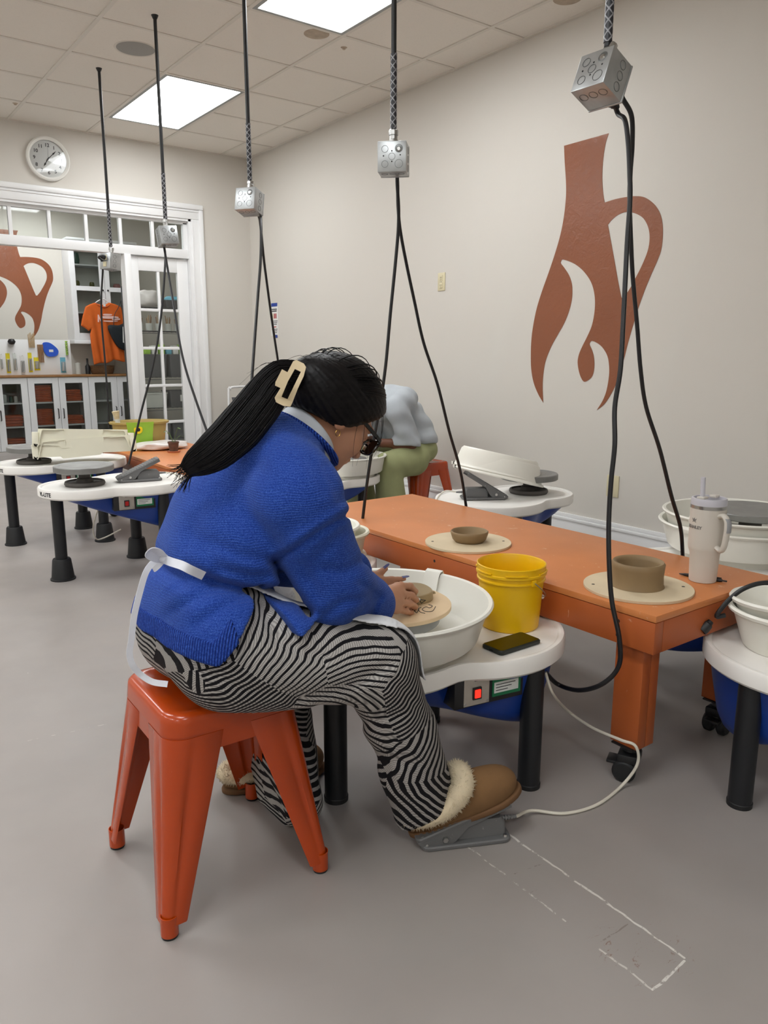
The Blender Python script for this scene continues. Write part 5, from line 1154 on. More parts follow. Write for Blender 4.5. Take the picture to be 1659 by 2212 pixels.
def tray(label, x, z, w, h_, m_, lbl=False, d=0.30):
    t_ = thing('storage_bin', label, 'bin', (x, 9.60, z+0.004), 0, 'bins on the storage rack')
    ro = rr2(w/2, d/2, 0.02); ri = rr2(w/2-0.008, d/2-0.008, 0.015)
    MB().rings([[(a*0.92, b*0.92, 0) for a, b in ro], [(a, b, h_) for a, b in ro], [(a, b, h_) for a, b in ri], [(a*0.92, b*0.92, 0.006) for a, b in ri]]).obj('bin_shell', m_, t_, 40)
    MB().rings([[(a*1.03, b*1.03, h_-0.012) for a, b in ro], [(a*1.03, b*1.03, h_+0.004) for a, b in ro], [(a, b, h_+0.004) for a, b in ro], [(a, b, h_-0.012) for a, b in ro]], closed_v=True).obj('bin_rim', m_, t_, 40)
    if lbl: MB().box(-0.05, 0.06, -d/2-0.012, -d/2-0.006, h_*0.35, h_*0.75).obj('label', 'paper', t_, 0); MB().box(-0.03, -0.015, -d/2-0.014, -d/2-0.011, h_*0.42, h_*0.68).obj('label_mark', 'ink', t_, 0)
tray('dark grey bin on the rack under the green packs, beside the mullion', 3.52, 0.90, 0.34, 0.27, 'bin_grey'); tray('dark grey bin on the rack under the green packs, by the wall casing', 3.89, 0.90, 0.34, 0.27, 'bin_grey')
tray('clear bin of tools on the rack', 3.52, 0.52, 0.30, 0.18, 'bin_light'); tray('dark grey bin with a white name label on the rack', 3.88, 0.52, 0.36, 0.20, 'bin_grey', True)
tray('low dark bin on the bottom rack shelf by the mullion', 3.53, 0.12, 0.34, 0.20, 'bin_grey'); tray('low dark bin on the bottom rack shelf by the casing', 3.89, 0.12, 0.34, 0.18, 'bin_grey')
tray('dark tray on the top rack shelf under folded cloth', 3.88, 1.74, 0.34, 0.09, 'bin_grey')
for k in range(7):
    o = MB().box(3.42+k*0.09, 3.49+k*0.09, 9.47, 9.58, 1.18, 1.27+0.015*(k % 3), 0.006).obj('sponge_pack', ('lime', 'paper', 'lime', 'cyan', 'paper', 'lime', 'paper')[k]); tag(o, ('lime sponge pack over the rack bins', 'white sponge pack over the rack bins', 'lime sponge pack over the rack bins', 'cyan sponge pack over the rack bins', 'white sponge pack over the rack bins', 'lime sponge pack over the rack bins', 'white sponge pack over the rack bins')[k], 'sponge', 'sponge packs on the rack')
for k in range(6):
    t_ = thing('tool_jar', 'pale jar of brushes and tools on the rack', 'jar', (3.40+0.12*k, 9.55, 1.464), 0, 'tool jars on the rack')
    MB().lathe([(0, 0), (0.04, 0), (0.043, 0.09), (0.038, 0.09), (0.035, 0.006), (0, 0.006)], 18).obj('jar', 'bin_light', t_, 50)
    for j in range(5): MB().cyl((0.012*math.cos(j*1.3), 0.012*math.sin(j*1.3), 0.01), (0.03*math.cos(j*1.3), 0.03*math.sin(j*1.3), 0.15+0.02*((j+k) % 3)), 0.005, n=6).obj('brush', 'woodtool' if j % 2 else 'oak', t_)
def lump(name, label, cat, c, r_, mat, seed, flat=0.6, group=None):
    rs = np.random.default_rng(seed); ph_ = rs.uniform(0, 6.28, 6)
    L = []
    for i in range(1, 12):
        th = PI*i/12; ring = []
        for j in range(32):
            a = 2*PI*j/32; k = 1+0.06*math.sin(3*a+ph_[0]+4*th)+0.05*math.sin(5*a+ph_[1]-3*th); z = -math.cos(th)*flat
            ring.append((c[0]+r_[0]*math.sin(th)**0.6*math.cos(a)*k, c[1]+r_[1]*math.sin(th)**0.6*math.sin(a)*k, c[2]+r_[2]*(1+math.copysign(abs(math.cos(th))**0.7, -math.cos(th)))*(1+0.04*math.sin(4*a+ph_[2]))))
        L.append(ring)
    o = MB().rings(L).obj(name, mat, None, 70); return tag(o, label, cat, group)
lump('plastic_bag', 'crumpled clear plastic bag on the top rack shelf', 'bag', (3.53, 9.58, 1.748), (0.16, 0.14, 0.10), 'bag', 3)
lump('folded_cloth', 'blue and tan folded cloth in the top rack tray', 'cloth', (3.88, 9.58, 1.80), (0.15, 0.12, 0.045), 'cyan', 4)
# ---------------------------------------------------------------- things on the far orange table and the wheels
tub = thing('oval_tub', 'tan and green tub with a round yellow eye on the far table', 'tub', (1.93, 5.55, 0.521))
def oval(a, b, z, n=48): return [(a*math.cos(2*PI*i/n), b*math.sin(2*PI*i/n), z) for i in range(n)]
MB().rings([oval(0.17, 0.13, 0), oval(0.195, 0.15, 0.165), oval(0.212, 0.165, 0.168), oval(0.215, 0.168, 0.182), oval(0.203, 0.156, 0.184), oval(0.19, 0.145, 0.17), oval(0.165, 0.125, 0.006)]).obj('shell', 'tan', tub, 50)
gp = []
for z, k in ((0.012, 0.905), (0.10, 0.96), (0.187, 1.085)):
    ra, rb__ = 0.200*k+0.0, 0.155*k; gp.append([((ra+0.004)*math.cos(a), (rb__+0.004)*math.sin(a), z) for a in [PI*1.28+0.9*i/16 for i in range(17)]]+[((ra-0.002)*math.cos(a), (rb__-0.002)*math.sin(a), z) for a in [PI*1.28+0.9*(16-i)/16 for i in range(17)]])
MB().rings(gp).obj('green_panel', 'lime', tub, 50)
ea = PI*1.40; en = Vector((math.cos(ea)*0.9, math.sin(ea), 0)).normalized(); ep = Vector((0.207*math.cos(ea), 0.161*math.sin(ea), 0.135)); EM = mat_basis(ep, (-en.y, en.x, 0), (0, 0, 1), en)
MB().lathe([(0, 0.004), (0.028, 0.003), (0.030, 0.0)], 24, M=EM).obj('eye', 'eye_yellow', tub); MB().lathe([(0, 0.006), (0.013, 0.005), (0.014, 0.002)], 20, M=EM).obj('pupil', 'ink', tub)
br = thing('wash_brush', 'round pale bristle brush standing in the far tub', 'brush', (1.80, 5.56, 0.530))
MB().cyl((0, 0, 0.0), (-0.02, 0, 0.15), 0.011, 0.014).obj('handle', 'wicker', br); MB().cyl((-0.02, 0, 0.15), (-0.026, 0, 0.195), 0.016, 0.018).obj('ferrule', 'label_white', br); MB().cyl((-0.026, 0, 0.195), (-0.034, 0, 0.25), 0.017, 0.026).obj('bristles', 'bristle', br)
lump('clay_bag', 'white plastic wrapped clay slab lying on the far orange table', 'clay bag', (1.99, 5.29, 0.521), (0.185, 0.12, 0.028), 'bag', 9)
pp = thing('potted_seedling', 'small brown seedling pot on a saucer on the far table', 'potted plant', (1.99, 5.07, 0.521))
MB().lathe([(0, 0), (0.042, 0), (0.045, 0.008), (0.0, 0.008)], 24).obj('saucer', 'terracotta', pp); MB().lathe([(0, 0.008), (0.028, 0.008), (0.036, 0.062), (0.039, 0.062), (0.039, 0.072), (0.034, 0.072), (0.032, 0.06), (0, 0.06)], 24).obj('pot', 'plantpot', pp, 40)
for k in range(4):
    a = k*1.7; t_ = Vector((0.05*math.cos(a), 0.05*math.sin(a), 0.06+0.02*k)); st = MB().tube([(0, 0, 0.06), t_*0.5+Vector((0, 0, 0.06)), t_+Vector((0, 0, 0.05))], 0.0015, 6).obj('stem', 'leaf', pp)
    MB().prism([(0, -0.004), (0.012, -0.008), (0.028, 0), (0.012, 0.008), (0, 0.004)], 0, 0.0008, 0, Matrix.Translation(t_+Vector((0, 0, 0.05))) @ Matrix.Rotation(a, 4, 'Z') @ Matrix.Rotation(0.4, 4, 'Y')).obj('leaf', 'leaf', st, 0)
# tubular cart in the room corner
ct = thing('rolling_cart', 'white tube framed cart with grey trays in the room corner', 'cart', (3.42, 6.62, 0))
for sy in (-0.16, 0.16): MB().tube([(-0.19, sy, 0.03), (-0.19, sy, 0.80), (-0.17, sy, 0.855), (-0.13, sy, 0.875), (0.13, sy, 0.875), (0.17, sy, 0.855), (0.19, sy, 0.80), (0.19, sy, 0.03)], 0.011, 10, 4).obj('tube_frame', 'trim', ct)
for z in (0.15, 0.42, 0.68):
    MB().rings([[(a*0.9, b*0.9, z) for a, b in rr2(0.175, 0.145, 0.02)], [(a, b, z+0.10) for a, b in rr2(0.175, 0.145, 0.02)], [(a*0.97, b*0.97, z+0.10) for a, b in rr2(0.175, 0.145, 0.02)], [(a*0.88, b*0.88, z+0.006) for a, b in rr2(0.175, 0.145, 0.02)]]).obj('tray', 'bin_grey', ct, 40)
for sx in (-0.19, 0.19):
    for sy in (-0.16, 0.16): MB().lathe([(0, -0.01), (0.02, -0.01), (0.02, 0.01), (0, 0.01)], 16, M=Matrix.Translation((sx, sy, 0.02)) @ Matrix.Rotation(PI/2, 4, 'X')).obj('caster', 'rubber', ct)
# ================================================================== people
def parent_at(o, p):
    o.parent = p; o.matrix_parent_inverse = Matrix.Translation(-p.location); return o
A3 = lambda v: np.array(v, float)
def skin_mat(name, col, nail=False):
    mt = newmat(name, col, 0.5, spec=0.4); t = NT(mt); co = t.coord(); b = t.bsdf()
    c = t.ramp(t.noise(14, 4, co), [(0.3, tuple(v*0.92 for v in col)), (0.7, tuple(min(1, v*1.06) for v in col))]); t.put(b.inputs['Base Color'], c)
    b.inputs['Subsurface Weight'].default_value = 0.08; b.inputs['Subsurface Radius'].default_value = (0.01, 0.004, 0.002); b.inputs['Subsurface Scale'].default_value = 0.5
    t.put(b.inputs['Normal'], t.bump(t.noise(180, 3, co), 0.15, 0.001)); return mt
MAT['skin'] = skin_mat('light_skin', srgb(190, 138, 108)); MAT['skin_dark'] = skin_mat('brown_skin', srgb(112, 72, 54))
def knit_mat():
    base = srgb(36, 70, 156); mt = newmat('blue_fuzzy_knit', base, 0.9, spec=0.2); t = NT(mt); co = t.coord(); b = t.bsdf()
    fz = t.noise(380, 4, co, 0.8); c = t.ramp(fz, [(0.32, srgb(20, 44, 118)), (0.5, base), (0.68, srgb(74, 112, 194))])
    big = t.noise(6, 3, co); c = t.mix(t.math('MULTIPLY', big, 0.22), c, srgb(20, 52, 150)); t.put(b.inputs['Base Color'], c)
    sp = t.node('ShaderNodeSeparateXYZ'); t.put(sp.inputs[0], co)
    rows = t.math('SINE', t.math('MULTIPLY', t.math('ADD', sp.outputs[2], t.math('MULTIPLY', t.noise(9, 2, co), 0.03)), 1300.0))
    hgt = t.math('ADD', t.math('MULTIPLY', rows, 0.25), fz)
    t.put(b.inputs['Normal'], t.bump(hgt, 0.55, 0.004)); b.inputs['Sheen Weight'].default_value = 0.2; b.inputs['Sheen Roughness'].default_value = 0.4; b.inputs['Sheen Tint'].default_value = (0.45, 0.6, 1, 1); return mt
MAT['knit'] = knit_mat()
def rib_mat():
    base = srgb(32, 64, 150); mt = newmat('blue_rib_knit', base, 0.9, spec=0.2); t = NT(mt); co = t.coord(); b = t.bsdf()
    sp = t.node('ShaderNodeSeparateXYZ'); t.put(sp.inputs[0], co)
    u_ = t.math('ADD', t.math('MULTIPLY', sp.outputs[0], 1.0), t.math('MULTIPLY', sp.outputs[1], -1.1))
    rib = t.math('SINE', t.math('MULTIPLY', u_, 760.0)); fz = t.noise(230, 3, co, 0.8)
    t.put(b.inputs['Base Color'], t.ramp(t.math('ADD', t.math('MULTIPLY', rib, 0.18), fz), [(0.25, srgb(16, 42, 122)), (0.55, base), (0.8, srgb(64, 106, 204))]))
    t.put(b.inputs['Normal'], t.bump(t.math('ADD', rib, t.math('MULTIPLY', fz, 0.6)), 0.7, 0.004)); return mt
MAT['rib'] = rib_mat()
def zebra_mat():
    mt = newmat('black_white_patterned_knit', (0.02, 0.02, 0.02), 0.85, spec=0.25); t = NT(mt); co = t.coord(); b = t.bsdf()
    flat = t.vm('MULTIPLY', co, (1.0, 0.55, 1.0))
    wob = t.node('ShaderNodeTexNoise'); t.put(wob.inputs['Vector'], co); wob.inputs['Scale'].default_value = 5.0
    q = t.vm('ADD', flat, t.vm('SCALE', t.vm('SUBTRACT', wob.outputs['Color'], (0.5, 0.5, 0.5)), scale=0.05))
    v = t.node('ShaderNodeTexVoronoi'); t.put(v.inputs['Vector'], q); v.inputs['Scale'].default_value = 5.2; v.inputs['Randomness'].default_value = 0.9
    cdir = t.vm('SUBTRACT', v.outputs['Color'], (0.5, 0.5, 0.5)); cdir = t.vm('MULTIPLY', cdir, (1, 0.0, 1)); nn = t.node('ShaderNodeVectorMath', operation='NORMALIZE'); t.put(nn.inputs[0], cdir)
    ctr = t.vm('ADD', t.vm('SCALE', v.outputs['Position'], scale=1.0), t.vm('SCALE', nn.outputs[0], scale=0.30))
    dist = t.vm('LENGTH', t.vm('SUBTRACT', q, ctr))
    sep = t.node('ShaderNodeSeparateColor'); t.put(sep.inputs[0], v.outputs['Color'])
    fr = t.math('ADD', t.math('MULTIPLY', sep.outputs[1], 330.0), 290.0)
    ph_ = t.math('ADD', t.math('MULTIPLY', dist, fr), t.math('MULTIPLY', t.noise(40, 2, co), 1.6))
    st = t.math('SINE', ph_); th = t.math('SUBTRACT', t.math('MULTIPLY', sep.outputs[2], 1.1), 0.55)
    white = t.ramp(t.math('SUBTRACT', st, th), [(0.46, 0.0), (0.54, 1.0)]) if False else t.math('GREATER_THAN', st, th)
    # little knitted cells inside the pale stripes
    sp = t.node('ShaderNodeSeparateXYZ'); t.put(sp.inputs[0], co)
    k1 = t.math('SINE', t.math('MULTIPLY', t.math('ADD', sp.outputs[0], sp.outputs[1]), 1500.0)); k2 = t.math('SINE', t.math('MULTIPLY', sp.outputs[2], 1500.0))
    kn = t.math('MULTIPLY', k1, k2); pale = t.ramp(t.math('ADD', t.math('MULTIPLY', kn, 0.5), 0.5), [(0.15, srgb(104, 100, 98)), (0.6, srgb(186, 182, 178))])
    c = t.mix(white, srgb(17, 16, 21), pale); t.put(b.inputs['Base Color'], c)
    t.put(b.inputs['Normal'], t.bump(t.math('ADD', t.math('MULTIPLY', white, 0.6), t.math('MULTIPLY', kn, 0.25)), 0.5, 0.003)); return mt
MAT['zebra'] = zebra_mat()
def hair_mat():
    mt = newmat('black_hair', srgb(14, 13, 14), 0.46, spec=0.16); t = NT(mt); co = t.coord(); b = t.bsdf()
    st = t.noise(120, 4, t.vm('MULTIPLY', co, (0.25, 1.0, 1.0)), 0.7); t.put(b.inputs['Base Color'], t.ramp(st, [(0.3, srgb(7, 6, 7)), (0.7, srgb(24, 22, 23))]))
    return mt
MAT['hair'] = hair_mat()
MAT['collar_cloth'] = pmat('pale_blue_cotton', srgb(186, 190, 196), 0.8, var=0.05, scale=20)
MAT['apron'] = pmat('white_apron_cotton', srgb(222, 223, 226), 0.8, var=0.03, scale=14, bump=0.15, bscale=60)
MAT['ribbon'] = pmat('white_ribbon', srgb(226, 228, 236), 0.7, var=0.03, scale=30, bump=0.15, bscale=160)
MAT['clip'] = pmat('champagne_clip', srgb(186, 168, 136), 0.38, 0.45, var=0.06, scale=12)
MAT['frame_black'] = pmat('black_acetate', srgb(14, 14, 15), 0.22, var=0.1)
MAT['gold'] = pmat('gold', srgb(212, 170, 96), 0.25, 1.0, var=0.05)
MAT['suede'] = pmat('tan_suede', srgb(120, 88, 54), 0.92, var=0.12, scale=16, bump=0.3, bscale=260)
MAT['sole'] = pmat('brown_sole', srgb(108, 76, 46), 0.8, var=0.1)
MAT['fluff'] = pmat('cream_fleece', srgb(222, 206, 176), 0.95, var=0.08, scale=40, bump=0.5, bscale=120)
MAT['sock'] = pmat('white_sock', srgb(220, 218, 216), 0.9, var=0.03)
MAT['nail'] = pmat('grey_blue_nail', srgb(92, 96, 140), 0.2, var=0.05)
MAT['eyeball'] = pmat('eye_white', srgb(230, 226, 220), 0.2)

# ------------------------------------------------------------------ the woman: joints in metres, facing +x
BASE = Vector((0.66, 1.53, 0.0))
wo = thing('person', 'person in blue sweater and patterned trousers bending over a pottery wheel', 'person', BASE)
HC = A3((0.988, 1.51, 1.053)); FV = A3((0.75, 0.0, -0.6614)); SV = A3((0, 1.0, 0)); UV = A3((0.6614, 0.0, 0.75))
HR = np.stack([FV, SV, UV], 1)                       # columns: head frame axes
def hl(P): return (P-HC)@HR
def hw(f, s, u): return HC+FV*f+SV*s+UV*u
def HWv(f, s, u): return Vector(hw(f, s, u))
yv = lambda px, py, y: A3(at_y(px, py, y))
shR, elR, wrR = A3((0.795, 1.36, 0.885)), A3((0.858, 1.345, 0.675)), A3((1.040, 1.425, 0.590))
shL, elL, wrL = A3((0.84, 1.68, 0.89)), A3((0.94, 1.72, 0.68)), yv(795, 1256, 1.60)
hipR, knR, anR = A3((0.66, 1.42, 0.56)), A3((0.945, 1.285, 0.523)), A3((1.135, 1.315, 0.105))
hipL, knL, anL = A3((0.66, 1.64, 0.56)), A3((0.955, 1.865, 0.49)), A3((0.85, 1.77, 0.13))
C7 = A3((0.865, 1.51, 0.985))
# ---- hands: chains given as pixel direction plus plane y
def chain(spec): return [yv(*q) for q in spec]
RH = {'palm': [(wrR, 0.024)],
 'index': chain([(866, 1266, 1.470), (886, 1266, 1.487), (897, 1277, 1.507), (893, 1288, 1.520)]),
 'middle': chain([(866, 1283, 1.456), (889, 1286, 1.468), (899, 1296, 1.490), (890, 1303, 1.507)]),
 'ring': chain([(862, 1301, 1.447), (886, 1304, 1.456), (897, 1311, 1.477), (888, 1315, 1.495)]),
 'pinky': chain([(856, 1317, 1.444), (878, 1321, 1.452), (889, 1325, 1.468), (882, 1328, 1.484)]),
 'thumb': chain([(842, 1276, 1.468), (858, 1266, 1.50), (876, 1270, 1.522), (890, 1278, 1.535)])}
LH = {'index': chain([(822, 1254, 1.575), (845, 1252, 1.568), (860, 1252, 1.562), (873, 1250, 1.557)]),
 'middle': chain([(824, 1262, 1.570), (846, 1264, 1.565), (858, 1270, 1.560), (862, 1278, 1.556)]),
 'ring': chain([(822, 1270, 1.572), (842, 1275, 1.567), (852, 1282, 1.562), (856, 1289, 1.558)]),
 'pinky': chain([(818, 1277, 1.577), (834, 1284, 1.572), (842, 1290, 1.568), (846, 1296, 1.564)]),
 'thumb': chain([(802, 1250, 1.592), (813, 1243, 1.590), (823, 1236, 1.588), (833, 1228, 1.586)])}
FR = {'index': (0.0098, 0.0092, 0.0082, 0.0068), 'middle': (0.0100, 0.0094, 0.0084, 0.0070), 'ring': (0.0096, 0.0090, 0.0080, 0.0068), 'pinky': (0.0086, 0.0080, 0.0070, 0.0060), 'thumb': (0.0130, 0.0108, 0.0095, 0.0078)}
def hand_sdf(P, Hd, wr, el):
    d = cone(P, wr+(el-wr)*0.5, wr, 0.036, 0.026)
    for f in ('index', 'middle', 'ring', 'pinky'): d = smin(d, cone(P, wr+(Hd[f][0]-wr)*0.12, Hd[f][0], 0.0165, 0.0118), 0.012)
    d = smin(d, cone(P, wr+(Hd['thumb'][0]-wr)*0.2, Hd['thumb'][0], 0.016, 0.0135), 0.012)
    for f, c in Hd.items():
        if f == 'palm': continue
        r_ = FR[f]; e = poly_cone(P, c, r_, 0.004); d = smin(d, e, 0.005)
    return d
def head_sdf(P):
    Q = hl(P)
    d = ell(Q, (-0.012, 0, 0.030), (0.100, 0.077, 0.090))
    d = smin(d, ell(Q, (0.030, 0, -0.045), (0.066, 0.060, 0.074)), 0.03)
    d = smin(d, ell(Q, (0.052, 0, -0.085), (0.040, 0.045, 0.035)), 0.025)          # jaw
    d = smin(d, ell(Q, (0.078, 0, -0.103), (0.017, 0.022, 0.014)), 0.012)          # chin
    for s in (-1, 1):
        d = smin(d, ell(Q, (0.058, s*0.042, -0.045), (0.030, 0.026, 0.028)), 0.02)  # cheek
        d = smin(d, ell(Q, (-0.012, s*0.077, -0.030), (0.018, 0.008, 0.031)), 0.006)
        d = smax(d, -ell(Q, (0.103, s*0.031, -0.008), (0.014, 0.017, 0.011)), 0.012)
        d = smin(d, ell(Q, (0.082, s*0.031, -0.010), (0.014, 0.0135, 0.0125)), 0.004)  # closed lid over the eye
        d = smin(d, ell(Q, (0.106, s*0.012, -0.048), (0.010, 0.008, 0.007)), 0.006)
    d = smin(d, cone(Q, (0.096, 0, 0.0), (0.116, 0, -0.043), 0.007, 0.011), 0.010)   # nose
    d = smin(d, ell(Q, (0.090, 0, 0.016), (0.016, 0.045, 0.010)), 0.015)             # brow
    d = smin(d, ell(Q, (0.098, 0, -0.070), (0.010, 0.021, 0.0055)), 0.005); d = smin(d, ell(Q, (0.094, 0, -0.080), (0.010, 0.018, 0.0058)), 0.005)  # lips
    return d
footR0 = A3((1.100, 1.322, 0.055)); footR1 = A3((1.265, 1.232, 0.125))
def body_sdf(P):
    d = cone(P, (0.67, 1.53, 0.57), (0.72, 1.53, 0.74), 0.105, 0.100)
    d = smin(d, cone(P, (0.72, 1.53, 0.74), (0.80, 1.52, 0.88), 0.100, 0.105), 0.04)
    d = smin(d, cone(P, (0.80, 1.40, 0.90), (0.83, 1.64, 0.90), 0.06, 0.06), 0.05)
    d = smin(d, cone(P, C7+A3((-0.01, 0, -0.03)), hw(-0.02, 0, -0.05), 0.062, 0.052), 0.03)
    for s_, e_, w_, H_ in ((shR, elR, wrR, RH), (shL, elL, wrL, LH)):
        d = smin(d, cone(P, s_, e_, 0.055, 0.043), 0.03); d = smin(d, cone(P, e_, w_, 0.042, 0.026), 0.01); d = smin(d, near(P, w_+(H_['middle'][1]-w_)*0.6, 0.17, lambda q: hand_sdf(q, H_, w_, e_)), 0.012)
    for h_, k_, a_ in ((hipR, knR, anR), (hipL, knL, anL)):
        d = smin(d, cone(P, h_, k_, 0.085, 0.058), 0.05); d = smin(d, cone(P, k_, k_+(a_-k_)*0.35, 0.055, 0.052), 0.02); d = smin(d, cone(P, k_+(a_-k_)*0.35, a_, 0.052, 0.035), 0.02)
    d = smin(d, cone(P, anR, footR0, 0.036, 0.034), 0.02); d = smin(d, cone(P, footR0, footR1, 0.034, 0.026), 0.02)
    d = smin(d, cone(P, anL, anL+A3((-0.012, 0.0, -0.075)), 0.034, 0.032), 0.02); d = smin(d, cone(P, anL+A3((0.0, 0, -0.085)), anL+A3((0.17, -0.03, -0.095)), 0.030, 0.024), 0.02)
    return smin(d, near(P, HC, 0.19, head_sdf), 0.02)
def woman_part(name, fn, lo, hi, vox, mat, relax=2, post=None, label=None):
    o = sdf_obj(name, fn, lo, hi, vox, mat, None, relax, post, label); return parent_at(o, wo)
woman_part('body', body_sdf, (0.45, 1.18, 0.0), (1.32, 1.96, 1.20), 0.0045, 'skin', 1)
# nails
for Hd in (RH, LH):
    for f in ('index', 'middle', 'ring', 'pinky', 'thumb'):
        a, b = Vector(Hd[f][2]), Vector(Hd[f][3]); dr = (b-a).normalized(); up = Vector((0, -0.35, 0.9)); up = (up-dr*up.dot(dr)).normalized(); sd_ = dr.cross(up)
        L_ = 0.016 if Hd is LH else 0.011; M_ = mat_basis(b+up*(FR[f][3]*0.86)-dr*0.002, dr, sd_, up)
        parent_at(MB().prism([(-0.004, -0.0042), (L_*0.6, -0.0042), (L_, -0.0020), (L_, 0.0020), (L_*0.6, 0.0042), (-0.004, 0.0042)], -0.0006, 0.0008, 0.0003, M_).obj('fingernail', 'nail', None, 40), wo)
# ---- trousers
hemR_c = A3((1.128, 1.318, 0.10)); hemR_n = A3((0.30, -0.02, -0.95))
anRp = A3((1.125, 1.325, 0.075)); anLp = A3((0.885, 1.66, 0.03))
def fold(P, a, b, w, amp):
    """soft ridge (amp < 0) or groove (amp > 0) along a segment"""
    d = cone(P, a, b, 0, 0); return amp*np.exp(-(d/w)**2)
_C = A3(EYE); _Rm = np.stack([A3(_r), A3(_u), A3(_f)], 1)
def to_px(P):
    q = (P-_C)@_Rm; w = np.maximum(q[:, 2], 0.2); return np.stack([W_IMG/2+F_PX*q[:, 0]/w, H_IMG/2-F_PX*q[:, 1]/w], 1)
def folds(P, lines, y_far):
    """creases on the near side: polylines given by direction, with width and depth in metres"""
    m = np.clip((y_far-P[:, 1])*12, 0, 1); out = np.zeros(len(P)); k = m > 0
    if not k.any(): return out
    q = to_px(P[k]); acc = np.zeros(len(q))
    for pts, w, amp in lines:
        best = np.full(len(q), 1e9)
        for a, b in zip(pts[:-1], pts[1:]):
            a = A3(a); b = A3(b); ab = b-a; t = np.clip(((q-a)@ab)/(ab@ab), 0, 1); best = np.minimum(best, np.sqrt(((q-a-t[:, None]*ab)**2).sum(1)))
        acc += amp*np.exp(-(best/w)**2)
    out[k] = acc*m[k]; return out
PANT_FOLDS = [([(640, 1512), (760, 1482), (840, 1435)], 12, 0.009), ([(690, 1530), (790, 1562), (860, 1545)], 12, 0.008), ([(760, 1590), (840, 1640), (900, 1650)], 11, 0.007), ([(560, 1300), (600, 1385), (700, 1425)], 11, 0.007),
 ([(430, 1440), (520, 1490), (640, 1500)], 12, 0.006), ([(800, 1450), (860, 1480), (900, 1530)], 12, 0.006), ([(850, 1600), (900, 1690), (930, 1740)], 12, 0.006), ([(820, 1640), (880, 1740)], 10, 0.006), ([(330, 1420), (390, 1470)], 9, 0.006)]
KNIT_FOLDS = [([(752, 1112), (690, 1150), (640, 1185), (592, 1214)], 6, 0.010), ([(748, 1096), (684, 1134), (632, 1170), (590, 1198)], 9, -0.005), ([(592, 1214), (610, 1245), (640, 1290), (668, 1322)], 10, 0.024),
 ([(592, 1214), (520, 1200), (440, 1165), (390, 1120)], 16, 0.009), ([(400, 1226), (480, 1260), (570, 1284), (640, 1290)], 10, 0.016), ([(605, 1238), (540, 1247), (470, 1232)], 12, 0.009), ([(330, 1300), (400, 1258)], 10, 0.006), ([(350, 1335), (460, 1270)], 12, 0.007), ([(430, 1345), (520, 1288)], 12, 0.007),
 ([(560, 1010), (620, 1070), (640, 1130)], 22, 0.006), ([(470, 1060), (540, 1130), (590, 1205)], 20, 0.008), ([(400, 1150), (470, 1215), (560, 1255)], 14, 0.006), ([(430, 1100), (400, 1180)], 14, 0.005), ([(700, 1332), (740, 1300), (800, 1290)], 10, 0.008), ([(795, 1205), (740, 1238), (700, 1230)], 12, 0.008), ([(822, 1290), (780, 1262)], 8, 0.007),
 ([(655, 1225), (690, 1290)], 12, 0.007), ([(740, 1150), (690, 1200), (670, 1250)], 14, 0.006), ([(800, 1338), (816, 1298)], 7, 0.007), ([(765, 1340), (790, 1310)], 8, 0.005), ([(700, 1010), (735, 1080)], 12, 0.005), ([(670, 1000), (700, 1060)], 12, 0.004)]
def pants_sdf(P):
    d = ell(P, (0.672, 1.53, 0.560), (0.134, 0.196, 0.112))
    d = smin(d, ell(P, (0.680, 1.53, 0.62), (0.095, 0.16, 0.10)), 0.03)
    d = smin(d, cone(P, hipR+A3((0.01, -0.01, -0.005)), knR+A3((-0.01, 0, -0.005)), 0.123, 0.086), 0.06)
    d = smin(d, cone(P, hipL, knL, 0.118, 0.090), 0.06)
    shin = np.minimum(1e9, cone(P, knR+A3((0.0, 0, -0.02)), anRp, 0.085, 0.068)); d2 = smin(d, shin, 0.035)
    # right leg flares a little towards the hem
    d2 = smin(d2, cone(P, A3((1.035, 1.298, 0.31)), anRp+A3((0.0, 0.0, -0.05)), 0.076, 0.074), 0.03)
    hem = plane(P, (1.115, 1.31, 0.100), (0.62, -0.10, -0.78))
    near_r = (P[:, 2] < 0.30) & (P[:, 1] < 1.50) & (P[:, 0] > 1.0)
    d2 = np.where(near_r, smax(d2, hem, 0.006), d2)
    # hollow the cuff
    inner = cone(P, A3((1.06, 1.31, 0.25)), anRp+A3((0.02, 0, -0.06)), 0.050, 0.074); d2 = np.where(near_r & (P[:, 2] < 0.16), smax(d2, -inner, 0.006), d2)
    shL_ = cone(P, knL+A3((-0.005, 0, -0.02)), (0.895, 1.68, 0.20), 0.088, 0.098)
    shL_ = smin(shL_, cone(P, (0.895, 1.66, 0.22), (0.90, 1.56, 0.05), 0.092, 0.055), 0.03)
    shL_ = smin(shL_, cone(P, anLp+A3((-0.01, 0.0, 0.12)), anLp+A3((0.0, -0.04, 0.02)), 0.092, 0.088), 0.04)
    shL_ = smax(shL_, -(P[:, 2]-0.012), 0.005)
    d3 = smin(d2, shL_, 0.04)
    d3 = smax(d3, -(P[:, 2]-0.004), 0.004)
    d3 = np.where((P[:, 2] < 0.50) & (P[:, 0] < 0.84) & (np.abs(P[:, 1]-1.545) < 0.2), smax(d3, -(P[:, 2]-0.4585), 0.010), d3)      # rests on the seat
    # folds
    d3 = d3+folds(P, PANT_FOLDS, 1.48)
    d3 = d3+0.0028*np.sin(46*(P[:, 2]+0.5*P[:, 0])+6*P[:, 1]+3*np.sin(11*P[:, 0]))*np.clip((0.5-P[:, 2])*5, 0, 1)
    return d3
woman_part('trousers', pants_sdf, (0.42, 1.15, 0.0), (1.28, 1.98, 0.80), 0.0058, 'zebra', 2)
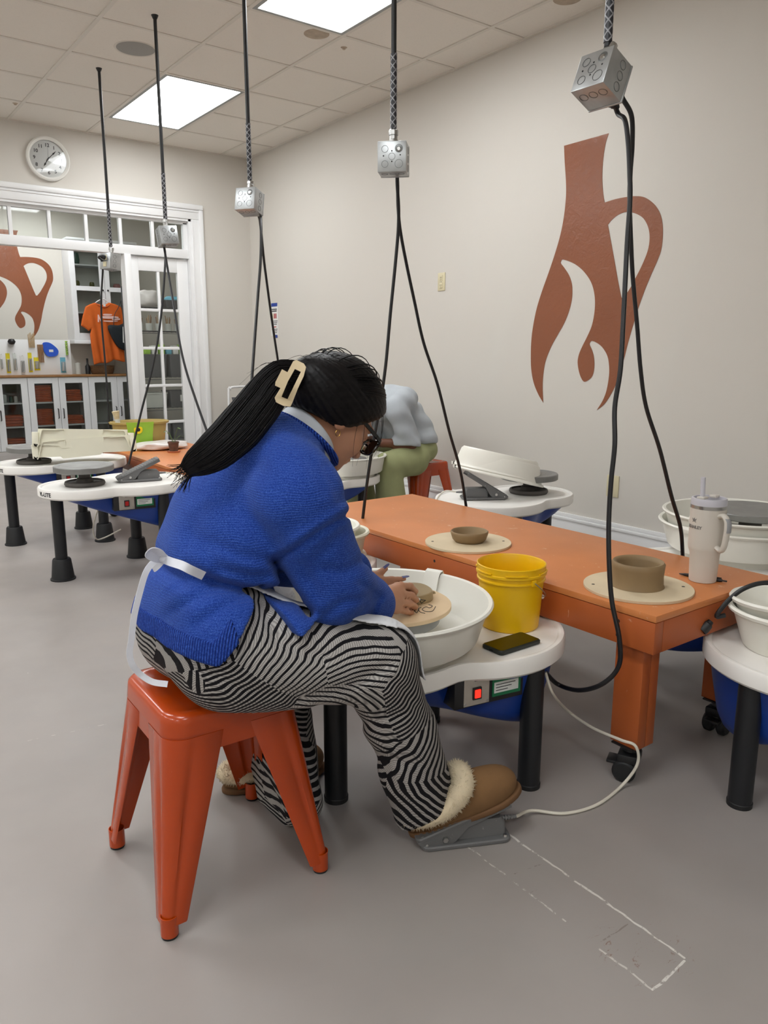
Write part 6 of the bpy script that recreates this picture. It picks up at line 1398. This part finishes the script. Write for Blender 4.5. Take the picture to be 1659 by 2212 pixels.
# ---- sweater
def zcut(x): return np.interp(x, [0.40, 0.50, 0.575, 0.708, 0.714, 0.740, 0.81, 0.86, 1.1], [0.630, 0.612, 0.590, 0.715, 0.715, 0.622, 0.655, 0.69, 0.70])
def torso_sdf(P):
    d = ell(P, (0.668, 1.53, 0.650), (0.130, 0.200, 0.145))
    d = smin(d, ell(P, (0.722, 1.53, 0.79), (0.132, 0.190, 0.140)), 0.05)
    d = smin(d, cone(P, (0.758, 1.53, 0.83), (0.810, 1.52, 0.910), 0.128, 0.113, (1, 0.85, 1)), 0.05)
    d = smin(d, ell(P, (0.870, 1.53, 0.80), (0.105, 0.160, 0.095)), 0.05)        # bust
    d = smin(d, cone(P, (0.800, 1.39, 0.925), (0.845, 1.66, 0.925), 0.080, 0.080), 0.06)
    d = smin(d, cone(P, (0.80, 1.51, 0.955), C7+A3((0.005, 0, 0.012)), 0.100, 0.074), 0.05)
    hp = ell(P, (0.666, 1.53, 0.585), (0.152, 0.214, 0.150))
    hp = smin(hp, cone(P, hipR+A3((0.0, -0.01, 0.0)), hipR+(knR-hipR)*0.35, 0.140, 0.130), 0.03); hp = smin(hp, cone(P, hipL, hipL+(knL-hipL)*0.35, 0.132, 0.126), 0.03)
    d = smin(d, hp, 0.025)
    # cinched by the apron tie, bloused above it
    e = P[:, 2]-(0.745-0.26*(P[:, 0]-0.53)); w_ = np.clip((0.86-P[:, 0])*8, 0, 1)
    d = d+w_*(0.024*np.exp(-(e/0.017)**2)-0.012*np.exp(-((e-0.055)/0.045)**2)-0.006*np.exp(-((e+0.06)/0.05)**2))
    return d
def sleeve_sdf(P, s_, e_, w_):
    d = cone(P, s_, e_, 0.098, 0.080); d = smin(d, cone(P, e_, w_+(e_-w_)*0.20, 0.078, 0.066), 0.045)
    return d
def sweater_sdf(P, cut=False):
    d = torso_sdf(P)
    if cut: d = smax(d, (zcut(P[:, 0])-P[:, 2])*0.75, 0.006)
    r_ = sleeve_sdf(P, shR, elR+A3((0.005, 0.0, 0.012)), wrR); l_ = sleeve_sdf(P, shL, elL, wrL)
    d = smin(d, r_, 0.022); d = smin(d, l_, 0.022)
    # dropped shoulder seam and armpit creases on the near side
    d = d+folds(P, KNIT_FOLDS, 1.50)
    d = d+0.0022*np.sin(30*(P[:, 2]*0.9+P[:, 0]*0.55)+5*np.sin(8*P[:, 1]+7*P[:, 0]))
    return d
# neckline opening and the slit hem
NKp, NKn = A3((0.905, 1.51, 0.992)), A3((0.68, 0, 0.733))
nz0 = NKn/np.linalg.norm(NKn)
def sweater_cut(P):
    d = sweater_sdf(P, True)
    d = smax(d, plane(P, NKp, NKn), 0.010); d = smax(d, -cone(P, NKp-nz0*0.05, NKp+nz0*0.1, 0.066, 0.080), 0.006)
    d = smax(d, -cone(P, wrR+(elR-wrR)*0.03, wrR+(wrR-elR)*1.0, 0.044, 0.07), 0.008)
    return d
sw_ = woman_part('sweater', sweater_cut, (0.46, 1.20, 0.50), (1.14, 1.84, 1.08), 0.0048, 'knit', 2)
def hem_band(P):
    s = sweater_sdf(P)-0.0040; zc = zcut(P[:, 0]); e = (P[:, 2]-zc)
    d = np.maximum(s, -s-0.012); d = np.maximum(d, -e*0.75); d = np.maximum(d, (e-0.044)*0.9); return np.maximum(d, P[:, 0]-0.62)
hb_ = sdf_obj('hem_ribbing', hem_band, (0.44, 1.22, 0.56), (0.66, 1.86, 0.70), 0.0042, 'rib', None, 1); parent_at(hb_, wo)
def cuff_sdf(P):
    a = wrR+(elR-wrR)*0.36; b = wrR+(elR-wrR)*0.10; d = cone(P, a, b, 0.067, 0.060)
    d = d+fold(P, a+A3((0.02, -0.06, 0.01)), b+A3((-0.03, -0.055, -0.02)), 0.010, 0.007)+fold(P, b+A3((0.01, -0.05, 0.03)), a+A3((0.05, -0.05, 0.0)), 0.009, 0.005)
    return smax(d, -cone(P, wrR+(elR-wrR)*0.1, wrR+(wrR-elR)*0.6, 0.040, 0.05), 0.006)
parent_at(sdf_obj('sleeve_cuff', cuff_sdf, (0.98, 1.30, 0.50), (1.14, 1.52, 0.70), 0.0042, 'knit', None, 1), wo)
# neck rib and the pale collar under it
ring = []
nz_ = NKn/np.linalg.norm(NKn); nx_ = A3((nz_[2], 0, -nz_[0])); ny_ = A3((0, 1, 0))
for i in range(28):
    a = 2*PI*i/28; ring.append(Vector(NKp+nx_*(0.086*math.cos(a)-0.002)+ny_*(0.080*math.sin(a))-nz_*0.004))
parent_at(MB().tube(ring, 0.010, 10, 2, closed=True, flat=(0.013, 0.008), up=nz_).obj('neck_ribbing', 'rib', None, 60), wo)
cl = []
for zz, rr_ in ((-0.020, 0.070), (0.014, 0.066), (0.024, 0.069), (0.016, 0.077), (-0.014, 0.080)):
    cl.append([Vector(NKp+nx_*(rr_*math.cos(a)*(1.0))+ny_*(rr_*0.98*math.sin(a))+nz_*(zz-0.020*math.cos(a)*0.6)) for a in [2*PI*i/40 for i in range(40)]])
parent_at(MB().rings(cl, closed_v=True).obj('shirt_collar', 'collar_cloth', None, 60), wo)
# ---- apron: lap panel and ties
def apron_sdf(P):
    p = pants_sdf(P)-0.010; d = np.abs(p)-0.0028
    yb = np.interp(P[:, 0], [0.70, 0.80, 0.88, 0.96, 1.04], [1.400, 1.350, 1.285, 1.240, 1.245])
    d = np.maximum(d, yb-P[:, 1]); d = np.maximum(d, 0.685-P[:, 0]); d = np.maximum(d, P[:, 1]-1.93)
    return np.maximum(d, np.interp(P[:, 0], [0.7, 0.94, 1.0, 1.1], [0.54, 0.53, 0.47, 0.44])-P[:, 2])
woman_part('apron', apron_sdf, (0.66, 1.20, 0.40), (1.10, 1.98, 0.72), 0.0045, 'apron', 1)
def ribbon(name, pts, w=0.0075, up=(0, -1, 0)): return parent_at(MB().tube(pts, 0.01, 4, 8, flat=(w, 0.0008), up=up).obj(name, 'ribbon', None, 60), wo)
yq = lambda px, py, y: at_y(px, py, y)
ribbon('apron_tie', [yq(440, 1244, 1.345), yq(412, 1231, 1.335), yq(392, 1221, 1.345), yq(370, 1214, 1.385), yq(352, 1207, 1.43)], 0.0085, (-0.4, -0.9, 0.2))
ribbon('apron_tie', [yq(350, 1206, 1.43), yq(335, 1212, 1.425), yq(316, 1235, 1.42), yq(302, 1280, 1.42), yq(290, 1330, 1.42), yq(284, 1380, 1.42), yq(280, 1412, 1.42), yq(287, 1438, 1.42), yq(305, 1458, 1.42), yq(330, 1473, 1.41), yq(362, 1478, 1.395)], 0.006, (-0.4, -0.9, 0.2))
lpp = [yq(352, 1206, 1.43), yq(335, 1203, 1.415), yq(320, 1194, 1.40), yq(326, 1186, 1.395), yq(340, 1190, 1.40), yq(352, 1204, 1.425)]
ribbon('bow_loop', lpp, 0.010, (-0.4, -0.9, 0.2)); ribbon('bow_loop', [yq(352, 1205, 1.43), yq(342, 1218, 1.43), yq(330, 1228, 1.44), yq(334, 1216, 1.45), yq(348, 1205, 1.44)], 0.008, (-0.4, -0.9, 0.2))
parent_at(MB().lathe([(0, -0.008), (0.008, -0.006), (0.010, 0.0), (0.008, 0.006), (0, 0.008)], 12, c=yq(353, 1206, 1.425)).obj('bow_knot', 'ribbon', None, 60), wo)
# ---- hair
def cap_local(Q): return smin(ell(Q, (-0.004, 0, 0.030), (0.120, 0.095, 0.100)), ell(Q, (-0.03, 0, -0.01), (0.09, 0.095, 0.085)), 0.03)
def hair_sdf(P):
    Q = hl(P); d = cap_local(Q)
    d = smin(d, ell(Q, (-0.085, -0.02, 0.00), (0.070, 0.070, 0.060)), 0.04)     # gathered bulk behind the crown
    face = plane(P, hw(0.085, 0, 0.066), (-0.10, 0, -0.99))-0.012*np.clip(np.abs(Q[:, 1])/0.08, 0, 1)**2-0.030*np.exp(-((Q[:, 0]-0.0)/0.065)**2)                     # hairline, almost level because the head is bowed
    d = smax(d, face, 0.012); d = smax(d, -ell(Q, (0.125, 0, -0.02), (0.055, 0.075, 0.095)), 0.015)
    ang = np.arctan2(Q[:, 1], Q[:, 2]-0.03)
    return d+0.0012*np.sin(ang*46+6*Q[:, 0]*10)+0.0008*np.sin(ang*95+40*Q[:, 0])
ha_ = woman_part('hair', hair_sdf, (0.80, 1.36, 0.96), (1.20, 1.66, 1.22), 0.0040, 'hair', 1)
CLIP = A3(at_y(628, 826, 1.425))
PT = [A3(at_y(648, 812, 1.46)), A3(at_y(606, 816, 1.45)), A3(at_y(566, 866, 1.435)), A3(at_y(518, 925, 1.42)), A3(at_y(464, 975, 1.415)), A3(at_y(425, 1000, 1.43)), A3(at_y(402, 1016, 1.45))]
PW = [0.028, 0.036, 0.043, 0.044, 0.038, 0.028, 0.016]
pk = catmull([Vector(p) for p in PT], 6); pw = np.interp(np.linspace(0, 1, len(pk)), np.linspace(0, 1, 7), PW)
L = []
for i, p in enumerate(pk):
    t_ = (pk[min(i+1, len(pk)-1)]-pk[max(i-1, 0)]).normalized(); sd_ = t_.cross(Vector((0.45, 0.85, 0.1))).normalized(); nn_ = t_.cross(sd_)
    L.append([p+sd_*(math.cos(a)*pw[i]*(1+0.05*math.sin(9*a)))+nn_*(math.sin(a)*pw[i]*0.42*(1+0.10*math.sin(13*a+1))) for a in [2*PI*j/44 for j in range(44)]])
parent_at(MB().rings(L).obj('ponytail', 'hair', None, 70), wo)
# strands: over the cap back to the clip, and down the tail
sm_ = MB(); axs = A3((0.118, 0.093, 0.100)); ctr = A3((-0.010, 0, 0.036)); cl_l = (hl(CLIP[None])[0]-ctr)/axs; cl_l /= np.linalg.norm(cl_l)
for k in range(260):
    th = rng.uniform(-2.6, 2.6); st = A3((math.cos(th*0.62)*0.9, math.sin(th*0.62)*(-1 if k % 3 else 1), rng.uniform(-0.35, 0.9))); st /= np.linalg.norm(st)
    om = math.acos(np.clip(st@cl_l, -1, 1)); pts = []
    if om < 0.3: continue
    off = rng.uniform(1.005, 1.022)
    for t in np.linspace(0, 1, 9):
        v = (math.sin((1-t)*om)*st+math.sin(t*om)*cl_l)/math.sin(om); q = ctr+axs*v*off; w_ = HC+HR@q; pts.append(Vector(w_))
    if min(p.z for p in pts) < 1.045-0.03 or hl(A3(pts[0])[None])[0][0] > 0.09 and pts[0].z < 1.06: continue
    if any((p.z < 1.046) for p in pts): continue
    sm_.tube(pts, [0.0006, 0.0013, 0.0013, 0.0008], 4, 2, caps=False)
for k in range(380):
    a = rng.uniform(0, 2*PI); rr_ = rng.uniform(0.85, 1.06); ln = rng.uniform(0.75, 1.05); tw = rng.uniform(-0.5, 0.5); pts = []
    for i in range(0, len(pk), 3):
        f_ = i/(len(pk)-1)
        if f_ > ln: break
        p = pk[i]; t_ = (pk[min(i+1, len(pk)-1)]-pk[max(i-1, 0)]).normalized(); sd_ = t_.cross(Vector((0.45, 0.85, 0.1))).normalized(); nn_ = t_.cross(sd_); aa = a+tw*f_
        pts.append(p+sd_*(math.cos(aa)*pw[i]*rr_)+nn_*(math.sin(aa)*pw[i]*0.42*rr_))
    if ln > 1: pts.append(pts[-1]+Vector((rng.uniform(-0.035, -0.005), rng.uniform(-0.008, 0.008), rng.uniform(-0.035, 0.004))))
    if len(pts) > 3: sm_.tube(pts, [0.0014, 0.0016, 0.0014, 0.0004], 4, 2, caps=False)
for k in range(20):     # flyaway hairs and wisps beside the face
    if k < 14:
        x0 = rng.uniform(570, 800); y0 = 788+0.0011*(x0-740)**2; p0 = at_y(x0, y0+10, 1.48); p1 = at_y(x0-rng.uniform(10, 40), y0-rng.uniform(12, 26), 1.47); p2 = at_y(x0-rng.uniform(50, 110), y0+rng.uniform(-6, 25), 1.46)
    else:
        x0 = rng.uniform(775, 832); p0 = at_y(x0, 893, 1.46); p1 = at_y(x0-rng.uniform(2, 14), 950, 1.425); p2 = at_y(x0-rng.uniform(8, 30), rng.uniform(985, 1030), 1.42)
    sm_.tube([p0, p1, p2], [0.0006, 0.0005, 0.0002], 3, 5, caps=False)
so_ = sm_.obj('hair_strands', 'hair', None, 180); so_['kind'] = 'stuff'; parent_at(so_, wo)
# ---- claw clip on the back of the head
def on_plane(px, py, p0, n): d = ray(px, py); n = Vector(n); return EYE+d*((Vector(p0)-EYE).dot(n)/d.dot(n))
cn = Vector((-0.50, -0.82, 0.28)).normalized(); cp0 = at_y(628, 828, 1.398); cu_ = Vector((0.3, -0.05, 0.95)); cu_ = (cu_-cn*cu_.dot(cn)).normalized(); cr_ = cu_.cross(cn)
def c2(px, py): q = on_plane(px, py, cp0, cn)-cp0; return (q.dot(cr_), q.dot(cu_))
outer = [c2(*q) for q in ((633, 780), (640, 777), (656, 784), (661, 792), (656, 812), (643, 840), (632, 868), (627, 878), (612, 876), (596, 868), (593, 858), (606, 838), (594, 832), (595, 824), (609, 797), (621, 804))]
hole = [c2(*q) for q in ((637, 797), (650, 803), (636, 832), (621, 862), (608, 857), (622, 824))]
me = shape2d([outer, hole], 0.0018)
for v in me.vertices: v.co.z -= 5.0*(v.co.x**2)+1.6*(v.co.y**2)
me.transform(mat_basis(cp0, cr_, cu_, cn)); clip_o = parent_at(link('hair_clip', me, 'clip', None, 30), wo); clip_o['label'] = 'champagne coloured claw clip with a slotted frame'
# ---- glasses
gl = MB()
for s in (-1, 1):
    lens = [HWv(0.118-0.012*abs(math.cos(a))*0.5, s*0.034+0.0265*math.copysign(abs(math.cos(a))**0.6, math.cos(a)), -0.016+0.0205*math.copysign(abs(math.sin(a))**0.6, math.sin(a))) for a in [2*PI*i/24 for i in range(24)]]
    gl.tube(lens, 0.0026, 6, 2, closed=True)
    gl.tube([HWv(0.112, s*0.061, -0.004), HWv(0.104, s*0.072, -0.003), HWv(0.06, s*0.079, -0.002), HWv(0.0, s*0.083, -0.002), HWv(-0.03, s*0.083, -0.02)], 0.003, 4, 4, flat=(0.0022, 0.0042), up=UV)
gl.tube([HWv(0.117, -0.009, -0.010), HWv(0.121, 0, -0.007), HWv(0.117, 0.009, -0.010)], 0.0026, 6, 3)
go = parent_at(gl.obj('glasses', 'frame_black', None, 50), wo); go['label'] = 'black framed glasses'
for s in (-1, 1):
    lens = [HWv(0.1165, s*0.034+0.0255*math.copysign(abs(math.cos(a))**0.6, math.cos(a)), -0.016+0.0195*math.copysign(abs(math.sin(a))**0.6, math.sin(a))) for a in [2*PI*i/24 for i in range(24)]]
    l2 = [p+Vector(FV)*0.0015 for p in lens]; o = MB().rings([lens, l2]).obj('lens', 'glass', go, 0); o.matrix_parent_inverse = Matrix.Identity(4); o.data.transform(Matrix.Translation((0, 0, 0)))
er = MB().tube([Vector(hw(-0.012, -0.084, -0.060))+Vector((0.006*math.cos(a), 0, -0.007+0.007*math.sin(a))) for a in [2*PI*i/16 for i in range(16)]], 0.0011, 6, 2, closed=True).obj('earring', 'gold', None, 60); parent_at(er, wo)
# ---- slippers
def slipper(M, label):
    Mi = np.array(M.inverted()); 
    def loc(P): return P@Mi[:3, :3].T+Mi[:3, 3]
    def upper(P):
        Q = loc(P); d = ell(Q, (0.075, 0, 0.040), (0.085, 0.050, 0.056)); d = smin(d, ell(Q, (-0.02, 0, 0.028), (0.115, 0.043, 0.032)), 0.03); d = smin(d, ell(Q, (0.03, 0, 0.055), (0.06, 0.04, 0.038)), 0.03)
        d = smax(d, -(Q[:, 2]-0.014), 0.004); d = smax(d, -ell(Q, (-0.055, 0, 0.085), (0.070, 0.034, 0.060)), 0.008); return d
    def sole(P):
        Q = loc(P); q2 = Q*A3((1, 1, 0)); d = smin(ell(q2, (0.075, 0, 0), (0.090, 0.053, 0.5)), ell(q2, (-0.045, 0, 0), (0.095, 0.042, 0.5)), 0.04); return smax(d, np.abs(Q[:, 2]-0.0095)-0.0085, 0.004)
    c = np.array([(M @ Vector((x, y, z)))[:] for x in (-0.17, 0.18) for y in (-0.08, 0.08) for z in (-0.02, 0.15)]); lo, hi = c.min(0), c.max(0)
    s_ = thing('slipper', label, 'slipper', M.translation, 0, 'fleece lined slippers')
    for nm, fn, mt in (('suede_upper', upper, 'suede'), ('sole', sole, 'sole')):
        o = sdf_obj(nm, fn, lo, hi, 0.0032, mt, None, 2); o.parent = s_; o.matrix_parent_inverse = Matrix.Translation(-M.translation)
    # fleece cuff: a lumpy ring plus short fibres
    path = [Vector((0.030, 0.0, 0.106)), Vector((0.022, -0.032, 0.094)), Vector((-0.025, -0.043, 0.066)), Vector((-0.080, -0.042, 0.056)), Vector((-0.120, -0.024, 0.056)), Vector((-0.132, 0.0, 0.057)), Vector((-0.120, 0.024, 0.056)), Vector((-0.080, 0.042, 0.056)), Vector((-0.025, 0.043, 0.066)), Vector((0.022, 0.032, 0.094))]
    pc = catmull(path, 6, True); fl = MB(); rad = [0.0175+0.011*max(0.0, min(1.0, (p.x+0.09)/0.10)) for p in pc]; fl.tube([M @ p for p in pc], rad, 12, smooth=False, closed=True)
    rs = np.random.default_rng(5)
    for k in range(4200):
        i = rs.integers(len(pc)); p = pc[i]; t_ = (pc[(i+1) % len(pc)]-pc[i-1]).normalized(); a = rs.uniform(0, 2*PI); u0 = t_.orthogonal().normalized(); w0 = t_.cross(u0)
        n_ = u0*math.cos(a)+w0*math.sin(a); r0 = p+n_*(rad[i]-0.003)+t_*rs.uniform(-0.006, 0.006); tip = r0+n_*rs.uniform(0.004, 0.0095)+Vector(rs.uniform(-0.004, 0.004, 3)); sd_ = n_.cross(t_)*0.0016
        fl.add([M @ (r0+t_*0.0018), M @ (r0-t_*0.0018+sd_), M @ (r0-t_*0.0018-sd_), M @ tip], [(0, 1, 3), (1, 2, 3), (2, 0, 3)])
    o = fl.obj('fleece_cuff', 'fluff', None, 180); o['kind'] = 'stuff'; o.parent = s_; o.matrix_parent_inverse = Matrix.Translation(-M.translation)
    return s_
pd_ = Vector((math.cos(PED_RZ), math.sin(PED_RZ), 0)); pz_ = Vector((0, 0, 1)); ps_ = pz_.cross(pd_); tl = PED_ANG
fx = (pd_*math.cos(tl)+pz_*math.sin(tl)); fz_ = (-pd_*math.sin(tl)+pz_*math.cos(tl))
o_r = PED+Vector((0, 0, 0.034))+fx*(-0.055+0.062)+fz_*0.0215+pd_*(-0.0)
slipper(mat_basis(o_r, fx, ps_, fz_), 'tan fleece lined slipper pressing the floor pedal')
lx = Vector((0.985, -0.17, 0)).normalized(); slipper(mat_basis((0.925, 1.765, 0.001), lx, Vector((0, 0, 1)).cross(lx), Vector((0, 0, 1))), 'tan fleece lined slipper tucked back behind the stool leg')
# ---- trimming tool in the near hand
t0, t1 = at_y(824, 1263, 1.50), at_y(906, 1295, 1.497); tdir = (t1-t0).normalized()
tl_ = thing('loop_tool', 'white handled loop tool held in the near hand', 'tool', t0)
MB().cyl(Vector((0, 0, 0)), t1-t0, 0.0035, n=12).obj('handle', 'label_white', tl_)
side = tdir.cross(Vector((0.5, 0.8, 0.1))).normalized()
def loop_(c, d, w, l): return [c, c+d*l*0.35+side*w, c+d*l*0.8+side*w*0.9, c+d*l, c+d*l*0.8-side*w*0.9, c+d*l*0.35-side*w, c]
MB().tube(loop_(Vector((0, 0, 0)), -tdir, 0.009, 0.024), 0.0013, 6, 5).obj('wire_loop', 'frame_black', tl_); MB().tube([t1-t0, t1-t0+tdir*0.014-side*0.008, t1-t0+tdir*0.020+side*0.004, t1-t0], 0.0012, 6, smooth=False).obj('wire_loop', 'frame_black', tl_)

# ------------------------------------------------------------------ the person at the wheel by the wall, facing -x
MAT['shirt_grey'] = pmat('pale_grey_blue_cotton', srgb(178, 184, 190), 0.85, var=0.05, scale=10, bump=0.2, bscale=70)
MAT['sage'] = pmat('sage_cotton', srgb(152, 156, 112), 0.85, var=0.07, scale=8, bump=0.2, bscale=70)
B2 = Vector((3.40, 4.08, 0)); p2 = thing('person', 'person in grey shirt and sage trousers bent over the far wheel', 'person', B2)
ym = 4.08; yn = 3.92
bk1, bk2 = A3(at_y(915, 965, ym)), A3(at_y(890, 900, ym)); shn = A3(at_y(858, 884, yn)); eln = A3(at_y(888, 958, yn-0.03)); wrn = A3(at_y(826, 957, yn+0.06)); kn2 = A3(at_y(838, 1000, yn-0.02)); hip2 = A3(at_y(890, 985, yn+0.02)); ft2 = A3((kn2[0]+0.03, yn-0.02, 0.06))
pel = A3(at_y(891, 985, ym))*A3((1, 1, 0))+A3((0, 0, 0.555)); chest = A3((3.09, ym-0.02, 0.86)); neck2 = A3((2.93, ym-0.02, 0.84)); hd2 = A3((2.75, ym-0.01, 0.79))
off = A3((0, 0.30, 0))
def p2_hand(P, w_, d_):
    s = np.full(len(P), 9.0); sdv = A3((0, 1, 0))
    for j, (o_, ln) in enumerate(((-0.024, 0.062), (-0.008, 0.070), (0.008, 0.066), (0.024, 0.054))):
        a = w_+d_*0.075+sdv*o_; b = a+d_*ln*0.55+A3((0, 0, -0.012)); c = b+d_*ln*0.35+A3((0, 0, -0.028)); s = smin(s, poly_cone(P, [w_, a, b, c], [0.022, 0.0125, 0.010, 0.008], 0.006), 0.006)
    return smin(s, poly_cone(P, [w_+d_*0.02+A3((0, 0, 0.01)), w_+d_*0.05+A3((0, 0.02, 0.02)), w_+d_*0.085+A3((0, 0.03, 0.0))], [0.016, 0.012, 0.009], 0.006), 0.008)
wl = wrn+off*0.55; el2 = eln+A3((0, 0.36, 0)); dR = A3((-0.95, 0.25, -0.1)); dL = A3((-0.95, -0.25, -0.1))
def p2_body(P):
    d = cone(P, pel, chest+A3((0.02, 0, -0.03)), 0.085, 0.075); d = smin(d, cone(P, chest+A3((0.02, -0.12, -0.005)), chest+A3((0.02, 0.13, -0.005)), 0.045, 0.045), 0.03); d = smin(d, cone(P, chest+A3((0.0, 0, -0.02)), neck2, 0.05, 0.05), 0.02); d = smin(d, cone(P, neck2, hd2, 0.052, 0.055), 0.03)
    d = smin(d, ell(P, hd2+A3((-0.03, 0, -0.02)), (0.105, 0.078, 0.090)), 0.03); d = smin(d, ell(P, hd2+A3((-0.075, 0, -0.095)), (0.050, 0.05, 0.055)), 0.03); d = smin(d, ell(P, hd2+A3((-0.125, 0, -0.065)), (0.016, 0.011, 0.018)), 0.01)
    for s in (-1, 1): d = smin(d, ell(P, hd2+A3((-0.04, s*0.078, -0.04)), (0.018, 0.008, 0.03)), 0.006)
    for sh_, e_, w_, dd in ((shn, eln, wrn, dR), (shn+A3((0, 0.32, 0)), el2, wl, dL)):
        d = smin(d, cone(P, sh_, e_, 0.040, 0.036), 0.015); d = smin(d, cone(P, e_, w_, 0.036, 0.028), 0.01); d = smin(d, near(P, w_+dd*0.06, 0.15, lambda q: p2_hand(q, w_, dd)), 0.012)
    for o_ in (0.0, 0.34):
        q = A3((0, o_, 0)); d = smin(d, cone(P, hip2+q*0.6, kn2+q, 0.08, 0.055), 0.04); d = smin(d, cone(P, kn2+q, ft2+q, 0.052, 0.036), 0.02); d = smin(d, cone(P, ft2+q+A3((0.03, 0, -0.02)), ft2+q+A3((-0.15, 0, -0.03)), 0.034, 0.026), 0.02)
    return d
def p2_add(name, fn, lo, hi, vox, mat): return parent_at(sdf_obj(name, fn, lo, hi, vox, mat, None, 1), p2)
p2_add('body', p2_body, (2.55, 3.70, 0.0), (3.62, 4.46, 1.10), 0.0075, 'skin_dark')
def p2_shirt(P):
    d = ell(P, pel+A3((0.0, 0, 0.06)), (0.135, 0.19, 0.12)); d = smin(d, cone(P, A3(at_y(890, 955, ym)), A3(at_y(862, 895, ym)), 0.128, 0.122, (1, 0.8, 1)), 0.06); d = smin(d, cone(P, A3(at_y(885, 930, ym)), A3(at_y(874, 905, ym)), 0.135, 0.13, (1, 0.8, 1)), 0.06); d = smin(d, cone(P, chest+A3((0.02, -0.13, 0.03)), chest+A3((0.02, 0.15, 0.03)), 0.085, 0.085), 0.06)
    d = smin(d, cone(P, chest, neck2+A3((0.0, 0, 0.0)), 0.115, 0.082), 0.05)
    for sh_, e_, w_ in ((shn, eln, wrn), (shn+A3((0, 0.32, 0)), el2, wl)): a = smin(cone(P, sh_, e_, 0.080, 0.066), cone(P, e_, e_+(w_-e_)*0.45, 0.066, 0.052), 0.02); d = smin(d, a, 0.02)
    d = smax(d, -(P[:, 2]-np.interp(P[:, 0], [3.0, 3.3, 3.6], [0.60, 0.60, 0.575])), 0.008)
    return d+0.0045*np.sin(52*(P[:, 2]+0.5*P[:, 0])+11*P[:, 1]+2*np.sin(20*P[:, 0]))+fold(P, shn+A3((0.09, -0.07, 0.0)), eln+A3((0.05, -0.05, 0.02)), 0.02, 0.007)
p2_add('shirt', p2_shirt, (2.75, 3.68, 0.50), (3.66, 4.50, 1.10), 0.0075, 'shirt_grey')
def p2_pants(P):
    d = ell(P, pel+A3((0.0, 0, -0.005)), (0.148, 0.20, 0.115))
    for o_ in (0.0, 0.34):
        q = A3((0, o_, 0)); d = smin(d, cone(P, hip2+q*0.6+A3((0, 0, -0.02)), kn2+q+A3((0.0, 0, -0.02)), 0.115, 0.085), 0.04); d = smin(d, cone(P, kn2+q+A3((0, 0, -0.02)), ft2+q+A3((0.02, 0, 0.03)), 0.088, 0.105), 0.03)
    d = smax(d, -(P[:, 2]-0.03), 0.005); d = np.where((P[:, 0] > 3.28) & (P[:, 2] < 0.5), smax(d, -(P[:, 2]-0.458), 0.01), d)
    return d+0.006*np.sin(38*P[:, 0]+16*P[:, 1]+4*P[:, 2])*np.clip((0.45-P[:, 2])*4, 0.2, 1)
p2_add('trousers', p2_pants, (2.70, 3.66, 0.0), (3.66, 4.52, 0.72), 0.0075, 'sage')
def p2_hair(P): d = ell(P, hd2+A3((-0.015, 0, 0.0)), (0.118, 0.092, 0.098)); return smax(d, plane(P, hd2+A3((-0.06, 0, -0.03)), (-0.6, 0, -0.8)), 0.015)
p2_add('hair', p2_hair, (2.65, 3.90, 0.70), (3.06, 4.22, 1.06), 0.006, 'hair')
for q in (0.0, 0.34):
    c = ft2+A3((0, q, 0))
    p2_add('shoe', lambda P, c=c: smax(smin(ell(P, c+A3((0.01, 0, -0.02)), (0.07, 0.042, 0.05)), ell(P, c+A3((-0.12, 0, -0.03)), (0.09, 0.045, 0.036)), 0.03), -(P[:, 2]-0.001), 0.003), (c[0]-0.25, c[1]-0.08, -0.01), (c[0]+0.12, c[1]+0.08, 0.12), 0.006, 'bin_light')
